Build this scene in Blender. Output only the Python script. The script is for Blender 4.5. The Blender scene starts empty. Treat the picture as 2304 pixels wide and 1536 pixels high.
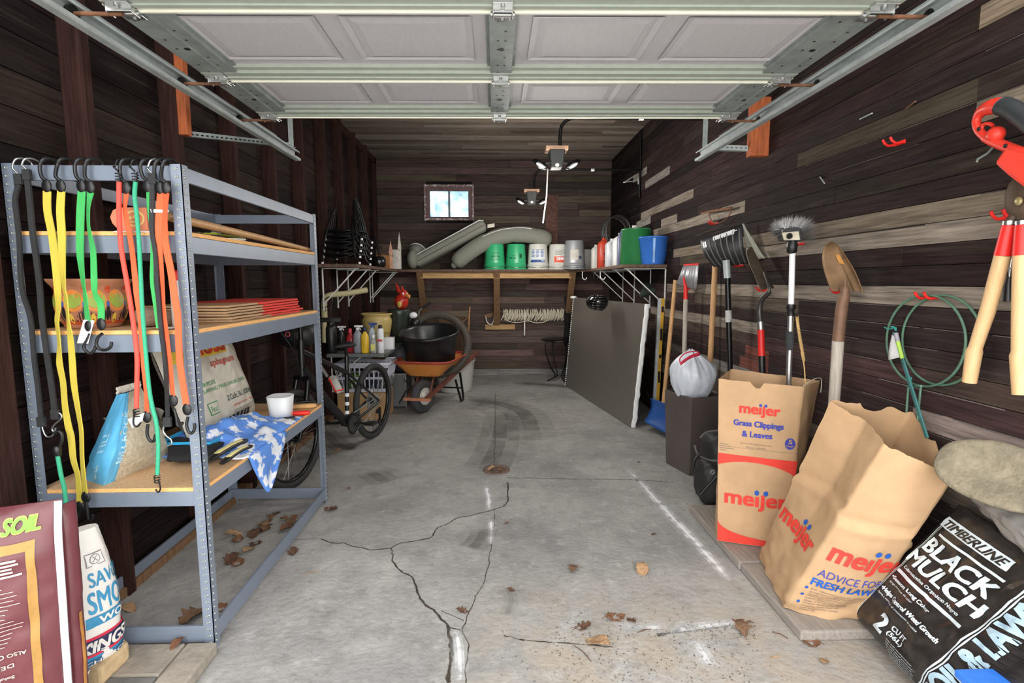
import bpy, bmesh, math, random
from mathutils import Vector, Matrix, noise
V=Vector
R=math.radians
rnd=random.Random(7)
C=bpy.context.scene.collection
# ------------------------------------------------------------------ camera
F,CX,CY,EYE=1178.0,1152.0,768.0,1.45
_yd=V(((1113-CX)/F,(CY-634)/F,-1)).normalized()
_z0=V((math.sin(R(-0.3)),math.cos(R(-0.3)),0))
_zd=(_z0-_yd*_z0.dot(_yd)).normalized()
_xd=_yd.cross(_zd)
M3=Matrix((_xd,_yd,_zd))            # camera axes -> world axes
CAM=V((0,0,EYE))
cd=bpy.data.cameras.new('camera'); cd.sensor_fit='HORIZONTAL'; cd.sensor_width=36
cd.lens=F/2304*36; cd.clip_start=0.02; cd.clip_end=200
cam=bpy.data.objects.new('camera',cd); C.objects.link(cam)
cam.matrix_world=Matrix.Translation(CAM)@M3.to_4x4()
sc=bpy.context.scene; sc.camera=cam
# ------------------------------------------------------------------ world, light, exposure
sc.view_settings.view_transform='Standard'; sc.view_settings.look='None'
sc.view_settings.gamma=1; sc.view_settings.use_curve_mapping=False
sc.view_settings.exposure=1.08
w=bpy.data.worlds.new('overcast sky'); sc.world=w; w.use_nodes=True
bg=w.node_tree.nodes['Background']; bg.inputs[0].default_value=(1.0,0.995,0.985,1); bg.inputs[1].default_value=2.6

FILL_POWER=11.0   # watts of each fill light added under the lamp heads
# ------------------------------------------------------------------ helpers
def ray(px,py): return M3@V(((px-CX)/F,(CY-py)/F,-1))
def at(px,py,ax,val):
    "the point of the plane ax = val that the photograph shows at pixel px, py"
    d=ray(px,py); i='XYZ'.index(ax); return CAM+d*((val-CAM[i])/d[i])
def atp(px,py,p,n):
    d=ray(px,py); return CAM+d*((p-CAM).dot(n)/d.dot(n))
def L(c): return c/12.92 if c<=0.04045 else ((c+0.055)/1.055)**2.4
def S(r,g,b): return (L(r/255),L(g/255),L(b/255),1)
def lerp(a,b,t): return a+(b-a)*t
def sp(x): return max(0.0,math.sin(math.pi*x))
def nz(x,y=0,z=0): return noise.noise(V((x,y,z)))

def mat(name,col,rough=0.6,metal=0.0,var=0.25,scale=8.0,bump=0.0,stretch=None,col2=None,attr=False,spec=0.5,alpha=1.0,trans=0.0,detail=5.0,cut=None,bscale=None,coat=0.0):
    m=bpy.data.materials.new(name); m.use_nodes=True; nt=m.node_tree; N=nt.nodes; K=nt.links
    b=N['Principled BSDF']; b.inputs['Roughness'].default_value=rough; b.inputs['Metallic'].default_value=metal
    b.inputs['Specular IOR Level'].default_value=spec; b.inputs['Coat Weight'].default_value=coat
    b.inputs['Alpha'].default_value=alpha; b.inputs['Transmission Weight'].default_value=trans
    tc=N.new('ShaderNodeTexCoord'); mp=N.new('ShaderNodeMapping'); K.new(tc.outputs['Object'],mp.inputs[0])
    if stretch: mp.inputs['Scale'].default_value=stretch
    n1=N.new('ShaderNodeTexNoise'); n1.inputs['Scale'].default_value=scale; n1.inputs['Detail'].default_value=detail
    n1.inputs['Roughness'].default_value=0.62
    K.new(mp.outputs[0],n1.inputs[0])
    rp=N.new('ShaderNodeValToRGB'); a,c=(cut or (0.3,0.7)); rp.color_ramp.elements[0].position=a; rp.color_ramp.elements[1].position=c
    c2=col2 or tuple(min(1,x*(1+var)) for x in col[:3])+(1,)
    c1=tuple(x*(1-var) for x in col[:3])+(1,) if not col2 else col
    rp.color_ramp.elements[0].color=c1; rp.color_ramp.elements[1].color=c2
    K.new(n1.outputs[0],rp.inputs[0])
    out=rp.outputs[0]
    if attr:
        at_=N.new('ShaderNodeAttribute'); at_.attribute_name='tone'
        mx=N.new('ShaderNodeMix'); mx.data_type='RGBA'; mx.blend_type='MULTIPLY'; mx.inputs[0].default_value=1
        K.new(out,mx.inputs[6]); K.new(at_.outputs['Color'],mx.inputs[7]); out=mx.outputs[2]
    K.new(out,b.inputs['Base Color'])
    if bump:
        n2=n1
        if bscale:
            n2=N.new('ShaderNodeTexNoise'); n2.inputs['Scale'].default_value=bscale; n2.inputs['Detail'].default_value=4; K.new(mp.outputs[0],n2.inputs[0])
        bp=N.new('ShaderNodeBump'); bp.inputs['Strength'].default_value=bump; bp.inputs['Distance'].default_value=0.01
        K.new(n2.outputs[0],bp.inputs['Height']); K.new(bp.outputs[0],b.inputs['Normal'])
    return m

_tc={}
def txt(s,bold=0.0,shear=0.0):
    k=(s,bold,shear)
    if k in _tc: return _tc[k]
    cu=bpy.data.curves.new('t','FONT'); cu.body=s; cu.offset=bold; cu.shear=shear; cu.resolution_u=4
    o=bpy.data.objects.new('t',cu); C.objects.link(o)
    dg=bpy.context.evaluated_depsgraph_get(); me=o.evaluated_get(dg).to_mesh()
    vs=[(v.co.x,v.co.y) for v in me.vertices]; fs=[tuple(p.vertices) for p in me.polygons]
    o.evaluated_get(dg).to_mesh_clear(); bpy.data.objects.remove(o); bpy.data.curves.remove(cu)
    x0=min(v[0] for v in vs);x1=max(v[0] for v in vs);y0=min(v[1] for v in vs);y1=max(v[1] for v in vs)
    vs=[((x-x0)/(x1-x0),(y-y0)/(y1-y0)) for x,y in vs]
    _tc[k]=(vs,fs,(x1-x0)/(y1-y0)); return _tc[k]

def frame(d,up=V((0,0,1))):
    d=d.normalized(); u=up if abs(d.dot(up))<0.99 else V((1,0,0))
    a=d.cross(u).normalized(); b=a.cross(d).normalized(); return a,b

class MB:
    def __init__(s): s.v=[];s.f=[];s.m=[];s.t=[];s.sm=[];s.cur=0;s.tone=(1,1,1);s.smooth=False
    def mt(s,i): s.cur=i; return s
    def add(s,vs,fs,sm=None,m=None):
        b=len(s.v); s.v+= [tuple(p) for p in vs]
        for f in fs:
            s.f.append(tuple(b+i for i in f)); s.m.append(s.cur if m is None else m); s.t.append(s.tone); s.sm.append(s.smooth if sm is None else sm)
        return s
    def hexa(s,p):  # 8 points: bottom 4 (ccw), top 4
        return s.add(p,[(3,2,1,0),(4,5,6,7),(0,1,5,4),(1,2,6,5),(2,3,7,6),(3,0,4,7)],False)
    def box(s,x0,y0,z0,x1,y1,z1):
        x0,x1=min(x0,x1),max(x0,x1);y0,y1=min(y0,y1),max(y0,y1);z0,z1=min(z0,z1),max(z0,z1)
        return s.hexa([(x0,y0,z0),(x1,y0,z0),(x1,y1,z0),(x0,y1,z0),(x0,y0,z1),(x1,y0,z1),(x1,y1,z1),(x0,y1,z1)])
    def obox(s,c,a,b,d):  # centre and three half axes
        c,a,b,d=V(c),V(a),V(b),V(d)
        return s.hexa([c-a-b-d,c+a-b-d,c+a+b-d,c-a+b-d,c-a-b+d,c+a-b+d,c+a+b+d,c-a+b+d])
    def bar(s,p,q,w,h,up=V((0,0,1))):
        p,q=V(p),V(q); a,b=frame(q-p,V(up)); a=a*(w/2); b=b*(h/2)
        return s.hexa([p-a-b,p+a-b,p+a+b,p-a+b,q-a-b,q+a-b,q+a+b,q-a+b])
    def tube(s,pts,r,n=10,caps=True,closed=False,flat=1.0):
        pts=[V(p) for p in pts]; k=len(pts); rs=r if isinstance(r,(list,tuple)) else [r]*k
        rings=[];a=None
        for i,p in enumerate(pts):
            d=(pts[(i+1)%k]-pts[i-1]) if closed else (pts[min(i+1,k-1)]-pts[max(i-1,0)])
            if d.length<1e-9: d=V((0,0,1))
            d=d.normalized()
            if a is None: a,_=frame(d)
            a=(a-d*a.dot(d)); a=a.normalized() if a.length>1e-6 else frame(d)[0]
            b=d.cross(a)
            rings.append([p+(a*math.cos(t)+b*math.sin(t)*flat)*rs[i] for t in [2*math.pi*j/n for j in range(n)]])
        vs=[q for g in rings for q in g]; fs=[]
        for i in range(k if closed else k-1):
            for j in range(n):
                i2=(i+1)%k; fs.append((i*n+j,i*n+(j+1)%n,i2*n+(j+1)%n,i2*n+j))
        s.add(vs,fs,True)
        if caps and not closed:
            s.add(rings[0],[tuple(range(n))[::-1]],False); s.add(rings[-1],[tuple(range(n))],False)
        return s
    def lathe(s,prof,c=(0,0,0),n=24,ax=V((0,0,1)),caps=True,sq=0.0,a=None):
        c=V(c); ax=V(ax).normalized()
        if a is None: a,_=frame(ax)
        a=V(a).normalized(); b=ax.cross(a); vs=[];fs=[]
        for r,z in prof:
            for j in range(n):
                t=2*math.pi*j/n
                k=1.0
                if sq: k=1/max(1e-6,(abs(math.cos(t))**(2+sq)+abs(math.sin(t))**(2+sq)))**(1/(2+sq))
                vs.append(c+ax*z+(a*math.cos(t)+b*math.sin(t))*r*k)
        for i in range(len(prof)-1):
            for j in range(n): fs.append((i*n+j,i*n+(j+1)%n,(i+1)*n+(j+1)%n,(i+1)*n+j))
        s.add(vs,fs,True)
        if caps:
            if prof[0][0]>1e-4: s.add(vs[:n],[tuple(range(n))[::-1]],False)
            if prof[-1][0]>1e-4: s.add(vs[-n:],[tuple(range(n))],False)
        return s
    def ball(s,c,r,n=14,k=8,axes=None):
        c=V(c); r=(r,r,r) if not isinstance(r,(tuple,list)) else r
        X,Y,Z=axes or (V((1,0,0)),V((0,1,0)),V((0,0,1)))
        vs=[];fs=[]
        for i in range(k+1):
            ph=math.pi*i/k
            for j in range(n):
                t=2*math.pi*j/n; vs.append(c+X*(r[0]*math.sin(ph)*math.cos(t))+Y*(r[1]*math.sin(ph)*math.sin(t))-Z*(r[2]*math.cos(ph)))
        for i in range(k):
            for j in range(n): fs.append((i*n+j,i*n+(j+1)%n,(i+1)*n+(j+1)%n,(i+1)*n+j))
        return s.add(vs,fs,True)
    def grid(s,fn,nu,nv,sm=True,u=(0,1),v=(0,1),wrap=False):
        vs=[];fs=[]
        for j in range(nv+1):
            for i in range(nu+1): vs.append(fn(lerp(u[0],u[1],i/nu),lerp(v[0],v[1],j/nv)))
        for j in range(nv):
            for i in range(nu): a=j*(nu+1)+i; fs.append((a,a+1,a+nu+2,a+nu+1))
        return s.add(vs,fs,sm)
    def sheet(s,fn,nu,nv,th,sm=True,u=(0,1),v=(0,1)):
        "a surface with thickness th, both faces and its rim"
        def nrm(a,b):
            e=1e-3; du=V(fn(a+e,b))-V(fn(a-e,b)); dv=V(fn(a,b+e))-V(fn(a,b-e)); k=du.cross(dv); return k.normalized() if k.length>1e-12 else V((0,0,1))
        top=[];bot=[]
        for j in range(nv+1):
            for i in range(nu+1):
                a=lerp(u[0],u[1],i/nu); b=lerp(v[0],v[1],j/nv); p=V(fn(a,b)); q=nrm(a,b)*(th/2); top.append(p+q); bot.append(p-q)
        n=len(top); W=nu+1; fs=[]
        for j in range(nv):
            for i in range(nu):
                a=j*W+i; fs.append((a,a+1,a+W+1,a+W)); fs.append((n+a+W,n+a+W+1,n+a+1,n+a))
        for i in range(nu):
            fs.append((n+i,n+i+1,i+1,i)); a=nv*W+i; fs.append((a,a+1,n+a+1,n+a))
        for j in range(nv):
            a=j*W; fs.append((a,a+W,n+a+W,n+a)); a=j*W+nu; fs.append((n+a,n+a+W,a+W,a))
        return s.add(top+bot,fs,sm)
    def prism(s,poly,fn,d0,d1):
        "polygon of (a,b) pushed from d0 to d1; fn(a,b,d) gives the point"
        n=len(poly); vs=[fn(a,b,d0) for a,b in poly]+[fn(a,b,d1) for a,b in poly]
        fs=[tuple(range(n))[::-1],tuple(range(n,2*n))]+[(i,(i+1)%n,n+(i+1)%n,n+i) for i in range(n)]
        return s.add(vs,fs,False)
    def text(s,t,fn,u0,v0,w,h=None,bold=0.0,shear=0.0,m=None,mx=0.03,ua=1.0):
        if bold>0.004 and h:   # a heavier letter: the same outline struck five times, a hair apart
            d=min(bold*2.0,.05)*h
            for a,b in ((-1,-1),(1,-1),(1,1),(-1,1),(0,0)): s.text(t,fn,u0+(d+a*d)*ua,v0+d*.6+b*d*.6,w-2*d*ua,h-1.2*d,0,shear,m,mx)
            return s
        bold=0.0
        vs,fs,asp=txt(t,bold,shear); h=h or w/asp
        P=[(u0+x*w,v0+y*h) for x,y in vs]; st=[]
        for f in fs:
            for i in range(1,len(f)-1): st.append((P[f[0]],P[f[i]],P[f[i+1]]))
        out=[];guard=0
        while st and guard<60000:
            guard+=1; a,b,c=st.pop()
            e=[((a[0]-b[0])**2+(a[1]-b[1])**2,a,b,c),((b[0]-c[0])**2+(b[1]-c[1])**2,b,c,a),((c[0]-a[0])**2+(c[1]-a[1])**2,c,a,b)]
            k=max(e,key=lambda q:q[0])
            if k[0]>mx*mx:
                _,p,q,r=k; mid=((p[0]+q[0])/2,(p[1]+q[1])/2); st.append((p,mid,r)); st.append((mid,q,r))
            else: out.append((a,b,c))
        idx={};V3=[];F3=[]
        for tri in out:
            f=[]
            for p in tri:
                k=(round(p[0],5),round(p[1],5))
                if k not in idx: idx[k]=len(V3); V3.append(fn(*p))
                f.append(idx[k])
            F3.append(tuple(f))
        return s.add(V3,F3,False,m)
    def patch(s,fn,u0,v0,u1,v1,m=None,k=6): # a printed rectangle on a surface
        vs=[];fs=[]
        for j in range(k+1):
            for i in range(k+1): vs.append(fn(lerp(u0,u1,i/k),lerp(v0,v1,j/k)))
        for j in range(k):
            for i in range(k): a=j*(k+1)+i; fs.append((a,a+1,a+k+2,a+k+1))
        return s.add(vs,fs,True,m)
    def disc(s,fn,u,v,r,m=None,n=20,ry=None):
        ry=ry or r
        return s.add([fn(u,v)]+[fn(u+r*math.cos(2*math.pi*i/n),v+ry*math.sin(2*math.pi*i/n)) for i in range(n)],[(0,1+i,1+(i+1)%n) for i in range(n)],False,m)
    def build(s,name,mats,parent=None,bev=0.0,sub=0,seg=2):
        me=bpy.data.meshes.new(name); me.from_pydata(s.v,[],s.f)
        for m in (mats if isinstance(mats,(list,tuple)) else [mats]): me.materials.append(m)
        me.polygons.foreach_set('material_index',s.m); me.polygons.foreach_set('use_smooth',s.sm)
        if any(t!=(1,1,1) for t in s.t):
            ca=me.color_attributes.new('tone','FLOAT_COLOR','CORNER'); k=0; buf=[]
            for f,t in zip(s.f,s.t): buf+= (list(t[:3])+[1.0])*len(f)
            ca.data.foreach_set('color',buf)
        me.validate(); me.update()
        o=bpy.data.objects.new(name,me); C.objects.link(o)
        if bev:
            b=o.modifiers.new('bevel','BEVEL'); b.width=bev; b.segments=seg; b.limit_method='ANGLE'; b.angle_limit=R(40)
        if sub:
            b=o.modifiers.new('sub','SUBSURF'); b.levels=sub; b.render_levels=sub
        if parent: join(o,parent)
        return o
def join(o,parent):
    o.parent=parent; o.matrix_parent_inverse=Matrix.Translation(-parent.location) if parent.parent is None else Matrix.Identity(4)
def tag(o,label,cat,group=None,kind=None):
    if label: o['label']=label
    if cat: o['category']=cat
    if group: o['group']=group
    if kind: o['kind']=kind
    return o
def thing(name,label,cat,loc=(0,0,0),group=None):
    o=bpy.data.objects.new(name,None); o.empty_display_size=0.05; C.objects.link(o); o.location=loc; return tag(o,label,cat,group)
def struct(o): o['kind']='structure'; return o
def curvepts(pts,n=6):
    "smooth path through points (Catmull-Rom)"
    P=[V(p) for p in pts]; out=[]
    for i in range(len(P)-1):
        a=P[max(i-1,0)];b=P[i];c=P[i+1];d=P[min(i+2,len(P)-1)]
        for k in range(n):
            t=k/n; out.append(0.5*((2*b)+(c-a)*t+(2*a-5*b+4*c-d)*t*t+(3*b-a-3*c+d)*t**3))
    return out+[P[-1]]
# ------------------------------------------------------------------ materials
G={}
G['plankY']=mat('weathered planks along the room',(0.9,0.88,0.86,1),0.75,scale=9,stretch=(6,0.45,9),var=0.6,attr=True,bump=0.35)
G['plankX']=mat('weathered planks across the room',(0.9,0.88,0.86,1),0.75,scale=9,stretch=(0.45,6,9),var=0.5,attr=True,bump=0.35)
for g_ in ('plankY','plankX'):
    m=G[g_]; nt=m.node_tree;N=nt.nodes;K=nt.links;b=N['Principled BSDF']; b.inputs['Specular IOR Level'].default_value=.12; src=b.inputs['Base Color'].links[0].from_socket
    mp=[n for n in N if n.type=='MAPPING'][0]
    for sc_,lo,hi,col,fac in ((2.6,.56,.74,(.10,.075,.058,1),.5),(16,.66,.74,(.22,.17,.14,1),.5),(5,.66,.72,(.12,.05,.04,1),.4),(2.0,.52,.75,(.010,.007,.007,1),.7)):
        n=N.new('ShaderNodeTexNoise'); n.inputs['Scale'].default_value=sc_; n.inputs['Detail'].default_value=8; n.inputs['Roughness'].default_value=.7; K.new(mp.outputs[0],n.inputs[0])
        r=N.new('ShaderNodeMapRange'); r.inputs[1].default_value=lo; r.inputs[2].default_value=hi; r.inputs[4].default_value=fac; K.new(n.outputs[0],r.inputs[0])
        x=N.new('ShaderNodeMix'); x.data_type='RGBA'; K.new(r.outputs[0],x.inputs[0]); K.new(src,x.inputs[6]); x.inputs[7].default_value=col; src=x.outputs[2]
    K.new(src,b.inputs['Base Color'])
G['studw']=mat('dark stained stud',S(54,35,31),0.75,spec=.12,scale=10,stretch=(7,7,0.5),var=0.5,bump=0.3)
G['galv']=mat('galvanised steel',S(176,184,184),0.5,0.25,scale=14,var=0.18,bump=0.02)
G['galvd']=mat('dull galvanised steel',S(142,150,148),0.55,0.2,scale=14,var=0.2)
G['doorskin']=mat('white painted door skin',S(192,190,195),0.62,scale=60,stretch=(1,0.25,1),var=0.04,bump=0.12,bscale=140)
G['doorrail']=mat('pale green door rail',S(166,174,164),0.5,scale=20,var=0.07)
G['doorlip']=mat('cream door edge',S(238,236,220),0.5,scale=18,stretch=(1,1,6),var=0.05)
G['rust']=mat('rusty steel',S(118,80,58),0.75,0.2,scale=25,var=0.4,bump=0.2)
G['shelfmetal']=mat('grey blue enamelled steel',S(122,132,147),0.42,0.12,scale=7,var=0.07,bump=0.02)
G['chip']=mat('particle board',S(196,160,120),0.85,scale=180,var=0.25,bump=0.1,detail=3)
G['chipedge']=mat('cut particle board edge',S(232,176,112),0.85,scale=200,var=0.2,bump=0.2)
G['black']=mat('black plastic',S(24,24,26),0.38,var=0.2)
G['blackm']=mat('black painted metal',S(20,20,22),0.3,0.3,var=0.2)
G['rubber']=mat('black rubber',S(38,38,40),0.7,scale=30,var=0.25,bump=0.1)
G['white']=mat('white plastic',S(232,234,236),0.4,scale=5,var=0.05)
G['whitem']=mat('white enamelled metal',S(225,226,222),0.4,scale=5,var=0.06)
G['steel']=mat('bright steel',S(190,192,192),0.28,0.9,scale=20,var=0.15)
G['red']=mat('red plastic',S(226,40,34),0.42,scale=6,var=0.08)
G['orangew']=mat('orange stained wood',S(168,88,46),0.7,scale=10,stretch=(7,7,0.6),var=0.4,bump=0.2)
G['pine']=mat('pale pine lumber',S(178,142,96),0.75,scale=8,stretch=(0.6,7,7),var=0.35,bump=0.2)
G['pinez']=mat('brown aged lumber',S(122,92,64),0.75,scale=9,stretch=(7,7,0.6),var=0.4,bump=0.2)
G['paper']=mat('white paper',S(236,236,238),0.7,var=0.03)
G['handle']=mat('varnished wood handle',S(196,152,104),0.5,scale=12,stretch=(9,9,0.7),var=0.2,bump=0.05)
G['handleg']=mat('grey weathered handle',S(172,164,152),0.75,scale=12,stretch=(9,9,0.7),var=0.25,bump=0.15)
G['blue']=mat('blue plastic',S(58,116,206),0.35,scale=6,var=0.08)
G['green']=mat('green plastic',S(58,160,108),0.4,scale=6,var=0.08)
G['greend']=mat('dark green plastic',S(42,118,66),0.38,scale=6,var=0.1)
G['leaf']=mat('dry leaf',S(150,98,60),0.85,scale=40,var=0.45,bump=0.3)
# concrete with its own stains
def concrete():
    m=mat('old concrete',S(158,157,154),0.82,scale=2.2,var=0.16,bump=0.5,bscale=34,detail=8,cut=(0.25,0.75))
    nt=m.node_tree;N=nt.nodes;K=nt.links;b=N['Principled BSDF']
    src=b.inputs['Base Color'].links[0].from_socket
    tc=[n for n in N if n.type=='TEX_COORD'][0]
    def mixn(src,scale,a,c,col,fac,blend='MIX',stretch=None,roll=None):
        mp=N.new('ShaderNodeMapping'); K.new(tc.outputs['Object'],mp.inputs[0])
        if stretch: mp.inputs['Scale'].default_value=stretch
        if roll: mp.inputs['Location'].default_value=roll
        n=N.new('ShaderNodeTexNoise'); n.inputs['Scale'].default_value=scale; n.inputs['Detail'].default_value=7; n.inputs['Roughness'].default_value=0.65
        K.new(mp.outputs[0],n.inputs[0]); r=N.new('ShaderNodeMapRange'); r.inputs[1].default_value=a; r.inputs[2].default_value=c; r.inputs[4].default_value=fac
        K.new(n.outputs[0],r.inputs[0]); x=N.new('ShaderNodeMix'); x.data_type='RGBA'; x.blend_type=blend
        K.new(r.outputs[0],x.inputs[0]); K.new(src,x.inputs[6]); x.inputs[7].default_value=col; return x.outputs[2],r
    src,_=mixn(src,0.8,0.48,0.7,S(112,112,112),0.85,roll=(3,5,0))
    src,_=mixn(src,3.5,0.55,0.75,S(120,118,116),0.6,roll=(9,1,0))
    src,_=mixn(src,1.6,0.55,0.8,S(196,194,190),0.7,roll=(1,8,0),stretch=(1.4,0.7,1))
    src,_=mixn(src,9,0.50,0.72,S(118,116,113),0.55,roll=(2,2,0))
    src,_=mixn(src,12,0.54,0.72,S(190,188,184),0.5,roll=(7,3,0))
    src,_=mixn(src,26,0.60,0.70,S(112,106,100),0.6,roll=(5,9,0))
    src,_=mixn(src,110,0.58,0.72,S(96,92,88),0.6)
    src,_=mixn(src,170,0.60,0.72,S(206,202,196),0.5,roll=(3,3,0))
    # sandy dirt near the door, right of the middle
    src2,r=mixn(src,5.0,0.36,0.6,S(166,153,135),0.65,roll=(4,4,0))
    sx=N.new('ShaderNodeSeparateXYZ'); K.new(tc.outputs['Object'],sx.inputs[0])
    a=N.new('ShaderNodeMapRange'); a.inputs[1].default_value=2.55; a.inputs[2].default_value=1.95; K.new(sx.outputs[1],a.inputs[0])
    b2=N.new('ShaderNodeMapRange'); b2.inputs[1].default_value=-0.25; b2.inputs[2].default_value=0.15; K.new(sx.outputs[0],b2.inputs[0])
    mu=N.new('ShaderNodeMath'); mu.operation='MULTIPLY'; K.new(a.outputs[0],mu.inputs[0]); K.new(b2.outputs[0],mu.inputs[1])
    x=N.new('ShaderNodeMix'); x.data_type='RGBA'; K.new(mu.outputs[0],x.inputs[0]); K.new(src,x.inputs[6]); K.new(src2,x.inputs[7])
    K.new(x.outputs[2],b.inputs['Base Color']); return m
G['concrete']=concrete()
G['crack']=mat('dirt filled crack',S(62,54,46),0.95,scale=60,var=0.5)
def fade_mat(name,col,scale=14):
    "a mark on the slab that thins out towards the edges of its strip (tone = how strong)"
    m=mat(name,col,0.85,scale=scale,var=0.08); nt=m.node_tree;N=nt.nodes;K=nt.links;b=N['Principled BSDF']
    a=N.new('ShaderNodeAttribute'); a.attribute_name='tone'; n=N.new('ShaderNodeTexNoise'); n.inputs['Scale'].default_value=scale; n.inputs['Detail'].default_value=6
    tc=[q for q in N if q.type=='TEX_COORD'][0]; K.new(tc.outputs['Object'],n.inputs[0])
    mr=N.new('ShaderNodeMapRange'); mr.inputs[1].default_value=0.22; mr.inputs[2].default_value=0.6; K.new(n.outputs[0],mr.inputs[0])
    mu=N.new('ShaderNodeMath'); mu.operation='MULTIPLY'; K.new(a.outputs['Fac'],mu.inputs[0]); K.new(mr.outputs[0],mu.inputs[1]); K.new(mu.outputs[0],b.inputs['Alpha']); return m
G['chalk']=fade_mat('white lime bloom',S(226,228,230))
G['stain']=fade_mat('dark oil stain',S(104,101,98),2.5)

# ------------------------------------------------------------------ floor
XL,XR,YB,ZC=-1.80,1.77,8.07,3.27
P=lambda x,y:at(x,y,'Z',0.0)
fb=MB(); fb.tone=(0.999,1,1)
fb.add([(XL-.05,0.9,0),(XR+.05,0.9,0),(XR+.05,YB+.05,0),(XL-.05,YB+.05,0)],[(0,1,2,3)],False)
def strip(pts,wd,m,z=0.0012,jit=0.3):
    pts=[P(*p) for p in pts]; pp=[]
    for a,b in zip(pts,pts[1:]):
        n=max(1,int((b-a).length/0.012))
        for k in range(n): q=a.lerp(b,k/n); pp.append(V((q.x+nz(q.x*9,q.y*9,1)*0.014+nz(q.x*38,q.y*38,2)*0.007,q.y+nz(q.x*9,q.y*9,5)*0.010+nz(q.x*38,q.y*38,6)*0.006,z)))
    pp.append(V((pts[-1].x,pts[-1].y,z))); vs=[];fs=[]
    for i,p in enumerate(pp):
        d=(pp[min(i+1,len(pp)-1)]-pp[max(i-1,0)]).normalized(); s=V((-d.y,d.x,0))
        k=i/(len(pp)-1); ww=wd(k) if callable(wd) else wd
        ww*=0.5*(1+jit*nz(p.x*40,p.y*40,3)*2.6); vs+=[p-s*ww,p+s*ww]
    for i in range(len(pp)-1): fs.append((2*i,2*i+1,2*i+3,2*i+2))
    fb.add(vs,fs,False,m)
cr=[(722,1212),(745,1222),(775,1222),(800,1230),(835,1237),(878,1233),(900,1222),(935,1218),(965,1210),(985,1188),(1010,1175),(1035,1163),(1070,1157),(1100,1150),(1130,1140),(1143,1122),(1143,1085)]
strip(cr,lambda k:0.007+0.01*max(0,k-.6),1)
strip([(878,1233),(884,1250),(881,1262),(892,1275),(905,1287),(930,1298),(935,1320),(940,1335),(955,1360),(975,1373),(990,1390),(1005,1405),(1010,1415),(1012,1440),(1015,1490),(1011,1536)],lambda k:0.006+0.008*k,1)
strip([(1113,1155),(1113,1185),(1105,1225),(1098,1260),(1090,1310),(1075,1345),(1055,1375),(1044,1405),(1040,1420),(1012,1412)],0.004,1)
strip([(1040,1420),(1050,1440),(1052,1480),(1048,1536)],0.004,1)
strip([(990,1375),(1015,1385),(1043,1397)],0.003,1)
strip([(1143,1074),(1220,1076),(1300,1077),(1435,1079),(1520,1086)],0.005,1,jit=.5)
strip([(1115,885),(1114,960),(1112,1040)],0.006,1,jit=.6)
strip([(655,1214),(722,1212)],0.003,1)
strip([(1135,1430),(1165,1440),(1180,1442)],0.004,1)
strip([(1478,1428),(1520,1422),(1560,1420),(1600,1412),(1640,1405),(1690,1398)],0.012,1,jit=.8)
strip([(1170,1440),(1300,1452),(1380,1456)],0.004,1,jit=.8)
def band(pts,wd,m,s0=1.0,z=0.0018):
    "soft edged mark: strong in the middle, nothing at both edges"
    pts=curvepts([P(*p) for p in pts],8); n=len(pts); old=fb.tone
    for i in range(n-1):
        a,b=pts[i],pts[i+1]; d=(b-a).normalized(); s=V((-d.y,d.x,0)); K=[-1,-.55,-.2,.2,.55,1]; st=[0.12,.5,1,.5,.12]
        for j in range(5):
            k=i/(n-1); e=min(1,k*5,(1-k)*5)+.15; fb.tone=(s0*st[j]*e,)*3
            q=[a+s*wd*K[j],b+s*wd*K[j],b+s*wd*K[j+1],a+s*wd*K[j+1]]; fb.add([(p.x,p.y,z) for p in q],[(0,3,2,1)],False,m)
    fb.tone=old
band([(1406,1048),(1500,1150),(1570,1225),(1642,1305)],0.05,2,1.3)
band([(1093,1090),(1099,1120),(1101,1148)],0.03,2,1.2)
band([(1103,1165),(1106,1195),(1104,1225)],0.03,2,1.1,)
band([(1020,1418),(1032,1450),(1035,1530)],0.035,2,1.0)
band([(1480,1424),(1580,1410),(1670,1400)],0.05,2,.9)
band([(1380,1405),(1480,1412),(1560,1405)],0.05,2,.6)
band([(1560,1440),(1580,1470),(1600,1500)],0.06,2,.7)
band([(1040,900),(1110,905),(1180,930),(1200,990)],0.42,3,.55)
band([(1130,930),(1120,1000),(1090,1060)],0.34,3,.5)
band([(830,1060),(870,1085)],0.2,3,.45)
band([(720,960),(760,1000),(800,1010)],0.2,3,.7)
band([(1090,1190),(1080,1215),(1060,1235)],0.14,3,.45)
band([(1140,1320),(1150,1350),(1140,1385)],0.06,3,.5)
band([(1150,860),(1290,870)],0.2,3,.7)
floor=struct(fb.build('floor',[G['concrete'],G['crack'],G['chalk'],G['stain']]))
d=MB(); d.add([(-9,-12,-.01),(9,-12,-.01),(9,0.9,-.01),(-9,0.9,-.01)],[(0,1,2,3)],False)
G['drive']=mat('driveway concrete',S(176,174,168),0.85,scale=3,var=0.12)
struct(d.build('driveway',G['drive']))
G['lawn']=mat('lawn outside',S(96,120,62),0.95,scale=30,var=0.3)
d=MB(); d.add([(-40,YB+.4,-.05),(40,YB+.4,-.05),(40,60,-.05),(-40,60,-.05)],[(0,1,2,3)],False)
struct(d.build('lawn',G['lawn']))

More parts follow.
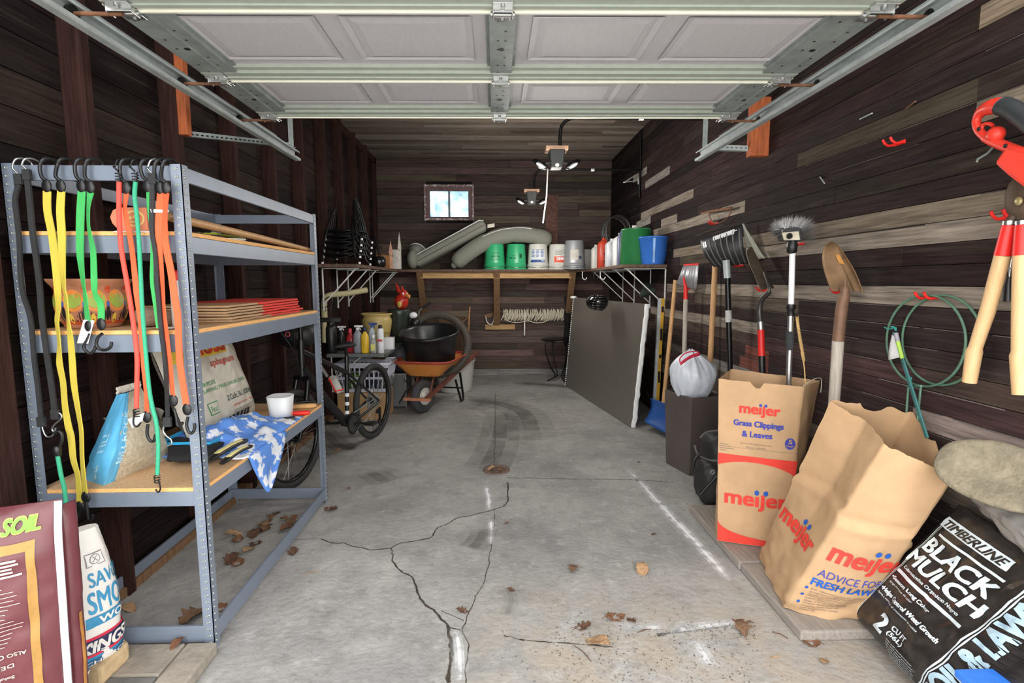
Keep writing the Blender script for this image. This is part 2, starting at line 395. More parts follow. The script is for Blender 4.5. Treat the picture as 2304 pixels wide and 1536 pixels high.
# ------------------------------------------------------------------ walls
def dk(f=1.0,kind=0):
    b=[(0.050,0.032,0.030),(0.042,0.026,0.025),(0.060,0.042,0.034),(0.033,0.023,0.022),(0.056,0.032,0.032)][rnd.randrange(5)]
    k=0.78*f*rnd.uniform(0.7,1.3); return tuple(x*k for x in b)
PIT=0.0845
def row(k): return 1.43+PIT*k
PALE=(0.36,0.305,0.25); PAL2=(0.30,0.245,0.185); TAN=(0.14,0.112,0.09); OLV=(0.085,0.068,0.048); PINK=(0.42,0.33,0.30); RED=(0.23,0.085,0.065); GRY=(0.34,0.32,0.29)
pale={0:[(0.9,5.36,PALE)],4:[(0.9,5.2,PAL2)],3:[(0.9,3.62,PALE),(3.9,5.0,OLV)],8:[(0.9,1.95,PAL2),(5.12,5.62,PALE)],7:[(3.73,5.9,PALE)],
      10:[(4.72,6.4,PALE)],14:[(5.39,6.25,GRY)],12:[(0.9,1.97,(0.40,0.31,0.22))],9:[(1.95,3.1,OLV),(6.0,6.6,GRY)],-3:[(3.45,5.9,PALE)],-1:[(3.0,4.6,TAN)],
      -7:[(2.9,4.4,GRY),(4.6,5.6,TAN)],-6:[(0.9,2.12,PINK),(3.3,3.7,RED)],-5:[(3.3,3.62,RED)],-10:[(3.6,5.5,GRY)],16:[(6.2,6.8,GRY)],-8:[(3.8,4.3,TAN)],-9:[(0.9,8.0,TAN)]}
wr=MB()
for k in range(-17,23):
    z1=min(row(k),ZC+.02); z0=row(k)-PIT
    if z1<=z0 or z1<0: continue
    z0=max(z0,0); segs=list(pale.get(k,[])); y=0.9; i=0
    fills=[]
    for a,b,c in segs+[(YB,YB,None)]:
        while y<a-0.01:
            l=min(a-y,rnd.uniform(1.1,3.4)); fills.append((y,y+l,dk(1.05 if z0>1.4 else 1.9))); y+=l
        if c: fills.append((a,b,c)); y=b
    f2=[]
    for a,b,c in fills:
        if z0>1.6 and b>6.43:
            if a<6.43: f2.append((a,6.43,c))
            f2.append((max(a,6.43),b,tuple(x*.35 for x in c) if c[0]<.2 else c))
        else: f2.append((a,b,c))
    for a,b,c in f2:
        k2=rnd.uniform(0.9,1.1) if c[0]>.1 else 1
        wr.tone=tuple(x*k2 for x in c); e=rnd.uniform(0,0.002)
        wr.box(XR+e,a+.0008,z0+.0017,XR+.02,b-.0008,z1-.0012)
for k in range(-17,12):  # pale strips paint in the highlight that bevelled plank edges would catch
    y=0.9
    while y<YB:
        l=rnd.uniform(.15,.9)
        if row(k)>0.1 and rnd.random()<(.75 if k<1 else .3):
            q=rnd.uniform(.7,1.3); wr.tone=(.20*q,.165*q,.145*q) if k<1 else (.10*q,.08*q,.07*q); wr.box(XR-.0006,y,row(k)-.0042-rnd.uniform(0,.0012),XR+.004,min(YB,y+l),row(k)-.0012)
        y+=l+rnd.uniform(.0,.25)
wr.tone=(0.012,0.010,0.010); wr.box(XR+.012,0.9,0,XR+.06,YB,ZC)
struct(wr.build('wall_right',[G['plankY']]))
wl=MB(); z=0.0
while z<ZC:
    z1=min(ZC,z+0.14); y=0.9
    while y<YB:
        l=min(YB-y,rnd.uniform(1.2,3.6)); wl.tone=dk(0.8); wl.box(XL-.02,y+.001,z+.0025,XL-rnd.uniform(0,.002),y+l-.001,z1-.002); y+=l
    z=z1
wl.tone=(0.01,0.009,0.009); wl.box(XL-.06,0.9,0,XL-.012,YB,ZC)
struct(wl.build('wall_left',[G['plankY']]))
# back wall around the window opening
WX0,WX1,WZ0,WZ1=-1.02,-0.335,2.40,2.865
wb=MB(); z=0.0;i=0
while z<ZC:
    z1=min(ZC,z+0.1015); x=XL; low=z<1.5
    while x<XR:
        l=min(XR-x,rnd.uniform(0.7,2.4)); c=tuple(q*k_ for q,k_ in zip(dk(2.6),(.92,1.08,1.0)))
        if low: kk=rnd.uniform(1.0,2.2); c=tuple(q*kk*m for q,m in zip(c,(1.03,0.98,0.96)))
        if z<0.09: c=(0.33,0.32,0.31)
        elif rnd.random()<0.12 and low: c=(0.17,0.135,0.115)
        if 0.5<z<0.62: c=(0.17,0.125,0.11)
        wb.tone=c
        a,b=x+.001,x+l-.001; parts=[(a,b)]
        if z1>WZ0+.005 and z<WZ1-.005: parts=[(a,min(b,WX0)),(max(a,WX1),b)]
        for p,q in parts:
            if q-p>.003: wb.box(p,YB-rnd.uniform(0,.002),z+.002,q,YB+.02,z1-.0015)
        x+=l
    z=z1
wb.tone=(0.012,0.010,0.010)
for q in [(XL,0,WX0,ZC),(WX1,0,XR,ZC),(WX0,0,WX1,WZ0),(WX0,WZ1,WX1,ZC)]: wb.box(q[0]-(.1 if q[0]==XL else 0),YB+.021,q[1],q[2]+(.1 if q[2]==XR else 0),YB+.06,q[3]+(.1 if q[3]==ZC else 0))
struct(wb.build('wall_back',[G['plankX']]))
ce=MB(); y=1.2
while y<YB:
    x=XL-.05
    while x<XR+.05:
        l=min(XR+.05-x,rnd.uniform(0.8,2.6)); k=rnd.uniform(.7,1.5); ce.tone=(0.19*k,0.155*k,0.128*k)
        if rnd.random()<.25: ce.tone=(0.30,0.25,0.215)
        ce.box(x+.001,y+.002,ZC,x+l-.001,min(YB,y+.11)-.002,ZC+.02); x+=l
    y+=.11
ce.tone=(0.015,0.013,0.012); ce.box(XL-.05,1.2,ZC+.012,XR+.05,YB,ZC+.05)
struct(ce.build('ceiling',[G['plankX']]))
# wall framing on the left, jamb at the door, ledges
ti=0
def trim(mb,m,bev=.002):
    global ti; ti+=1; return struct(mb.build('trim_%d'%ti,m,bev=bev))
for y0 in [2.345,3.0,3.62,4.25,4.87,5.5,6.1,6.7,7.3]:
    trim(MB().box(XL,y0,0.0,XL+.095,y0+.048,ZC),G['studw'])
trim(MB().box(XL,1.80,0.0,XL+.085,1.90,ZC),G['studw'])
trim(MB().box(XL,7.99,0.0,XL+.05,YB,ZC),G['studw'])
trim(MB().box(XL,1.9,ZC-.09,XL+.05,YB,ZC),G['studw'])
trim(MB().box(XL,1.9,0.0,XL+.085,YB,.045),G['pinez'])
# vertical batten on the back wall below the lamp
trim(MB().box(0.78,YB-.012,1.62,0.96,YB+.0,2.75),mat('red brown batten',S(92,62,52),0.8,scale=8,stretch=(3,3,3),var=.5))
# ------------------------------------------------------------------ window
def window():
    t=thing('window_1',None,None,((WX0+WX1)/2,YB,WZ0)); struct(t)
    fm=mat('flaking white over brown window paint',S(120,100,98),0.7,scale=22,var=.2,col2=S(205,196,196),cut=(0.5,0.62))
    fr=MB(); a=.03
    for q in [(WX0-.03,WZ0-.03,WX0,WZ1+.03),(WX1,WZ0-.03,WX1+.03,WZ1+.03),(WX0,WZ1,WX1,WZ1+.03),(WX0,WZ0-.03,WX1,WZ0)]: fr.box(q[0],YB-.02,q[1],q[2],YB+.03,q[3])
    fr.build('window_frame',fm,t,bev=.003)
    sh=MB(); b=.055; xm=(WX0+WX1)/2
    sash=mat('brown sash paint',S(104,80,82),0.7,scale=16,var=.3)
    for q in [(WX0,WZ0,WX0+b,WZ1),(WX1-b,WZ0,WX1,WZ1),(WX0+b,WZ1-.06,WX1-b,WZ1),(WX0+b,WZ0,WX1-b,WZ0+.025)]: sh.box(q[0],YB+.005,q[1],q[2],YB+.04,q[3])
    sh.build('sash',sash,t,bev=.003)
    MB().box(xm-.014,YB+.004,WZ0+.025,xm+.014,YB+.04,WZ1-.06).build('mullion',mat('grey mullion paint',S(120,122,124),.6),t,bev=.002)
    gm=bpy.data.materials.new('frosted window film'); gm.use_nodes=True; nt=gm.node_tree;N=nt.nodes;K=nt.links; N.remove(N['Principled BSDF'])
    tr=N.new('ShaderNodeBsdfTransparent'); tl=N.new('ShaderNodeBsdfTranslucent'); mx=N.new('ShaderNodeMixShader'); n=N.new('ShaderNodeTexNoise'); n.inputs['Scale'].default_value=7; n.inputs['Detail'].default_value=6
    tc=N.new('ShaderNodeTexCoord'); K.new(tc.outputs['Object'],n.inputs[0]); r=N.new('ShaderNodeValToRGB'); r.color_ramp.elements[0].position=.35;r.color_ramp.elements[1].position=.7
    r.color_ramp.elements[0].color=(.66,.76,.82,1); r.color_ramp.elements[1].color=(.24,.32,.40,1)
    K.new(n.outputs[0],r.inputs[0]); K.new(r.outputs[0],tr.inputs[0]); tl.inputs[0].default_value=(.5,.62,.7,1); mx.inputs[0].default_value=.35
    K.new(tr.outputs[0],mx.inputs[1]);K.new(tl.outputs[0],mx.inputs[2]);K.new(mx.outputs[0],N['Material Output'].inputs[0])
    for x0,x1 in ((WX0+b,xm-.014),(xm+.014,WX1-b)): MB().box(x0,YB+.02,WZ0+.025,x1,YB+.024,WZ1-.06).build('pane',gm,t)
window()
# ------------------------------------------------------------------ overhead door, tracks
DZ=2.30
def Dy(x,y): return y-0.024*(x-0.03)
def garage_door():
    t=thing('door_1',None,None,(0.03,2.3,DZ)); struct(t)
    joints=[0.62,1.20,1.775,2.36,2.865]; xl,xr=-1.215,1.275
    for a,b in zip(joints,joints[1:]):
        s=MB()
        def q(x0,y0,z0,x1,y1,z1,m=0):
            s.cur=m; s.hexa([(x0,Dy(x0,y0),z0),(x1,Dy(x1,y0),z0),(x1,Dy(x1,y1),z0),(x0,Dy(x0,y1),z0),(x0,Dy(x0,y0),z1),(x1,Dy(x1,y0),z1),(x1,Dy(x1,y1),z1),(x0,Dy(x0,y1),z1)])
        q(xl,a,DZ+.038,xr,b-.004,DZ+.05,0)                       # skin
        q(xl,a,DZ,xr,a+.008,DZ+.021,2); q(xl,a+.001,DZ+.021,xr,a+.02,DZ+.04,1)
        q(xl,a+.008,DZ+.012,xr,a+.03,DZ+.0205,2)
        q(xl,b-.065,DZ+.012,xr,b-.006,DZ+.038,1); q(xl,b-.095,DZ+.024,xr,b-.065,DZ+.038,1); q(xl,b-.03,DZ+.006,xr,b-.012,DZ+.02,1)
        q(xl,b-.012,DZ+.0,xr,b-.004,DZ+.012,2) if b==joints[-1] else None
        ya,yb=a+.09,b-.15
        for x0,x1 in ((-1.06,-.60),(-.52,-.075),(.135,.58),(.66,1.12)):
            for (e0,e1,z0,z1) in ((0,.022,.032,.038),(.022,.05,.038,.034)):
                A=[(x0+e0,ya+e0),(x1-e0,ya+e0),(x1-e0,yb-e0*.6),(x0+e0,yb-e0*.6)]; B=[(x0+e1,ya+e1),(x1-e1,ya+e1),(x1-e1,yb-e1*.6),(x0+e1,yb-e1*.6)]
                vs=[(x,Dy(x,y),DZ+z0) for x,y in A]+[(x,Dy(x,y),DZ+z1-.001) for x,y in B]
                s.add(vs,[(i,4+i,4+(i+1)%4,(i+1)%4) for i in range(4)],False,0)
            vs=[(x,Dy(x,y),DZ+.0335) for x,y in B]; s.add(vs,[(3,2,1,0)],False,0)
        s.build('section',[G['doorskin'],G['doorrail'],G['doorlip']],t)
        for x,w,nm in ((xl+.075,.075,'end_stile'),(.03,.044,'centre_stile'),(xr-.075,.075,'end_stile')):
            m=MB(); y0,y1=Dy(x,a+.022),Dy(x,b-.012)
            m.box(x-w,y0,DZ+.014,x+w,y1,DZ+.018)
            m.box(x-w-.012,y0,DZ+.03,x-w+.003,y1,DZ+.036); m.box(x+w-.003,y0,DZ+.03,x+w+.012,y1,DZ+.036)
            m.box(x-w,y0,DZ+.018,x-w+.003,y1,DZ+.036); m.box(x+w-.003,y0,DZ+.018,x+w,y1,DZ+.036)
            m.box(x+w*.2,y0,DZ+.010,x+w*.28,y1,DZ+.014) if w>.05 else None
            m.cur=1
            for k in range(7):
                yy=lerp(y0+.06,y1-.06,k/6)
                for dx in ((-.5,.5) if w>.05 else (-.3,.3)):
                    if (k+int(dx>0))%3!=1: m.tube([(x+w*dx,yy,DZ+.0135),(x+w*dx,yy,DZ+.0145)],.005,8)
            yy=(y0+y1)/2; m.tube([(x,yy,DZ+.0125),(x,yy,DZ+.0145)],.011,10)
            m.build(nm,[G['galvd'],G['black']],t)
    for j in joints[1:]:
        for x in (xl+.05,.03,xr-.05):
            y=Dy(x,j); s=MB(); w=.032 if abs(x)<.5 else .04
            s.box(x-w,y-.055,DZ+.004,x+w,y-.004,DZ+.014); s.box(x-w*.8,y+.004,DZ+.004,x+w*.8,y+.06,DZ+.014)
            s.box(x-w,y-.03,DZ-.014,x-w+.004,y+.012,DZ+.01); s.box(x+w-.004,y-.03,DZ-.014,x+w,y+.012,DZ+.01); s.box(x-w,y-.032,DZ-.012,x+w,y-.028,DZ+.01)
            s.tube([(x-w-.006,y,DZ-.004),(x+w+.006,y,DZ-.004)],.0085,12)
            for dy in (-.04,.045): s.tube([(x,y+dy,DZ-.004),(x,y+dy,DZ+.006)],.007,6)
            h=s.build('hinge',G['steel'],t,bev=.0015)
            if abs(x)>.5:
                sg=-1 if x<0 else 1; r=MB(); xe=-1.318 if sg<0 else 1.392
                r.tube([(x,y-.012,DZ-.012),(xe,y-.012,DZ-.012)],.0065,10); r.cur=1
                r.tube([(xe-.006*sg,y-.012,DZ-.012),(xe+.010*sg,y-.012,DZ-.012)],.024,16)
                r.build('roller',[G['rust'],G['black']],t)
garage_door()
def track(name,x,sg,label,yend,ystart=0.6):
    t=thing(name,label,'door track',(x,2.3,DZ-.03))
    prof=[(-.010,.0),(.022,-.012),(.030,-.012),(.034,-.006),(.034,.046),(.030,.052),(.004,.052),(.004,.044)]
    z0=DZ-.044
    prof=[(.0,.014),(.0,.003),(.004,0),(.034,0),(.038,.004),(.038,.056),(.034,.06),(.008,.06),(.005,.057),(.005,.05)]
    pts=[(x+sg*a,z0+b) for a,b in prof]; m=MB(); n=len(pts); vs=[]
    for y in (ystart,yend):
        for i,(a,b) in enumerate(pts):
            p=V((pts[max(i-1,0)][0],pts[max(i-1,0)][1])); q=V((pts[min(i+1,n-1)][0],pts[min(i+1,n-1)][1])); d=(q-p).normalized(); nn=V((-d.y,d.x))*.0012
            vs.append((a+nn.x,y,b+nn.y)); vs.append((a-nn.x,y,b-nn.y))
    N=2*n;fs=[]
    for i in range(n-1):
        a=2*i; fs+=[(a,a+2,N+a+2,N+a),(a+1,N+a+1,N+a+3,a+3)]
        for o in (0,N): fs.append((o+a,o+a+1,o+a+3,o+a+2))
    fs+=[(0,N,N+1,1),(N-2,N-1,2*N-1,2*N-2)]
    m.add(vs,fs,False); m.build('channel',G['galv'],t)
    # angle iron along the top
    m=MB(); m.box(x+sg*.008,ystart,z0+.06,x+sg*.036,yend-.3,z0+.063); m.box(x+sg*.033,ystart,z0+.06,x+sg*.036,yend-.3,z0+.085); m.build('stiffener',G['galvd'],t)
    return t
tl=track('garage_door_track',-1.292,-1,'galvanised door track along the left side, above the shelving unit',3.66)
tr=track('garage_door_track',1.352,1,'galvanised door track along the right side, above the hanging tools',3.60)
def perf(t,p,q,name):
    m=MB(); p,q=V(p),V(q); m.bar(p,q,.003,.032); d=(q-p).normalized(); a,_=frame(d); m.bar(p+a*.015-V((0,0,.016)),q+a*.015-V((0,0,.016)),.03,.003); m.cur=1
    k=int((q-p).length/.028)
    for i in range(1,k):
        c=p.lerp(q,i/k); m.obox(c,d*.007,a*.0023,V((0,0,.004)))
    m.build(name,[G['galvd'],G['black']],t)
perf(tl,(-1.69,3.05,2.262),(-1.325,3.62,2.345),'hanger_angle'); perf(tl,(-1.335,3.62,2.33),(-1.335,3.62,ZC),'hanger_strap')
perf(tr,(1.745,3.44,2.30),(1.40,3.56,2.34),'hanger_angle'); perf(tr,(1.40,3.56,2.33),(1.40,3.56,ZC),'hanger_strap')
o=MB().box(-1.705,3.0,2.245,-1.66,3.048,3.1).build('mounting_block',G['orangew'],bev=.002); tag(o,'orange stained wood block holding the left track hanger','wood block','track mounting blocks')
o=MB().box(1.65,3.435,2.255,1.77,3.49,2.62).build('mounting_block',G['orangew'],bev=.002); tag(o,'orange stained wood block on the right wall by the track end','wood block','track mounting blocks')

# ------------------------------------------------------------------ steel shelving unit
SX0,SX1,SY0,SY1=-1.745,-1.118,1.968,3.385
def shelving():
    t=thing('shelving_unit','grey blue steel shelving unit with three particle board shelves by left wall','shelving',((SX0+SX1)/2,(SY0+SY1)/2,0))
    fw=.040
    for cx,cy,sx,sy in ((SX0,SY0,1,1),(SX1,SY0,-1,1),(SX0,SY1,1,-1),(SX1,SY1,-1,-1)):
        m=MB(); m.box(cx,cy,0,cx+sx*fw,cy+sy*.003,1.87); m.box(cx,cy,0,cx+sx*.003,cy+sy*fw,1.87)
        m.cur=1
        z=.03
        while z<1.86:
            for d in (0,1):
                c=(cx+sx*fw*.5,cy-sy*.0005,z) if d==0 else (cx-sx*.0005,cy+sy*fw*.5,z)
                ax=V((.007,0,0)) if d==0 else V((0,.007,0)); th=V((0,.001,0)) if d==0 else V((.001,0,0))
                m.cur=1; m.obox(c,ax,th,V((0,0,.0042))); m.cur=2
                c2=V(c)+(V((-sx*.006,0,0)) if d==0 else V((0,-sy*.006,0)))
                m.ball(c2,(.0038,.0038,.0045),8,4)
            z+=.0285
        m.build('upright',[G['shelfmetal'],G['galvd'],G['steel']],t)
    def ring(z0,z1,name='beam'):
        h=.016
        MB().box(SX0+.002,SY0+.003,z0,SX1-.002,SY0+h,z1).build(name,G['shelfmetal'],t,bev=.002)
        MB().box(SX0+.002,SY1-h,z0,SX1-.002,SY1-.003,z1).build(name,G['shelfmetal'],t,bev=.002)
        MB().box(SX1-h,SY0+.02,z0,SX1-.003,SY1-.02,z1).build(name,G['shelfmetal'],t,bev=.002)
        MB().box(SX0+.003,SY0+.02,z0,SX0+h,SY1-.02,z1).build(name,G['shelfmetal'],t,bev=.002)
    ring(1.812,1.865); ring(.03,.098)
    for zt,bz in ((1.634,1.556),(1.274,1.192),(.668,.594)):
        ring(bz,zt-.016)
        m=MB(); e=.004 if zt>1 else 0.004; m.box(SX0+e,SY0+e,zt-.015,SX1-e,SY1-e,zt)
        for i in range(2,6): m.m[i]=1
        m.build('shelf_board',[G['chip'],G['chipedge']],t)
shelving()

# ------------------------------------------------------------------ bungee cords and tarp straps on the front rail
YC=1.948
def cpt(p,y=YC): return at(p[0],p[1],'Y',y)
CM={'yellow':mat('yellow elastic webbing',S(200,180,68),0.75,scale=90,stretch=(6,1,.3),var=.12),'green':mat('green elastic webbing',S(62,170,88),0.75,scale=90,stretch=(6,1,.3),var=.15),
 'orange':mat('orange elastic webbing',S(236,98,58),0.75,scale=90,stretch=(6,1,.3),var=.08),'red':mat('red braided cord',S(224,82,68),0.75,scale=150,var=.12),
 'teal':mat('teal braided cord',S(56,164,126),0.75,scale=150,var=.15),'rubber':G['rubber']}
def bungee(label,pts,kind,colour,wpx,top='plastic',bot='plastic',y=YC,hookpts=None,tagged=None,nottop=False):
    t=thing('bungee_cord' if colour!='rubber' else 'rubber_strap',label,'bungee cord' if colour!='rubber' else 'rubber strap',tuple(cpt(pts[0],y)),'stretch cords on the shelf rail')
    P3=curvepts([cpt(p,y) for p in pts],5); m=MB(); sc_=y/F
    n=len(P3)
    if kind=='round': m.tube(P3,wpx*sc_/2,10)
    else:
        ws=[wpx]*len(pts) if not isinstance(wpx,list) else wpx
        WW=[]
        for i in range(len(ws)-1):
            for k in range(5): WW.append(lerp(ws[i],ws[i+1],k/5))
        WW.append(ws[-1]); rings=[]
        for i,p in enumerate(P3):
            d=(P3[min(i+1,n-1)]-P3[max(i-1,0)]).normalized(); a=V((d.z,0,-d.x)).normalized()
            full=max(ws)*sc_/2; h=min(WW[i]*sc_/2,full); kx=abs(p.x)/p.y; tw=math.acos(max(-1,min(1,h/(full*math.sqrt(1+kx*kx)))))-math.atan(kx)
            b=V((0,1,0)); A=(a*math.cos(tw)+b*math.sin(tw))*full; B=(b*math.cos(tw)-a*math.sin(tw))*(.0014 if colour!='rubber' else .004)
            rings.append([p-A-B,p+A-B,p+A+B,p-A+B])
        vs=[q for g in rings for q in g];fs=[]
        for i in range(n-1):
            for j in range(4): fs.append((i*4+j,i*4+(j+1)%4,i*4+4+(j+1)%4,i*4+4+j))
        fs+=[(3,2,1,0),tuple(4*(n-1)+j for j in range(4))]; m.add(vs,fs,False)
    m.build('cord' if kind=='round' else 'strap',CM[colour],t)
    def knob(p,d,style):
        m=MB()
        if style=='plastic': m.ball(p,(.017,.007,.023),14,8,(V((1,0,0)),V((0,1,0)),V((0,0,1)))); 
        elif style=='coil':
            a=frame(V((0,0,1)))
            m.tube([p+V((.0095*math.cos(k*.7),.0095*math.sin(k*.7),.016-k*.0011)) for k in range(30)],.0022,6)
        else: m.box(p.x-.013,p.y-.006,p.z-.018,p.x+.013,p.y+.006,p.z+.018)
        return m
    if not nottop:
        p0=P3[0]+V((0,0,.006)); style=top
        hm=G['black'] if style=='plastic' else (G['blackm'] if style=='coil' else G['steel'])
        rr={'plastic':.006,'coil':.0032,'wire':.0033}[style]
        k=knob(p0+V((0,0,.012)),1,style if style!='wire' else 'block')
        kb=k.build('hook_body',[G['black'] if style!='wire' else G['rubber']],t)
        zt=1.878
        h=[p0+V((0,0,.03)),p0+V((-.014,0,.045)),V((p0.x-.016,YC,zt-.022)),V((p0.x-.006,YC+.002,zt)),V((p0.x+.004,YC+.02,zt+.008)),V((p0.x+.01,YC+.045,zt)),V((p0.x+.012,YC+.05,zt-.02))]
        MB().tube(curvepts(h,5),rr,8).build('hook',hm,t)
    pe=P3[-1]; style=bot
    if style:
        hm=G['black'] if style=='plastic' else (G['blackm'] if style=='coil' else G['steel'])
        rr={'plastic':.0055,'coil':.003,'wire':.003}[style]
        d=(P3[-1]-P3[-2]).normalized(); p1=pe+d*.018
        knob(p1,-1,style if style!='wire' else 'block').build('hook_body',[G['black'] if style!='wire' else G['rubber']],t)
        if hookpts: h=[cpt(q,y-.002) for q in hookpts]
        else: h=[p1+d*.016,p1+d*.045+V((-.006,0,0)),p1+d*.066+V((.004,0,0)),p1+d*.068+V((.022,0,0)),p1+d*.05+V((.032,0,0)),p1+d*.035+V((.03,0,0))]
        MB().tube(curvepts(h,5),rr,8).build('hook',hm,t)
    if tagged:
        a=[cpt(q,y-.006) for q in tagged]; mm=MB(); mm.sheet(lambda u,v:a[0].lerp(a[1],u).lerp(a[3].lerp(a[2],u),v)+V((0,.004*math.sin(u*3),0)),4,4,.0008); mm.build('tag',G['paper'],t)
    return t
bungee('thin black rubber strap nearest the left post, wire hook at its bottom',[(43,415),(34,448),(39,498),(44,548),(46,611),(52,661),(69,719),(77,807),(85,869),(92,938)],'flat','rubber',9,'wire','wire',hookpts=[(92,948),(97,968),(104,981),(114,982),(121,975),(125,962)])
bungee('wide black rubber strap second from the left post',[(62,405),(67,452),(73,519),(83,590),(90,652),(94,709),(104,786),(115,859),(123,921)],'flat','rubber',11,'wire','wire',hookpts=[(124,928),(135,930),(138,940),(120,958),(118,968),(125,972)])
bungee('yellow flat bungee cord, left one of the yellow pair',[(106,430),(107,475),(117,527),(125,590),(130,652),(131,692),(128,723),(133,769),(134,817),(142,861),(146,911),(154,959),(160,983),(165,1033),(175,1071),(180,1129)],'flat','yellow',[17,16,16,17,15,9,8,5,13,12,12,15,15,13,10,14],hookpts=[(180,1150),(172,1165),(168,1182),(175,1191),(186,1190),(196,1185)])
bungee('yellow flat bungee cord, right one of the yellow pair',[(138,430),(136,475),(139,528),(140,586),(144,648),(149,671),(153,719),(159,765),(163,817),(167,869),(177,932),(183,973),(185,1035),(192,1108)],'flat','yellow',[16,17,17,14,6,5,5,12,14,13,9,8,8,9],y=YC-.012,hookpts=[(194,1128),(197,1155),(199,1168),(205,1168),(209,1158)])
bungee('green flat bungee cord with a white paper tag at its lower end',[(184,430),(181,486),(180,538),(181,580),(188,642),(190,652),(194,692),(198,722)],'flat','green',[16,17,16,14,6,6,9,11],tagged=[(188,719),(212,721),(198,773),(173,772)],hookpts=[(203,750),(196,765),(190,775),(190,785),(202,795),(212,788),(215,778)])
bungee('green flat bungee cord without a tag, hook against the middle shelf',[(204,432),(199,465),(199,507),(205,540),(210,569),(212,632),(214,661),(227,686),(228,718)],'flat','green',[14,6,5,8,12,14,10,14,14],y=YC-.006,hookpts=[(230,750),(220,760),(217,775),(224,785),(238,787),(249,780),(251,769)])
bungee('coral red round bungee cord with black coiled ends',[(268,409),(268,486),(273,559),(285,632),(290,661),(298,713),(308,796),(308,859),(307,918)],'round','red',10,'coil','coil',hookpts=[(304,925),(300,945),(302,957),(310,959),(317,950)],y=YC-.008)
bungee('orange flat bungee cord just right of the coral round one',[(285,434),(281,469),(290,517),(298,569),(306,642),(308,661),(317,723),(321,775),(325,827),(329,880),(330,927)],'flat','orange',[10,7,10,10,13,13,12,13,13,9,8],hookpts=[(333,955),(331,975),(337,990),(346,992),(350,978)],tagged=[(287,943),(325,928),(320,946),(298,963)])
bungee('long teal round bungee cord reaching the lowest shelf',[(305,409),(303,440),(308,486),(313,548),(317,632),(322,720),(334,859),(342,911),(352,952),(356,1004),(354,1067)],'round','teal',9,'coil','coil',y=YC-.003,hookpts=[(356,1080),(361,1098),(356,1107),(350,1100)])
bungee('thin green bungee cord hanging slack behind the black rubber strap',[(333,430),(335,473),(342,527),(343,580),(342,632),(350,692),(356,738)],'flat','green',[6,6,6,8,8,8,8],y=YC+.006,bot=None)
bungee('black rubber strap between the teal cord and the orange pair',[(344,413),(342,465),(342,517),(350,569),(354,642),(356,661),(362,734),(371,807),(375,869),(377,938)],'flat','rubber',[9,9,9,9,9,9,9,8,6,6],'wire','wire',y=YC-.006,hookpts=[(375,945),(367,965),(372,978),(384,988),(386,998),(376,1003)])
bungee('orange flat bungee cord, left one of the pair beside the front post',[(361,434),(358,507),(359,569),(366,648),(368,692),(375,757),(383,827),(389,890)],'flat','orange',[13,16,14,7,7,9,10,8],y=YC-.004,hookpts=[(392,920),(397,940),(399,955),(406,957),(411,950)],tagged=[(338,470),(380,472),(378,478),(340,478)])
bungee('orange flat bungee cord, right one hanging against the front post',[(375,434),(371,486),(373,548),(385,611),(392,661),(400,713),(402,765),(405,817),(412,865),(419,910)],'flat','orange',[10,9,14,15,16,15,14,14,14,14],y=YC-.012,hookpts=[(423,938),(420,955),(424,970),(432,974),(438,963),(437,952)])
bungee('short teal bungee cord hooked to the black straps, behind the charcoal bag',[(129,1020),(137,1067),(146,1108),(154,1200)],'round','teal',9,'plastic',None,y=YC-.03,nottop=True)
def extra():
    t=[o for o in C.objects if o.get('label','').startswith('short teal')][0]; p=cpt((129,1014),YC-.03); m=MB(); m.lathe([(.011,-.018),(.013,-.005),(.013,.012),(.009,.018)],p,12); m.build('hook_body',G['black'],t)
    MB().tube(curvepts([cpt(q,YC-.03) for q in [(133,1006),(139,990),(138,975),(130,970),(123,975)]],5),.0055,8).build('hook',G['black'],t)
extra()
# ------------------------------------------------------------------ things on the shelving unit
def pillow(O,U,W,N,w,h,d,ex=2.2,wr=0.006,seed=0,neck=None):
    "a filled sack: O bottom left corner, U across, W up, N out of the front; returns front(u,v,off) and back"
    U,W,N=V(U).normalized(),V(W).normalized(),V(N).normalized()
    def th(a,b):
        ta=max(0,1-abs(2*a-1)**ex); tb=max(0,1-abs(2*b-1)**(ex*1.6)); return (ta*tb)**0.55*d/2
    def f(u,v,off=0.0,side=1):
        a,b=u/w,v/h; k=th(min(1,max(0,a)),min(1,max(0,b)))
        n=wr*(nz(u*14+seed,v*14,side*3)+.6*nz(u*35+seed,v*30,7)) * (0.3+k/(d/2))
        sc_=1.0
        if neck: sc_=1-(1-neck)*max(0,(b-.55)/.45)**2
        return V(O)+U*((u-w/2)*sc_+w/2)+W*v+N*(side*(k+n+.002)+(off if side>0 else 0))
    return f
def sack(mb,f,w,h,nu=34,nv=44):
    mb.grid(lambda u,v:f(u*w,v*h),nu,nv); mb.grid(lambda u,v:f((1-u)*w,v*h,0,-1),nu,nv)
def offs(f,o): return lambda u,v:f(u,v,o)

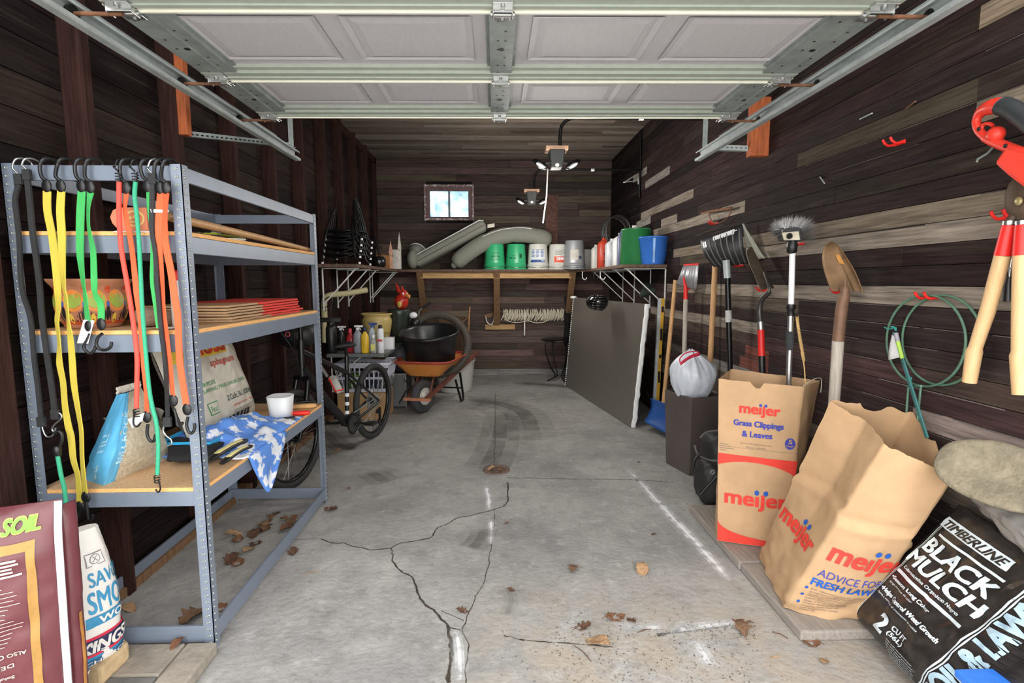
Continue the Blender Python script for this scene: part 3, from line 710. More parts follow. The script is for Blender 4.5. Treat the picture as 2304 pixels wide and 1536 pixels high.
# folded paper yard waste bags on the middle shelf
G['kraft']=mat('brown kraft paper',S(184,150,113),0.8,scale=7,var=0.10,bump=0.25,bscale=5)
G['kraftred']=mat('red print on kraft paper',S(226,66,54),0.75,scale=30,var=0.06)
a=at(452,728,'Z',1.29); b=at(688,706,'Z',1.29)
for i in range(6):
    m=MB(); z=1.275+i*.0125; j=rnd.uniform(-.012,.012); x1=SX1-.035+j-.003*i; y0=2.34+rnd.uniform(-.02,.02); y1=3.17+rnd.uniform(-.02,.02)
    ys=2.72+rnd.uniform(-.08,.06); sag=lambda y:0.0
    n=14
    def sl(u,v): 
        y=lerp(y0,y1,u); return V((x1-.36*(1-v),y,z+.0105*.5+.0025*nz(y*6,i*3,v)+i*.0016*max(0,(y-2.3))))
    k0=int((ys-y0)/(y1-y0)*n)/n
    m.sheet(sl,n,3,.009,False,(0,k0)); m.cur=1; m.sheet(sl,8,3,.0095,False,(k0,1))
    o=m.build('folded_paper_bag',[G['kraft'],G['kraftred']])
    tag(o,'folded brown paper yard bag with red printed end, '+['at the bottom of','second from the bottom of','third from the bottom of','fourth from the bottom of','just below the topmost of','topmost of'][i]+' the stack','paper bag','folded yard bags on the middle shelf')

# painted pot
def painted_pot():
    t=thing('painted_flower_pot','hand painted terracotta bowl pot with green scallops on the middle shelf','flower pot',(-1.60,2.14,1.274))
    prof=[(.0,.004),(.085,.0),(.092,.004),(.094,.016),(.104,.03),(.115,.06),(.119,.09),(.117,.12),(.112,.14),(.114,.155),(.126,.168),(.136,.182),(.138,.19),(.130,.19),(.118,.175),(.106,.15),(.1,.1),(.07,.02),(0,.015)]
    m=MB(); c=V((-1.60,2.14,1.274)); m.lathe(prof,c,40,caps=False)
    def rr(z):
        for (r0,z0),(r1,z1) in zip(prof[2:13],prof[3:14]):
            if z0<=z<=z1: return lerp(r0,r1,(z-z0)/max(1e-6,z1-z0))
        return .118
    def s(u,v,o=.0012):   # u = angle (0 looks at the camera), v = height
        a=math.atan2(-c.y,-c.x)+u; r=rr(v)+o; return V((c.x+r*math.cos(a),c.y+r*math.sin(a),c.z+v))
    def so(o): return lambda u,v:s(u,v,o)
    for k in range(-3,4):
        u=k*.62+.1
        m.disc(so(.001),u,.108,.30,1,20,.042); m.disc(so(.0016),u,.112,.25,2,20,.033)
        for e in (-1,1): m.disc(so(.002),u+e*.13,.128,.055,1,14,.010); m.disc(so(.0025),u+e*.13,.128,.03,2,12,.006)
        m.disc(so(.0012),u+.31,.06,.06,4,12,.03); m.disc(so(.0014),u+.31,.095,.05,5,10,.012)
        for e in (-.16,-.08,.08,.16): m.disc(so(.0011),u+.31+e,.055-abs(e)*.06,.022,4,8,.022)
        for q in range(12): m.disc(so(.0013),u+rnd.uniform(-.2,.2),.028+rnd.uniform(0,.04),.02,6,8,.004)
        m.disc(so(.0015),u-.28,.15,.09,7,10,.014)
        m.disc(so(.0014),u-.1,.04,.07,3,12,.02)
    m.patch(so(.0006),-3.1,.016,3.1,.028,7,40)
    cols=[S(184,124,92),S(230,140,60),S(158,178,72),S(226,190,70),S(36,28,34),S(70,98,160),S(120,42,36),S(206,84,48)]
    m.build('painted_bowl',[mat('terracotta',cols[0],.75,scale=20,var=.1)]+[mat('pot glaze %s'%q,c_,.45,var=.06) for q,c_ in zip(('orange','lime','yellow','black','blue','oxblood','coral'),cols[1:])],t)
painted_pot()
m=MB(); c=at(335,712,'Y',2.13); m.grid(lambda u,v:V((c.x+(.052+.0016*math.sin(v*120))*sp(v)**.6*math.cos(2*math.pi*u)-.0+0*u,c.y+.05*sp(v)**.6*math.sin(2*math.pi*u),1.276+.075*(0.5-0.5*math.cos(math.pi*v)))),24,24)
tag(m.build('twine_ball',mat('grey brown twine',S(134,112,94),.9,scale=60,stretch=(1,1,8),var=.3,bump=.3)),'grey brown ball of twine beside the painted pot on the middle shelf','twine')
m=MB(); c=at(377,708,'Y',2.18); m.lathe([(.0,0),(.03,.0),(.046,.012),(.05,.03),(.044,.05),(.02,.062),(0,.064)],V((c.x,c.y,1.2745)),20)
tag(m.build('brown_stone',mat('brown ringed stone',S(124,102,86),.9,scale=30,stretch=(1,1,6),var=.3,bump=.2)),'brown ringed stone between the twine ball and the front post','stone')
m=MB(); p=at(390,738,'Y',2.0); m.sheet(lambda u,v:V((p.x-.06+.055*u,2.0+.05*v,1.279+.004*nz(u*5,v*5))),6,5,.0015)
tag(m.build('paper_scrap',G['paper']),'white scrap of crumpled paper on the front edge of the middle shelf','paper scrap')
t=thing('spray_bottle','white bottle with red cap behind the orange strap on the middle shelf','bottle',tuple(at(402,740,'Z',1.274)))
c=V((-1.30,2.12,1.2745)); c.x=at(402,660,'Y',2.12).x
MB().lathe([(.026,0),(.029,.004),(.029,.14),(.024,.165),(.012,.178),(.012,.185)],c,20).build('body',G['white'],t)
MB().lathe([(.014,.183),(.016,.19),(.016,.215),(.010,.222),(0,.223)],c,16).build('cap',G['red'],t)

# top shelf
ZT=1.6345
t=thing('cardboard_carton','salmon cardboard carton with yellow oval emblem on the top shelf','carton',(-1.45,2.05,ZT))
x0,x1=at(248,500,'Y',2.0).x,at(332,500,'Y',2.0).x; m=MB()
out=[(x1,0),(x1,.085),(x0+.035,.085),(x0+.012,.075),(x0,.05),(x0+.006,.028),(x0+.03,0)]
m.prism(out,lambda a,b,d:V((a,2.0+d,ZT+.003+b)),0,.10)
fn=lambda u,v:V((u,1.9988,ZT+.003+v)); xc=at(304,500,'Y',2.0).x
m.disc(fn,xc,.045,.036,1,28,.03); fn2=lambda u,v:V((u,1.9980,ZT+.003+v)); m.disc(fn2,xc,.045,.029,0,24,.023)
for k in (-1,0,1): m.disc(lambda u,v:V((u,1.9974,ZT+.003+v)),xc+k*.014,.047+.004*(k==0),.006,1,10)
m.patch(lambda u,v:V((u,1.9974,ZT+.003+v)),xc-.016,.03,xc+.016,.036,1,2)
m.build('box',[mat('salmon card',S(206,124,92),.7,scale=20,var=.08),mat('pale yellow print',S(226,196,120),.6)],t,bev=.002)
m=MB(); a=at(345,480,'Y',2.02); m.sheet(lambda u,v:V((x1+.005+.075*u,2.02+.03*v,ZT+.082-.045*u*u+.012*v)),6,3,.002); m.build('open_flap',mat('yellow card',S(214,180,96),.7),t)
m=MB(); m.sheet(lambda u,v:V((lerp(at(254,524,'Y',1.97).x,at(340,524,'Y',1.97).x,u),1.966+.12*v,ZT+.0015+.001*nz(u*9,v*5)-.012*max(0,.06-v)*8)),16,8,.0012)
tag(m.build('paper_sheet',G['paper']),'white paper sheet under the salmon carton on the top shelf','paper sheet')
m=MB(); m.tube([(-1.205,2.0,1.692),(-1.185,2.7,1.674),(-1.165,3.37,1.652)],[.0165,.016,.013],14)
tag(m.build('wooden_pole',G['handle']),'bare wooden pole lying along the right edge of the top shelf','pole')
m=MB(); m.sheet(lambda u,v:V((-1.42+.2*u,2.25+.5*v,ZT+.012+.010*nz(u*4,v*5))),8,10,.016)
tag(m.build('dark_cloth',mat('dark plum cloth',S(60,44,54),.9,scale=40,var=.2)),'dark plum folded cloth lying under the wooden pole','cloth')
m=MB(); m.sheet(lambda u,v:V((-1.36+.1*u,2.46+.28*v,ZT+.034+.006*nz(u*4,v*5))),6,8,.012)
tag(m.build('seed_packet',mat('yellow green packet',S(176,178,66),.6,scale=12,var=.3)),'yellow green packet lying behind the wooden pole on the top shelf','packet')
m=MB(); m.lathe([(.0,0),(.03,0),(.034,.01),(.034,.04),(.026,.05),(0,.052)],V((-1.42,2.86,ZT)),18)
tag(m.build('blue_jar',mat('dark blue plastic',S(54,80,130),.4)),'small dark blue jar behind the wooden pole on the top shelf','jar')
m=MB(); m.lathe([(0,0),(.03,0),(.055,.012),(.057,.016),(.05,.014),(0,.008)],V((-1.22,2.52,ZT)),22)
tag(m.build('saucer',G['white']),'small white saucer beneath the wooden pole on the top shelf','saucer')

# lowest shelf: peat bale against the wall
ZL=.668
t=thing('peat_moss_bale','pale plastic peat moss bale with red and green print leaning on the lowest shelf','bale',(-1.55,2.86,ZL))
fO,fU,fW=V((-1.475,2.50,ZL+.008)),V((0.03,1,0)),V((-.30,0,.953)); fN=V((.953,-.03,.30))
bw,bh,bd=.66,.52,.12
f=pillow(fO,fU,fW,fN,bw,bh,bd,3.5,.006,5); m=MB(); sack(m,f,bw,bh)
m.text('2 Cu.Ft. 56 L (120 dm3)',offs(f,.003),.33,.115,.31,.04,.01,m=1); m.text('FOR POTS',offs(f,.003),.13,.235,.15,.022,.01,m=2); m.text('PLANTING TREES, SHRUBS, ROSES',offs(f,.003),.14,.20,.44,.022,.006,m=2)
m.patch(offs(f,.0025),.02,.385,.50,.50,3,14); m.text('Moss',offs(f,.004),.16,.395,.33,.10,.045,m=4); m.text('sphagnum',offs(f,.003),.30,.315,.24,.05,.012,m=4)
m.text('sphagnum peat moss',offs(f,.003),.36,.082,.25,.016,.0,m=4)
for k in range(4): m.patch(offs(f,.0025),.36,.062-.008*k,.36+.25*rnd.uniform(.7,1),.0645-.008*k,5,6)
for k in range(7): m.patch(offs(f,.0025),.26+.04*k,.01,.285+.04*k,.045,5,3)
m.patch(offs(f,.0025),.15,.085,.235,.15,2,4); m.patch(offs(f,.0035),.155,.09,.23,.145,0,4); m.text('Peat',offs(f,.0045),.165,.10,.055,.03,.0,m=2)
m.patch(offs(f,.0025),.12,.40,.135,.47,5,3)
G['poly']=mat('pale grey plastic sack',S(198,192,178),.4,scale=14,var=.08,bump=.06)
m.build('sack',[G['poly'],mat('dark green ink',S(52,70,62),.6),mat('green ink',S(60,140,84),.6),mat('yellow print',S(222,190,70),.5),mat('red ink',S(196,64,44),.5),mat('black ink',S(30,28,28),.6)],t)

# river rock bag
def rock_bag():
    t=thing('river_rock_bag','blue and clear plastic bag of river rock standing open on the lowest shelf','bag',(-1.56,2.17,ZL))
    base=[at(190,1078,'Z',ZL),at(232,1092,'Z',ZL),at(382,1030,'Z',ZL),at(330,1000,'Z',ZL)]
    mid=[at(200,1030,'Y',2.07),at(262,1010,'Y',2.02),at(372,985,'Y',2.29),at(300,960,'Y',2.32)]
    top=[at(262,888,'Y',2.14),at(284,884,'Y',2.13),at(318,872,'Y',2.23),at(300,872,'Y',2.25)]
    def side(i,a,b):
        def g(u,v,o=0.0):
            def ed(P): return P[i].lerp(P[(i+1)%4],u)
            p=ed(base).lerp(ed(mid),v/.5) if v<.5 else ed(mid).lerp(ed(top),(v-.5)/.5)
            c=sum(base,V((0,0,0)))/4; d=(p-c); d.z=0; d=d.normalized() if d.length>1e-5 else V((0,0,0))
            bulge=.022*math.sin(math.pi*min(1,u))*math.sin(math.pi*min(1,v*1.1))**1 if v<.9 else 0
            return p+d*(bulge+o+.004*nz(p.x*40,p.y*40,p.z*40)+.003*nz(p.x*90,p.y*90,p.z*90))
        return g
    m=MB()
    for i,mt in ((0,1),(1,0),(2,0),(3,1)): m.cur=mt; m.grid(side(i,0,1),14,26)
    s=side(1,0,1); m.patch(lambda u,v:s(u,v,.002),0,0.0,.16,1,1,14); m.patch(lambda u,v:s(u,v,.002),0,0,1,.0,1,2)
    m.text('RIVER ROCK',lambda u,v:s(.19-v*.9,.28+u*.9,.003),0,0,.62,.12,.01,m=2); m.text('Super Sacks',lambda u,v:side(0,0,1)(.62-v*.6,.05+u*.8,.003),0,0,.34,.2,.01,m=2)
    s0=side(0,0,1); m.text('FILL',lambda u,v:s0(.62-v*.7,.52+u*.6,.003),0,0,.3,.35,.01,m=3)
    m.cur=0
    stone=mat('pebbles in clear plastic',S(172,162,138),.35,scale=70,var=.3,bump=.25,col2=S(214,204,182))
    m.build('filled_bag',[stone,mat('sky blue print',S(96,178,222),.4,scale=10,var=.08),mat('pale blue lettering',S(190,222,236),.5),mat('light blue lettering',S(150,208,236),.5)],t)
    mm=MB(); c=(top[1]+top[2])/2
    mm.sheet(lambda u,v:top[0].lerp(top[2],u)+V((.006*nz(u*9,v*4),.01*nz(u*7,v*3,2),.03*v+.012*nz(u*12,v)*v)),12,4,.001); mm.build('torn_top',G['poly'],t)
rock_bag()
m=MB(); p=at(225,970,'Y',2.33); m.grid(lambda u,v:V((-1.72+.26*u,2.30+.08*math.sin(math.pi*u)+.03*nz(u*6,v*6),ZL+.002+.24*v*(1-.35*abs(u-.6))+.015*nz(u*8,v*8,4))),18,14)
tag(m.build('clear_plastic_bag',mat('cloudy clear film',S(186,182,174),.25,var=.1,scale=12,alpha=.55)),'crumpled clear plastic bag behind the river rock bag','plastic bag')
# blue tray
t=thing('blue_tray','bright blue plastic tray with bits of hardware behind the gloves','tray',(-1.45,2.45,ZL))
m=MB(); x0,y0,x1,y1=-1.52,2.33,-1.28,2.62
m.box(x0,y0,ZL,x1,y1,ZL+.004); 
for q in [(x0,y0,x1,y0+.004),(x0,y1-.004,x1,y1),(x0,y0,x0+.004,y1),(x1-.004,y0,x1,y1)]: m.box(q[0],q[1],ZL,q[2],q[3],ZL+.07)
m.cur=1; m.tube([(-1.47,y0-.001,ZL+.035),(-1.47,y0+.001,ZL+.035)],.011,12)
m.build('tub',[mat('cyan plastic',S(48,160,212),.4),G['black']],t,bev=.002)
for k in range(5):
    c=V((lerp(-1.5,-1.3,k/4),2.42+.05*nz(k,2),ZL+.03)); o=MB().obox(c,V((.025,.01,.0)),V((-.006,.014,0)),V((0,0,.02))).build('hardware_box',mat('brown parts %d'%k,(S(96,70,54),S(60,58,56),S(120,92,60),S(40,60,70),S(88,60,50))[k],.7),bev=.003)
    tag(o,['brown hardware block at the left in the blue tray','grey hardware block second from left in the blue tray','tan hardware block in the middle of the blue tray','slate hardware block second from right in the blue tray','reddish brown hardware block at the right in the blue tray'][k],'hardware')
# gloves
def glove(lab,dz,sh):
    t=thing('work_glove',lab,'glove',(-1.3,2.2,ZL))
    zb=ZL+.018+dz; q=lambda x,y,h=0:at(x+sh[0],y+sh[1],'Z',zb)+V((0,0,h))
    m=MB(); a,b,c,d=q(378,1038),q(470,1036),q(505,1000),q(386,984)
    def pal(u,v):
        p=a.lerp(b,u).lerp(d.lerp(c,u),v); return p+V((0,0,.018*sp(v)**.5+.004*nz(u*5,v*5)))
    m.sheet(pal,12,10,.02); m.build('palm',mat('black glove fabric',S(26,26,29),.85,scale=80,var=.3,bump=.1),t)
    for (p0,p1,r) in (((470,1040),(556,993),.020),((500,1046),(566,1006),.017)):
        A=q(*p0);B=q(*p1); m=MB(); n=10
        pts=[A.lerp(B,k/n)+V((0,0,.008+.01*math.sin(math.pi*k/n))) for k in range(n+1)]
        m.tube(pts,[r*(.75 if k in(0,) else (.55 if k==n else 1)) for k in range(n+1)],12,flat=.55)
        ft=m.build('finger',G['black'],t)
        m=MB(); pts=[p+V((0,0,r*.28)) for p in pts[1:-1]]; m.tube(pts,[r*.3]+[r*.72]*(len(pts)-2)+[r*.4],12,flat=.5); m.build('finger_pad',mat('yellow glove leather',S(216,204,140),.8,scale=40,var=.12),t)
glove('black and yellow work glove lying on top at the front of the lowest shelf',.012,(0,0))
# towel
def towel():
    t=thing('beach_towel','blue and white patterned towel heaped on the lowest shelf with a corner hanging down','towel',(-1.25,2.6,ZL))
    tm=mat('blue and white terry cloth',S(92,142,222),.95,scale=11,col2=S(226,230,238),cut=(.52,.56),bump=.3,bscale=150,detail=3)
    def top(u,v):
        y=lerp(2.28,3.0,u); x=lerp(-1.52,-1.112,v)
        h=.10*sp(min(1,u*1.05))**.8*math.sin(math.pi*(.15+.62*(1-v)))*(.7+.55*nz(u*4.2,v*3.2,1))+.022*nz(u*11,v*9,2)
        return V((x+.02*nz(u*5,v*4,8),y+.02*nz(u*4,v*5,5),ZL+.008+max(0.002,h)*(1-max(0,(v-.8)/.2)**2)))
    m=MB(); m.sheet(top,46,34,.006); m.build('heap',tm,t)
    a,b,c,d=at(560,1012,'X',-1.106),at(648,1000,'X',-1.106),at(645,1010,'X',-1.10),at(607,1103,'X',-1.10)
    def hang(u,v):
        # rows follow the drop from the shelf edge to the tip
        y0,y1=a.y,b.y; p=V((-1.107+.012*math.sin(u*7)*v,lerp(lerp(y0,y1,u),lerp(d.y-.02,d.y+.02,u),max(0,v)**1.3),lerp(ZL+.012,d.z,v*(1-.0*u))))
        if v<.08: p.x=-1.135+.028*(v/.08)
        return p
    m=MB(); m.sheet(hang,14,24,.005); 
    m.build('hanging_corner',tm,t)
towel()
# white tub, hammer, wooden tool
t=tag(MB().lathe([(.0,.002),(.052,.0),(.056,.004),(.068,.13),(.066,.131),(.054,.006),(0,.006)],V((-1.245,3.02,ZL)),30,sq=1.2).build('white_tub',mat('white plastic tub',S(226,228,230),.4,var=.03)),'open white plastic tub behind the towel on the lowest shelf','tub')
t=thing('hammer','claw hammer with red grip lying at the front edge of the lowest shelf','hammer',tuple(at(660,935,'Z',ZL)))
a,b=at(652,930,'Z',ZL+.015),at(697,928,'Z',ZL+.015); m=MB(); m.tube([a.lerp(b,k) for k in (0,.1,.4,.8,1)],[.008,.012,.014,.014,.011],12); m.build('grip',G['red'],t)
h=at(650,942,'Z',ZL+.02); m=MB(); m.tube([h+V((-.055,-.015,0)),h+V((-.03,-.01,.002)),h,h+V((.02,.005,.0)),h+V((.032,.008,0))],[.006,.010,.012,.014,.014],10); m.build('head',mat('dark steel',S(70,70,74),.4,.7),t)
t=thing('garden_trowel','wooden handled hand tool lying behind the hammer on the lowest shelf','hand tool',tuple(at(690,915,'Z',ZL)))
a,b=at(652,916,'Z',ZL+.015),at(712,912,'Z',ZL+.015); m=MB(); m.tube([a.lerp(b,k) for k in (0,.2,.6,.9,1)],[.010,.014,.016,.015,.008],12); m.build('handle',mat('tan wood',S(206,160,104),.6,scale=12,var=.2),t)
m=MB(); c=at(634,912,'Z',ZL+.015); m.tube(curvepts([a,a.lerp(c,.5)+V((0,0,.01)),c],4),.005,8); m.build('shank',G['steel'],t)
t=thing('pliers','black handled pliers lying at the back right of the lowest shelf','pliers',tuple(at(690,904,'Z',ZL)))
a,b=at(655,906,'Z',ZL+.012),at(708,902,'Z',ZL+.012); m=MB(); m.tube([a.lerp(b,k) for k in (0,.3,1)],[.005,.008,.007],10); m.build('handle',G['black'],t)
MB().tube([a,a+(a-b)*.5],[.008,.004],8).build('jaw',G['steel'],t)

# ------------------------------------------------------------------ bags and pavers at the lower left
G['paver']=mat('grey brown paver',S(150,142,130),.9,scale=14,var=.2,bump=.4,bscale=40)
G['paverd']=mat('dark grey paver',S(112,110,106),.9,scale=14,var=.2,bump=.4,bscale=40)
def block(lab,x0,y0,x1,y1,z0,z1,m,rz=0):
    c=V(((x0+x1)/2,(y0+y1)/2,0)); a=V((math.cos(rz),math.sin(rz),0))*(x1-x0)/2; b=V((-math.sin(rz),math.cos(rz),0))*(y1-y0)/2
    o=MB().obox((c.x,c.y,(z0+z1)/2),a,b,V((0,0,(z1-z0)/2))).build('paver',m,bev=.008); return tag(o,lab,'paver','pavers by the left of the door')
block('grey brown paver nearest the front foot of the shelving unit',-1.21,1.50,-1.095,1.945,0,.05,G['paver'])
block('grey brown paver under the tan stone block',-1.66,1.775,-1.215,1.945,0,.05,G['paver'])
block('dark grey paver in front of the tan stone block',-1.44,1.50,-1.215,1.77,0,.05,G['paverd'])
block('dark grey paver hidden mostly under the maroon soil bag',-1.79,1.30,-1.445,1.77,0,.05,G['paverd'])
m=MB(); p=[at(192,1536,'Z',.05),at(283,1496,'Z',.05),at(286,1445,'Z',.09),at(232,1452,'Z',.09)]
q=[V((-1.52,1.735,.05)),V((-1.375,1.725,.05)),V((-1.37,1.86,.05)),V((-1.44,1.89,.05))]
m.hexa(q+[v+V((.01*(i in(0,3))-.006*(i in (1,2)),-.0+.01,.066)) for i,v in enumerate(q)])
tag(m.build('stone_block',mat('tan cast stone',S(190,164,126),.95,scale=30,var=.15,bump=.5,bscale=50),bev=.012),'tan stone block sitting on the pavers beside the charcoal bag','stone block')
# soil bag
t=thing('soil_bag','maroon potting soil bag with lime green lettering standing by the door on the left','bag',(-1.55,1.5,.05))
U=V((.93,.37,0)).normalized(); N=V((U.y,-U.x,0)); Wd=V((0,.04,1)).normalized(); sw,sh=.44,.735
Rt=at(140,1122,'Y',1.60); O=Rt-U*sw-Wd*sh; O.z=max(O.z,.05)
f=pillow(O,U,Wd,N,sw,sh,.15,2.6,.007,2); m=MB(); sack(m,f,sw,sh)
def sf(o): return lambda u,v:f(u,v,o)
m.text('SOIL',sf(.006),.310,.664,.088,.048,.05,.25,m=1); m.text('SOIL',sf(.0085),.3125,.6665,.083,.043,.03,.25,m=2); m.text('M',sf(.006),.245,.660,.05,.048,.05,.25,m=1)
m.patch(sf(.004),.02,.612,.385,.640,3,14); m.patch(sf(.004),.365,.0,.385,.63,3,24)
for k in range(5): m.patch(sf(.0045),.12,.590-.011*k,.345+rnd.uniform(-.02,.012),.5955-.011*k,4,10)
for k in range(15): m.patch(sf(.0045),.05,.515-.0125*k,.350+rnd.uniform(-.05,.005),.5166-.0125*k,4,10)
for k,(s_,w_) in enumerate((('ALSO CONTAINS NON-PLANT FOOD',.30),('DERIVED FROM',.16),('Soluble Potash (K2O)',.15),('Available Phosphate',.16),('GUARANTEED ANALYSIS',.22),('NET WEIGHT',.12),('HAPPY PLANTING',.16))):
    y=.305-.033*k; x1=.355-(.03 if k in(1,2,3,4,5) else 0); m.text(s_,lambda u,v:f(x1-u,y+.014-v,.0045),0,0,w_,.012,.01,m=4)
m.patch(sf(.0045),.05,.135,.35,.1365,5,8); m.patch(sf(.0045),.05,.06,.35,.0615,5,8)
maroon=mat('maroon plastic film',S(98,50,55),.3,scale=10,var=.1,bump=.05)
m.build('sack',[maroon,mat('yellow outline print',S(216,212,88),.5),mat('lime green print',S(110,172,56),.5),mat('gold print',S(160,120,60),.5),mat('cream ink',S(226,214,196),.6),mat('red ink line',S(196,48,48),.6)],t)
m=MB(); m.tube(curvepts([f(sw-.006+.004*nz(k),sh*k/9+.0*k,0.012) for k in range(10)],3),.010,8,flat=.5); m.build('seam',mat('white seam tape',S(220,228,236),.5),t)
m=MB(); g2=pillow(O+U*(sw-.012)-V((0,0,.0)),V((.35,.93,0)),Wd,V((.93,-.35,0)),.05,sh-.02,.04,2.2,.005,9); sack(m,g2,.05,sh-.02,12,30); m.cur=0
m.patch(lambda u,v:g2(u,v,.003),.026,0,.036,.36,1,16); m.build('side_gusset',[maroon,mat('gold side print',S(170,118,58),.5)],t)
# charcoal bag
def charcoal():
    c=V((-1.515,1.80,.05)); t=thing('charcoal_bag','white paper charcoal bag with blue and red lettering beside the soil bag','bag',tuple(c))
    H=.53; ang=R(-38)
    def s(a,z,o=0.0):
        k=z/H; w_=.125*(1-.38*max(0,(k-.45)/.55)**1.5)*(1-.25*max(0,(.12-k)/.12)); d_=.105*(1-.75*max(0,(k-.3)/.7)**1.6)
        x,y=math.cos(a),math.sin(a); kk=1/(abs(x)**3+abs(y)**3)**(1/3); x*=kk*w_; y*=kk*d_
        n=.004*nz(a*3,z*20,1)+.002*nz(a*8,z*50,2)
        r=V((x*math.cos(ang+R(90))-y*math.sin(ang+R(90)),x*math.sin(ang+R(90))+y*math.cos(ang+R(90)),0)); r=r+r.normalized()*(n+o)
        return c+r+V((.02*k,0,z))
    m=MB(); m.grid(lambda u,v:s(u*2*math.pi,v*H),56,44); m.add([s(2*math.pi*i/40,H) for i in range(40)],[tuple(range(40))],False)
    F0=R(-88)  # print starts here and runs round to the right
    sw=lambda o:(lambda u,v:s(F0+u/.115,v,o))
    m.patch(sw(.002),-.10,.0,.35,.085,2,60); m.patch(sw(.0025),-.10,.085,.35,.094,1,60); m.patch(sw(.0025),-.10,.094,.35,.166,3,60); m.patch(sw(.0035),-.10,.104,.35,.156,4,60)
    m.text('SAVORY',sw(.003),.02,.335,.16,.050,.01,m=1,mx=.012); m.text('SMOKE',sw(.003),.010,.245,.17,.076,.008,m=1,mx=.012); m.patch(sw(.003),.0,.20,.2,.236,1,40); m.text('WOOD',sw(.006),.032,.205,.13,.026,.02,m=0,mx=.012)
    m.text('KINGSFORD',sw(.008),-.02,.108,.25,.044,.02,.2,m=0,mx=.012); m.text('CHARCOAL',sw(.006),-.01,.066,.17,.013,.01,m=0,mx=.012); m.text('CLASSIC',sw(.006),-.01,.012,.2,.048,.02,.2,m=0,mx=.012)
    m.patch(sw(.002),.02,.405,.08,.45,5,5); m.patch(sw(.0025),.023,.408,.077,.447,0,5); m.disc(sw(.003),.05,.428,.018,5,18); m.disc(sw(.0035),.05,.428,.015,0,18); m.text('X',sw(.004),.04,.418,.02,.02,0,m=5,mx=.012)
    for k in range(4): m.patch(sw(.002),-.05,.40-.02*k,-.045+.01*(k%2),.405-.02*k,5,2)
    m.build('sack',[mat('white bag paper',S(222,218,212),.8,scale=9,var=.06,bump=.1),mat('teal blue ink',S(52,132,172),.6),mat('deep blue print',S(40,96,134),.6),mat('crimson print',S(206,44,70),.6),mat('navy print',S(44,48,84),.6),mat('grey ink',S(120,118,122),.7)],t)
charcoal()
# ------------------------------------------------------------------ boards along the walls at the back
G['shelfwood']=mat('old brown shelf board',S(98,76,62),.8,scale=8,stretch=(3,1,4),var=.4,bump=.2)
ZS=1.625
def wallboard(lab,x0,y0,x1,y1,z0=1.59,z1=ZS):
    return tag(MB().box(x0,y0,z0,x1,y1,z1).build('plank_shelf',G['shelfwood'],bev=.004),lab,'shelf')
wallboard('long brown board shelf on white brackets along the left wall',-1.70,5.15,-1.325,7.44)
wallboard('long dark board shelf across the back wall on timber braces',-1.78,7.45,1.75,8.05)
wallboard('outer brown board of the shelf on the right wall',1.30,5.33,1.525,7.44)
wallboard('inner brown board of the shelf against the right wall',1.53,5.35,1.765,7.44)
m=MB().box(-1.06,7.52,1.50,1.10,7.56,1.588); tag(m.build('shelf_rail',G['pine'],bev=.003),'pale pine rail under the front of the back shelf','lumber')
for x,lab,zz in ((-1.06,'brown diagonal timber brace at the left end of the back shelf',.86),(.03,'brown diagonal timber brace in the middle of the back shelf',.80),(1.115,'brown diagonal timber brace at the right end of the back shelf',.86)):
    m=MB(); m.bar((x,7.48,1.60),(x,8.03,zz),.09,.04,up=(0,1,0)); tag(m.build('shelf_brace',G['pinez'],bev=.003),lab,'lumber','shelf braces')
tag(MB().box(-.15,8.03,.72,.31,8.07,.80).build('timber_block',G['pine'],bev=.003),'short pale pine block nailed below the rope on the back wall','lumber')
def bracket(x,sg,y,lab,d=.42,h=.36):
    t=thing('shelf_bracket',lab,'shelf bracket',(x,y,1.2),'white shelf brackets'); w=.012
    MB().box(x,y-w,1.59-h-.06,x+sg*.008,y+w,1.588).build('upright_leg',G['whitem'],t)
    MB().box(x,y-w,1.580,x+sg*d,y+w,1.588).build('arm',G['whitem'],t)
    m=MB(); m.bar((x+sg*.006,y,1.59-h),(x+sg*(d-.03),y,1.582),.02,.010,up=(0,0,1)); m.build('diagonal_strut',G['whitem'],t)
for y,s in ((5.28,'nearest the shelving unit'),(5.76,'second along from the shelving unit'),(6.18,'third along from the shelving unit'),(7.25,'above the planter corner')): bracket(-1.705 if y!=5.76 else -1.705,1,y,'white steel bracket under the left wall shelf, '+s,.36)
bracket(-1.705,1,7.40,'white steel bracket under the left wall shelf, deepest in the corner',.36)
for y,s in ((5.40,'nearest the door'),(5.92,'second from the door'),(6.6,'third from the door'),(7.2,'deepest in the corner')): bracket(1.768,-1,y,'white steel bracket under the right wall shelf, '+s,.44,.38)
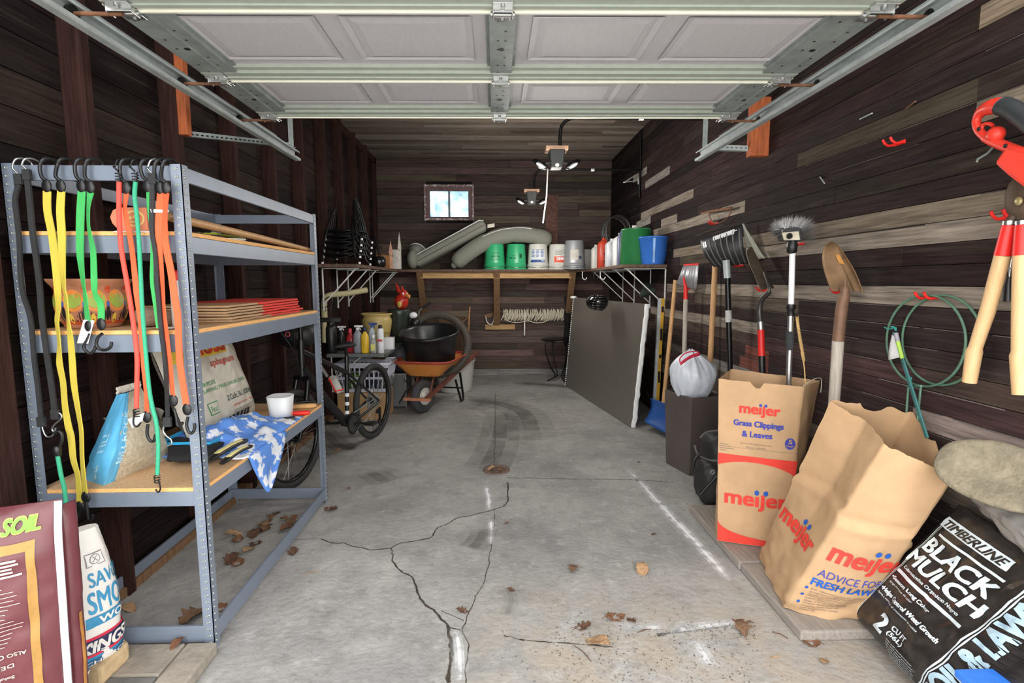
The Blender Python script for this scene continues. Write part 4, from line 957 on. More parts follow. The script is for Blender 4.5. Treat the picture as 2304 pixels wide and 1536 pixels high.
# ------------------------------------------------------------------ stacked metal chairs on the left shelf
def chair(z,y,lab,side):
    t=thing('metal_chair',lab,'chair',(-1.52,y,z),'stacked black metal chairs'); x0,x1=-1.69,-1.38; r=.0095; xb=x1 if side>0 else x0
    m=MB(); m.tube(curvepts([(x0,y-.2,z+.10),(x0,y+.2,z+.10),(x1,y+.2,z+.10),(x1,y-.2,z+.10),(x0,y-.2,z+.10)],3),r,8)
    for k in range(6): m.tube([(x0,lerp(y-.2,y+.2,(k+.5)/6),z+.10),(x1,lerp(y-.2,y+.2,(k+.5)/6),z+.10)],.005,6)
    m.tube(curvepts([(x0,y-.2,z+.10),((x0+x1)/2,y-.22,z+.06),(x1,y-.2,z+.10)],5),.007,6)
    m.build('seat_frame',G['blackm'],t)
    for xx,yy,dx,dy in ((x0,y-.2,-.0,-.02),(x1,y-.2,.05,-.02),(x0,y+.2,-.0,.02),(x1,y+.2,.05,.02)):
        l=MB().tube(curvepts([(xx,yy,z+.10),(xx+dx*.3,yy+dy*.3,z+.05),(xx+dx,yy+dy,z+.014)],4),r,8).build('leg',G['blackm'],t)
        MB().tube([(xx+dx,yy+dy,z+.002),(xx+dx,yy+dy,z+.022)],.012,8).build('foot_cap',G['white'],l)
    m=MB(); s=side
    m.tube(curvepts([(xb,y-.19,z+.10),(xb-.02*s,y-.165,z+.22),(xb-.05*s,y-.09,z+.39),(xb-.06*s,y,z+.44),(xb-.05*s,y+.09,z+.39),(xb-.02*s,y+.165,z+.22),(xb,y+.19,z+.10)],6),r,8)
    for k in range(3): yy=lerp(-.07,.07,k/2); m.tube([(xb,y+yy*1.4,z+.11),(xb-.055*s,y+yy*.6,z+.43)],.005,6)
    m.build('backrest',G['blackm'],t); return t
for i,s in enumerate(('lowest of','second from the bottom of','third from the bottom of','fourth from the bottom of','topmost of')):
    chair(ZS+.06*i,5.48+.03*i,'black tubular metal chair, '+s+' the stack on the left shelf',1 if i!=2 else -1)
# black wire cone
t=thing('wire_cone','black wire cone with a ball tip beside the stacked chairs','garden ornament',(-1.46,6.62,ZS)); m=MB(); c=V((-1.475,6.62,ZS))
for k in range(10): a=k*.628; m.tube([c+V((.10*math.cos(a),.10*math.sin(a),.02)),c+V((.0,0,.40))],.004,6)
m.tube([c+V((.10*math.cos(k*.3),.10*math.sin(k*.3),.02)) for k in range(21)],.006,6,closed=True); m.build('cage',G['blackm'],t); MB().ball(c+V((0,0,.41)),.013).build('finial',G['blackm'],t)
m=MB(); m.lathe([(.0,0),(.07,0),(.085,.03),(.085,.10),(.07,.13),(0,.135)],V((-1.40,6.45,ZS)),20); tag(m.build('black_kettle',mat('glossy black enamel',S(22,22,24),.15)),'glossy black round pot in front of the wire cone','pot')
# little birdhouses
def birdhouse(lab,x,y,w,h,wallm,roofm,steeple=None,facem=None):
    t=thing('birdhouse',lab,'birdhouse',(x,y,ZS),'weathered birdhouses on the left shelf')
    MB().box(x-w/2,y-.06,ZS,x+w/2,y+.10,ZS+h).build('body',wallm,t,bev=.002)
    m=MB(); m.prism([(-.075,h-.01),(-.062,h-.02),(0,h+.055),(.062,h-.02),(.075,h-.01),(0,h+.078)],lambda a,b,d:V((x+d,y+.02+a,ZS+b)),-w/2-.02,w/2+.02); m.build('roof',roofm,t)
    if steeple:
        sx=x+w/2+.012; m=MB(); m.box(sx-.018,y-.05,ZS,sx+.018,y-.014,ZS+steeple*.55); m.build('tower',facem,t,bev=.002)
        c=V((sx,y-.032,ZS+steeple*.55)); m=MB(); m.add([c+V((-.024,-.024,0)),c+V((.024,-.024,0)),c+V((.024,.024,0)),c+V((-.024,.024,0)),c+V((0,0,steeple*.45))],[(0,1,4),(1,2,4),(2,3,4),(3,0,4),(3,2,1,0)],False); m.build('spire',facem,t)
bw=mat('chipped white paint',S(206,200,192),.8,scale=26,var=.2); bo=mat('worn orange wood',S(176,122,72),.8,scale=14,var=.3); br=mat('grey brown shingle',S(96,80,68),.85,scale=24,var=.3); bp=mat('faded salmon paint',S(206,160,136),.8,scale=20,var=.2)
birdhouse('orange weathered birdhouse with a salmon spire on the left shelf',-1.44,6.95,.17,.17,bo,br,.36,bp)
birdhouse('white weathered birdhouse with a tall pale spire on the left shelf',-1.40,7.28,.20,.26,bw,br,.50,bw)
# cushions on the back shelf
G['cush']=mat('grey green outdoor fabric',S(124,126,116),.95,scale=160,var=.18,bump=.08)
G['piping']=mat('pale piping',S(206,208,212),.8)
def px7(x,y,Y=7.70): return at(x,y,'Y',Y)
t=thing('seat_cushion','long flat grey green cushion with pale piping leaning under the window','cushion',tuple(px7(940,606)),'grey green outdoor cushions')
a,b=px7(936,592),px7(1092,507); d=(b-a).normalized(); nrm=V((-d.z,0,d.x)); Lc=(b-a).length; hh=.085
def cs(s1,s2):
    pass
m=MB()
def cu(u,v):  # v goes round the section
    ang=2*math.pi*v; k=min(1,(min(u,1-u)*Lc/.05)); rr_=math.sqrt(max(0,1-(1-k)**2)) if k<1 else 1
    cx,cz=math.cos(ang),math.sin(ang); q=1/(abs(cx)**5+abs(cz)**5)**.2
    return a+d*(Lc*u)+V((0,1,0))*(cx*q*.24*(.93+.07*rr_))+nrm*(cz*q*hh*(.75*rr_+.25)+.004*nz(u*9,v*9))
m.grid(cu,50,28); m.add([cu(0,k/28) for k in range(28)],[tuple(range(28))],True); m.add([cu(1,k/28) for k in range(28)],[tuple(range(28))[::-1]],True)
m.build('pad',G['cush'],t)
m=MB(); off=nrm*hh*.93+V((0,-.232,0)); m.tube([a+d*.02+off*.9,a+d*.06+off,b-d*.05+off,b-d*.0+off*.7],.008,8); m.build('piping',G['piping'],t)
MB().tube([a+d*.02-nrm*.01+V((0,-.244,0)),b-d*.02-nrm*.01+V((0,-.244,0))],.004,6).build('seam',mat('dark seam',S(84,86,78),.9),t)
m=MB(); e=b+d*.01-nrm*.05+V((0,-.2,0)); m.sheet(lambda u,v:e+V((.10*u,0,-.02+.05*v+.02*u+.006*nz(u*6,v*6))),6,3,.006); m.build('tie_tag',mat('cream tie',S(210,206,190),.8),t)
t=thing('curved_cushion','fat curved grey green cushion bent over the green pails','cushion',tuple(px7(1040,606)),'grey green outdoor cushions')
path=curvepts([px7(1022,596,7.58),px7(1046,574,7.58),px7(1085,548,7.58),px7(1125,532,7.60),px7(1170,527,7.62),px7(1210,532,7.64),px7(1240,542,7.66)],5); n=len(path)
m=MB(); 
m.tube(path,[.105*min(1,.35+.9*math.sqrt(min(i,n-1-i)/3)) if min(i,n-1-i)<3 else .118*(1-.07*(1 if i in(12,18,24) else 0)) for i in range(n)],22); m.ball(path[0],(.05,.05,.05)); m.build('pad',G['cush'],t)
MB().tube([p+V((0,-.085,.085)) for p in path[10:24]],.006,6).build('piping',G['piping'],t)
t=thing('round_cushion','grey green bolster cushion end between the birdhouses and the long cushion','cushion',tuple(px7(925,606)),'grey green outdoor cushions')
c=px7(929,583,7.50); m=MB(); m.ball(c,(.075,.16,.135),20,12); m.build('pad',G['cush'],t)
t=thing('scatter_cushion','small grey green cushion with pale piping behind the bolster cushion','cushion',tuple(px7(935,600,7.7)),'grey green outdoor cushions')
c=px7(940,565,7.72); m=MB(); m.ball(c,(.13,.2,.10),20,12,(V((.9,0,-.43)),V((0,1,0)),V((.43,0,.9)))); m.build('pad',G['cush'],t)
m=MB(); m.tube([c+V((.9,0,-.43))*(.13*math.cos(q))+V((.43,0,.9))*(.10*math.sin(q))+V((0,-.01-.05*math.sin(q),0)) for q in [R(20+14*k) for k in range(11)]],.009,8); m.build('piping',G['piping'],t)
# pails upside down on the back shelf
def pail(lab,xpx,Y,top,rad,m_,inv=True,extra=None,h=None,wpx=None):
    c=at(xpx,608,'Y',Y); c.z=ZS; r=rad; h=h or .36; t=thing('pail',lab,'pail',tuple(c),'pails on the back shelves')
    if inv: prof=[(r*1.07,0),(r*1.07,.012),(r*1.03,.014),(r*1.03,.05),(r*1.06,.052),(r*1.06,.066),(r*1.02,.07),(r*1.0,.10),(r*.90,h-.012),(r*.87,h),(0,h)]
    else: prof=[(0,.004),(r*.86,0),(r*.9,.01),(r*1.0,h*.7),(r*1.03,h*.72),(r*1.03,h*.8),(r*1.06,h),(r*1.03,h),(r*.98,h*.9),(r*.86,.02),(0,.02)]
    mb=MB(); mb.lathe(prof,c,32)
    a0=math.atan2(-c.y,-c.x)
    def s(u,v,o=.0015):
        k=v/h; rr_=lerp(r*1.0,r*.90,max(0,min(1,(v-.10)/(h-.112)))) if inv else lerp(r*.88,r*1.0,min(1,v/(h*.7)))
        a=a0+u/r; return V((c.x+(rr_+o)*math.cos(a),c.y+(rr_+o)*math.sin(a),c.z+v))
    mats=[m_]
    if extra: mats+=extra(mb,s,h)
    mb.build('bucket',mats,t)
    if inv:
        b=MB(); b.tube([c+V((r*1.1*math.cos(a0+q),r*1.1*math.sin(a0+q),.056-.03*math.sin((q+1.5)/3*math.pi))) for q in [-1.5+.15*k for k in range(21)]],.003,6); b.build('bail',G['steel'],t)
    return t
def rot(s,x1,y1): return lambda u,v:s(x1-u,y1-v,.002)
def gpr(mb,s,h):
    mb.text('Pay Less',rot(s,.08,.20),0,0,.13,.03,.03,m=1); mb.text('Quality Paint',rot(s,.09,.155),0,0,.15,.018,.01,m=1); mb.text('Buckets',rot(s,.07,.235),0,0,.10,.016,.01,m=1); return [mat('dark green print',S(22,74,48),.5)]
def gpr2(mb,s,h):
    mb.patch(s,.05,.16,.09,.22,1,3); mb.text('Paint Store',rot(s,.0,.17),0,0,.11,.022,.03,m=1); mb.text('Supply',rot(s,.0,.20),0,0,.08,.016,.01,m=1); return [mat('dark green label',S(22,74,48),.5)]
def wpr(mb,s,h):
    mb.patch(s,-.11,.09,.11,.28,1,8); mb.patch(lambda u,v:s(u,v,.0025),-.108,.10,.108,.135,2,8)
    for i in range(3):
        for k in range(6): mb.patch(lambda u,v:s(u,v,.0025),-.10+.07*i,.27-.018*k,-.045+.07*i-.01*(k%2),.279-.018*k,2,3)
    mb.text('MAX',rot(lambda u,v,o:s(u,v,.0035),.10,.132),0,0,.05,.022,.03,m=1); return [mat('pale label',S(216,222,226),.6),mat('blue label',S(48,82,146),.6)]
def rpr(mb,s,h):
    mb.patch(s,-.06,.10,.13,.185,1,8); mb.text('Best',rot(lambda u,v,o:s(u,v,.003),.12,.175),0,0,.15,.06,.03,m=3)
    for k,w_ in enumerate((.10,.14,.11,.15)): mb.patch(s,-.05,.21+.02*k,-.05+w_,.216+.02*k,2,4)
    return [mat('red orange label',S(214,84,58),.6),mat('grey print',S(92,92,94),.6),G['paper']]
def spr(mb,s,h):
    mb.patch(s,-.06,.13,.06,.27,1,8); mb.patch(lambda u,v:s(u,v,.0025),.06,.14,.11,.18,2,4); return [mat('torn paper label',S(196,194,184),.8,scale=30,var=.2),mat('navy label',S(60,66,92),.6)]
gb=mat('bright green plastic',S(52,166,112),.35,var=.05); wbk=mat('off white plastic',S(206,206,198),.4,var=.05)
pail('green upturned pail left of the two, partly under the curved cushion',1113,7.62,0,.145,gb,True,gpr)
pail('green upturned pail right of the two, beside the blue labelled white pail',1161,7.62,0,.145,gb,True,gpr2)
pail('white upturned pail with a blue and white label',1210,7.62,0,.145,wbk,True,wpr)
pail('white upturned pail with a red orange label',1256,7.66,0,.145,wbk,True,rpr)
pail('grey dented metal pail with a torn paper label',1292,7.46,0,.148,mat('dull zinc',S(158,162,166),.4,.35,scale=12,var=.12),True,spr,h=.40)
pail('small grey white pail behind the metal pail',1316,7.85,0,.12,wbk,True,None,h=.30)
# jugs on the right shelf
def jug(lab,y,x,w,h,m_,pr=None,cap=None,d=.16):
    t=thing('jug',lab,'jug',(x,y,ZS),'jugs and bottles on the right shelf'); mb=MB()
    mb.lathe([(0,.002),(w*.46,0),(w*.5,.01),(w*.5,h*.78),(w*.42,h*.86),(w*.16,h*.93),(w*.16,h*.95),(0,h*.95)],V((x,y,ZS)),24,sq=2.5,a=V((1,0,0)))
    mats=[m_]
    if pr: mats+=pr(mb,lambda u,v:V((x-w*.5*1.0-.0025,y-u,ZS+v)),lambda u,v:V((x+u,y-w*.5-.003,ZS+v)),h)
    mb.build('body',mats,t)
    MB().lathe([(w*.18,h*.93),(w*.18,h),(0,h+.001)],V((x,y,ZS)),14).build('cap',cap or m_,t)
rj=mat('red canister',S(188,64,44),.4); gj=mat('grey white jug',S(200,204,210),.4); 
def rtx(mb,sl,sf,h):
    mb.text('GAS',lambda u,v:sf(.03-v,.06+u),0,0,.14,.05,.03,m=1); return [mat('dark print on red',S(70,28,24),.5)]
def wtx(mb,sl,sf,h):
    mb.text('OIL',sf,-.06,h*.5,.12,.06,.02,m=1); mb.patch(sf,-.06,h*.28,.05,h*.33,1,3); mb.text('CS',sf,-.06,h*.62,.10,.04,.02,m=1); return [mat('dark grey print',S(60,62,70),.5)]
def rtx2(mb,sl,sf,h):
    mb.disc(sf,.0,h*.48,.055,1,20); mb.disc(lambda u,v:sf(u,v)-V((0,.001,0)),.0,h*.48,.03,0,20); return [mat('red logo ring',S(204,44,44),.5)]
jug('beige jug at the far end of the right shelf',7.28,1.40,.13,.33,wbk)
jug('red canister on the right shelf with dark lettering',6.98,1.45,.17,.40,rj,rtx)
jug('plain grey white jug right of the red canister',6.62,1.48,.17,.36,gj)
jug('white jug with dark lettering on the right shelf',6.32,1.51,.17,.40,mat('white jug',S(222,222,222),.4),wtx)
jug('slim blue grey bottle in front of the white jugs',6.02,1.455,.10,.42,mat('blue grey bottle',S(112,118,146),.35),cap=G['black'])
jug('white jug with a red ring logo behind the green bucket',6.02,1.60,.18,.46,mat('white jug plastic',S(226,224,220),.4),rtx2)
def bucket(name,lab,x,y,r0,r1,h,m_,spout=False,stripe=None):
    t=thing(name,lab,'bucket',(x,y,ZS)); mb=MB(); mb.lathe([(0,.004),(r0*.96,0),(r0,.008),(lerp(r0,r1,.2),h*.2),(lerp(r0,r1,.2)*1.02,h*.21),(lerp(r0,r1,.95),h*.95),(r1*1.03,h*.955),(r1*1.03,h),(r1*.97,h),(r0*.95,.02),(0,.02)],V((x,y,ZS)),36)
    mats=[m_]
    if stripe:
        a0=math.atan2(-y,-x); mb.patch(lambda u,v:V((x+(lerp(r0,r1,v/h)+.002)*math.cos(a0+u),y+(lerp(r0,r1,v/h)+.002)*math.sin(a0+u),ZS+v)),-.02,.02,.13,h*.93,1,6); mats.append(stripe)
    mb.build('tub',mats,t)
    if spout:
        a=V((1,-.15,0)).normalized(); b=V((.15,1,0)); c=V((x,y,ZS)); mb=MB()
        mb.add([c+a*r1*.9+b*.06+V((0,0,h)),c+a*r1*.9-b*.06+V((0,0,h)),c+a*(r1+.075)+V((0,0,h+.003)),c+a*r1*.93+b*.035+V((0,0,h-.09)),c+a*r1*.93-b*.035+V((0,0,h-.09))],[(0,2,3),(1,4,2),(3,2,4)],False); mb.build('spout',m_,t)
bucket('green_bucket','large dark green bucket at the near end of the right wall shelf',1.52,5.66,.165,.155,.385,G['greend'])
bucket('blue_bucket','blue bucket with pouring spout at the near end of the right shelf',1.655,5.48,.118,.155,.285,G['blue'],True,mat('pale stripe on blue bucket',S(132,168,216),.4))
# coil of wire against the right wall above the shelf
m=MB()
for k in range(9):
    c=V((1.60+.02*nz(k,1),7.1-.035*k,2.10+.02*nz(k,5))); r_=.20+.02*nz(k,9); m.tube([c+V((r_*.85*math.cos(q),.05*math.sin(q*1+k),r_*math.sin(q))) for q in [2*math.pi*j/36 for j in range(36)]],.005,6,closed=True)
tag(m.build('wire_coil',mat('dark galvanised wire',S(84,84,84),.45,.6)),'loose coil of dark wire hanging above the jugs','wire coil')
# hooks under the right shelf
for i,(x,y) in enumerate(((1.22,7.3),(1.30,6.9),(1.33,6.6))):
    m=MB(); m.tube(curvepts([(x,y,1.59),(x,y,1.52),(x+.01,y-.02,1.49),(x+.04,y-.02,1.48),(x+.06,y-.02,1.51)],4),.006,8); tag(m.build('utility_hook',G['whitem'] if i!=1 else G['blackm']),['white screw hook under the right shelf, farthest of the three','black screw hook under the right shelf','white screw hook under the right shelf, nearest of the three'][i],'hook')

# ------------------------------------------------------------------ lamps on conduit arms
def lamp(lab,x,y,zp,power,cut=None):
    t=thing('floodlight',lab,'lamp',(x,y,zp),'twin floodlights on conduit arms'); r=.014; zw=zp
    m=MB(); m.tube(curvepts([(XR,y,zp),(x+.32,y,zp),(x+.18,y,zp),(x+.10,y,zp-.012),(x+.045,y,zp-.06),(x+.03,y,zp-.14),(x+.03,y,zp-.235)],5),r,12); m.build('conduit_arm',G['blackm'],t)
    xc=lerp(x,XR,.55); MB().tube([(xc-.02,y,zp),(xc+.02,y,zp)],.017,12).build('clip',G['white'],t)
    zb=zp-.235; MB().box(x-.09,y-.07,zb-.03,x+.09,y+.07,zb).build('wood_mount',mat('pinkish wood block',S(214,172,142),.8,scale=14,var=.15),t,bev=.002)
    m=MB(); m.hexa([(x-.045,y-.07,zb-.17),(x+.045,y-.07,zb-.17),(x+.045,y+.05,zb-.17),(x-.045,y+.05,zb-.17),(x-.065,y-.08,zb-.03),(x+.065,y-.08,zb-.03),(x+.065,y+.06,zb-.03),(x-.065,y+.06,zb-.03)]); m.build('sensor_box',mat('olive black housing',S(28,30,26),.45),t,bev=.006)
    MB().ball((x,y-.072,zb-.15),.016).build('sensor_lens',G['white'],t)
    lens=mat('lamp lens',S(210,212,214),.2)
    for s in (-1,1):
        c=V((x+s*.135,y-.02,zb-.135)); u=V((.83,0,-s*.56*1)).normalized() if s<0 else V((.83,0,.56)).normalized(); u=V((.85,0,-.5*-s)).normalized(); n=V((-u.z*-1,0,-u.x)).normalized() if False else u.cross(V((0,1,0))).normalized()
        m=MB(); m.ball(c,(.07,.055,.03),18,8,(u,V((0,1,0)),n)); m.tube([V((x+s*.05,y-.02,zb-.12)),c],.012,8); hd=m.build('lamp_head',G['blackm'],t)
        m=MB(); m.ball(c+V((0,-.03,-.016)),(.042,.036,.014),14,6,(u,V((0,1,0)),n)); l=m.build('lens',lens,t); l['label']='pale lamp lens'
        ld=bpy.data.lights.new('added fill light','POINT'); ld.energy=power; ld.shadow_soft_size=.12; ld.color=(1,.95,.88)  # fill light added below the lens to brighten the back of the garage
        lo=bpy.data.objects.new('added_fill_light',ld); C.objects.link(lo); lo.location=c+V((s*.06,-.10,-.38)); join(lo,t)
    return t
l1=lamp('twin floodlight on the nearer conduit arm, with a hanging pull cord',.51,4.42,2.775,FILL_POWER)
l2=lamp('twin floodlight on the farther conduit arm, nearer the window',.445,6.40,2.775,FILL_POWER)
m=MB(); m.tube([(.44,4.42,2.37),(.43,4.40,2.15),(.40,4.38,1.93)],.0055,8); m.build('pull_cord',mat('dull white cord',S(150,148,142),.8),l1)
m=MB(); m.tube([(XR-.016,6.43,2.78),(XR-.016,6.43,2.46)],.014,10); m.tube([(XR-.016,6.43,3.2),(XR-.016,6.43,2.78)],.014,10); tag(m.build('conduit_drop',G['blackm']),'black vertical conduit on the right wall meeting the far lamp arm','conduit')
m=MB(); a,b,c=at(1437,406,'X',XR-.01),at(1405,410,'Y',6.3),at(1434,391,'X',XR-.01); m.bar(a,b,.03,.008); m.bar(b,c,.03,.008); m.box(XR-.012,a.y-.03,a.z-.04,XR,a.y+.03,a.z+.03); tag(m.build('folding_bracket',G['whitem']),'white folding bracket on the right wall by the far lamp arm','bracket')
# rope hank on the back wall
t=thing('rope_hank','hank of cream rope hung along the back wall','rope',(.45,7.98,.95)); m=MB()
x0,x1=.12,1.06
for k in range(62):
    x=lerp(x0,x1,k/61); zc=.955+.015*nz(k*.7); hh=.085+.03*nz(k*.9,4); lean=.05*nz(k*1.3,2)+.025
    m.tube([(x+lean*math.sin(q)+.01*math.cos(2*q),7.985-.035*math.cos(q)-.012*(k%3),zc-.01+hh*math.sin(q)) for q in [2*math.pi*j/12 for j in range(12)]],.0068,5,closed=True)
m.tube(curvepts([(.14,7.95,.93),(.2,7.94,.86),(.35,7.94,.835),(.5,7.94,.86),(.62,7.94,.83),(.75,7.94,.84),(.8,7.95,.87)],5),.0065,6)
m.build('coiled_strands',mat('cream rope',S(214,206,184),.9,scale=120,var=.2,bump=.2),t)
MB().tube([(.455,7.93,.98),(.452,7.93,.84),(.45,7.93,.64)],.011,8).build('hanging_end',mat('pale rope end',S(222,220,214),.9),t)
t=thing('rope_cleat','small brown cleat with a white cord loop on the back wall','cleat',(-.1,8.02,.95)); m=MB(); m.prism([(-.16,.95),(-.02,.99),(.0,.96),(-.04,.92),(-.1,.905),(-.16,.915)],lambda a,b,d:V((a,8.03+d,b)),0,.03); m.build('hook_board',G['pinez'],t)
m=MB(); m.tube(curvepts([(-.14,8.02,.92),(-.12,8.01,.84),(-.06,8.0,.80),(-.02,8.01,.86),(.0,8.0,1.0),(.02,8.0,.9),(.0,8.0,.82),(-.02,8.01,.9)],5),.008,6); m.build('cord_loop',mat('white cord',S(224,224,220),.9),t)
# dark side table and hanging cloth by the foam board
t=thing('side_table','small black side table with curved legs in the far right corner','table',(.86,7.55,0)); m=MB(); m.lathe([(0,.60),(.27,.60),(.275,.61),(.27,.62),(0,.62)],V((.95,7.6,0)),28); m.build('tabletop',G['blackm'],t)
for a_ in (200,290,20,110):
    a=R(a_); d_=V((math.cos(a),math.sin(a),0)); c=V((.95,7.6,0)); MB().tube(curvepts([c+d_*.22+V((0,0,.60)),c+d_*.23+V((0,0,.45)),c+d_*.15+V((0,0,.22)),c+d_*.07+V((0,0,.08)),c+d_*.2+V((0,0,.008))],4),.010,8).build('leg',G['blackm'],t)
m=MB(); m.sheet(lambda u,v:V((1.06+.10*u+.02*nz(u*4,v*6)+.03*(v<.35),7.93+.03*nz(u*5,v*5,3),.10+1.12*v)),8,24,.03); tag(m.build('hanging_jacket',mat('black cloth',S(20,20,22),.9,scale=20,var=.3)),'narrow black cloth hanging in the corner beside the foam board','cloth')
# foam insulation board against the right side
t=thing('foam_board','large foil faced black foam insulation board with torn white edge','insulation board',(1.2,6.1,0))
A,B_=V((1.352,5.045,.005)),V((.985,7.22,.005)); Up=V((.085,.0,1)).normalized(); ed=(B_-A); hgt=1.235; nn=ed.cross(Up).normalized(); th=.05
if nn.x<0: nn=-nn
fm=mat('dark foil facing',S(120,114,108),.36,.3,scale=260,var=.25,bump=.05); wm=mat('white foam',S(232,234,232),.85,scale=40,var=.05,bump=.3)
m=MB(); m.hexa([A,A+nn*th,B_+nn*th,B_,A+Up*hgt,A+nn*th+Up*hgt,B_+nn*th+Up*hgt,B_+Up*hgt]); m.build('panel',fm,t)
m=MB(); e=ed.normalized()
m.sheet(lambda u,v:A-e*.003+nn*(th*u)+Up*(hgt*v)+e*(.012*nz(v*20,u*3)*(1 if u>.01 else .2))-nn*(.008*nz(v*17)),3,60,.006); m.build('torn_edge',wm,t)
m=MB()
for k in range(42):
    z=hgt*(k+.2)/42; m.ball(B_+Up*z+e*.004,(.008,.012,.008+.006*rnd.random()),6,4)
m.ball(B_+Up*hgt,(.05,.03,.02),8,5); m.build('crumbled_edge',wm,t)
t=thing('bicycle_helmet','glossy black vented bicycle helmet hanging over the foam board','helmet',(1.33,5.7,1.2)); c=at(1343,680,'Y',5.78)
m=MB(); ax=(V((1,.25,0)).normalized(),V((-.25,1,0)).normalized(),V((0,0,1))); m.ball(c,(.118,.15,.088),26,14,ax); m.build('shell',mat('glossy black shell',S(18,18,20),.08,coat=.5),t)
for k in range(7):
    m=MB(); q0=-1.1+.36*k
    m.tube([c+ax[0]*(.122*math.sin(a)*math.cos(q0*.8)+.02*math.sin(q0))+ax[1]*(-.154*math.cos(a)*math.cos(q0*.5))+V((0,0,.088*math.sin(q0)*math.cos(a*.5))) for a in [-.9+.2*j for j in range(10)]],[.002]+[.008]*8+[.002],6)
    m.build('vent_rib',mat('black vent rib',S(34,34,36),.15),t) if k==0 else m.build('vent_rib',bpy.data.materials['black vent rib'],t)
# ------------------------------------------------------------------ bicycle
def bicycle():
    A,B=V((-1.43,3.64,0)),V((-1.135,4.83,0)); e=(B-A).normalized(); n=V((e.y,-e.x,0)); Rr=.352
    t=thing('bicycle','black hardtail bicycle parked behind the shelving unit','bicycle',tuple((A+B)/2))
    q=lambda px,py:atp(px,py,A,n)
    fh,rh=A+V((0,0,Rr)),B+V((0,0,Rr)); Z=V((0,0,1))
    def wheel(c,nm):
        w=MB(); ring=lambda r,k=48:[c+e*(r*math.cos(2*math.pi*i/k))+Z*(r*math.sin(2*math.pi*i/k)) for i in range(k)]
        w.tube(ring(Rr-.027),.027,10,closed=True); o=w.build(nm,mat('bicycle tyre' ,S(44,44,45),.75,scale=60,var=.2,bump=.2) if nm=='front_wheel' else bpy.data.materials['bicycle tyre'],t)
        w=MB(); w.tube(ring(Rr-.058),.011,8,closed=True,flat=1.3); w.build('rim',G['blackm'],o)
        w=MB(); w.tube([c-n*.05,c+n*.05],.02,12); w.tube([c-n*.028,c-n*.024],.032,14); w.tube([c+n*.024,c+n*.028],.032,14); w.build('hub',G['blackm'],o)
        for i in range(28):
            a=2*math.pi*i/28; b=a+(.5 if (i//2)%2 else -.5); sd=1 if i%2 else -1
            MB().tube([c+n*(sd*.026)+(e*math.cos(b)+Z*math.sin(b))*.03,c+(e*math.cos(a)+Z*math.sin(a))*(Rr-.06)],.0013,4).build('spoke',G['steel'],o)
        return o
    fw=wheel(fh,'front_wheel'); rw=wheel(rh,'rear_wheel')
    MB().obox(fh+e*.2*.9+Z*.17+n*.0,e*.01,n*.004,Z*.03).build('reflector',G['white'],fw)
    w=MB(); 
    for i,r in enumerate((.055,.048,.041,.034,.027)): w.tube([rh+n*(.030+.004*i),rh+n*(.032+.004*i)],r,20)
    w.build('cassette',G['galvd'],rw)
    w=MB(); w.tube([rh-n*.036,rh-n*.034],.08,28); w.build('brake_disc',G['steel'],rw)
    bb=q(781,952); st=q(780,800); ht=q(677,765); hb=q(680,846)
    bm=mat('satin black frame',S(26,26,28),.3,scale=5,var=.1)
    f=MB(); f.tube([hb+(ht-hb)*.25,bb.lerp(hb,.5),bb],[.03,.036,.034],14); f.tube([ht.lerp(hb,.3),st.lerp(bb,.25)],.021,12); f.tube([st,bb],.018,12); f.tube([ht,hb],.022,12); f.tube([bb-n*.045,bb+n*.045],.026,14)
    for s in (-1,1):
        f.tube([bb+n*(.03*s),bb.lerp(rh,.35)+n*(.052*s),rh+n*(.062*s)],[.013,.012,.010],8); f.tube([st.lerp(bb,.27)+n*(.018*s),rh+n*(.06*s)],[.011,.008],8)
    f.build('frame',bm,t)
    for k in range(3): MB().tube([st.lerp(bb,.55+.13*k),st.lerp(bb,.60+.13*k)],.0188,12).build('frame_decal',G['white'],t)
    f=MB()
    for s in (-1,1): f.tube(curvepts([hb-Z*.02+n*(.045*s)-e*.0,hb.lerp(fh,.5)+n*(.055*s)+e*.015,fh+n*(.055*s)],5),[.019]*5+[.016]*5+[.012],10)
    f.tube([hb-Z*.015-n*.06,hb-Z*.015+n*.06],.02,10); f.build('fork',G['blackm'],t)
    ss=(q(777,776)); f=MB(); f.tube([st-Z*.02,ss-Z*.02],.0135,12); f.build('seat_post',G['blackm'],t)
    f=MB(); f.ball(ss+e*.03,(.075,.075,.028),16,8,(e,n,Z)); f.tube([ss+e*.04,ss-e*.07,ss-e*.16],[.05,.035,.018],12,flat=.45); f.build('saddle',mat('black saddle',S(28,28,30),.6),t)
    tp=ht+Z*.14; f=MB(); f.tube([ht,tp],.016,10); f.tube([tp,tp-e*.06+Z*.01],.016,10); hbr=tp-e*.06+Z*.01
    f.tube(curvepts([hbr-n*.30+e*.06,hbr-n*.12,hbr,hbr+n*.12,hbr+n*.30+e*.06],4),.0125,10); f.build('handlebar',G['blackm'],t)
    for s in (-1,1):
        g=MB(); a=hbr+n*(.19*s)+e*.03; b=hbr+n*(.31*s)+e*.065; g.tube([a,b],.017,12); g.build('grip',G['rubber'],t)
        g=MB(); a=hbr+n*(.15*s)+e*.02; g.tube(curvepts([a,a-e*.05-Z*.015,a-e*.055-Z*.02+n*(.09*s)],4),.005,6); g.build('brake_lever',G['steel'],t)
    for s,off in ((1,.03),(-1,.06)): MB().tube(curvepts([hbr+n*(.1*s),hbr-e*.12+n*(.08*s)+Z*.0,ht-e*.07-Z*.1,hb+e*.02-Z*(.05+off),bb.lerp(hb,.6)+n*.035],5),.003,6).build('cable',G['black'],t)
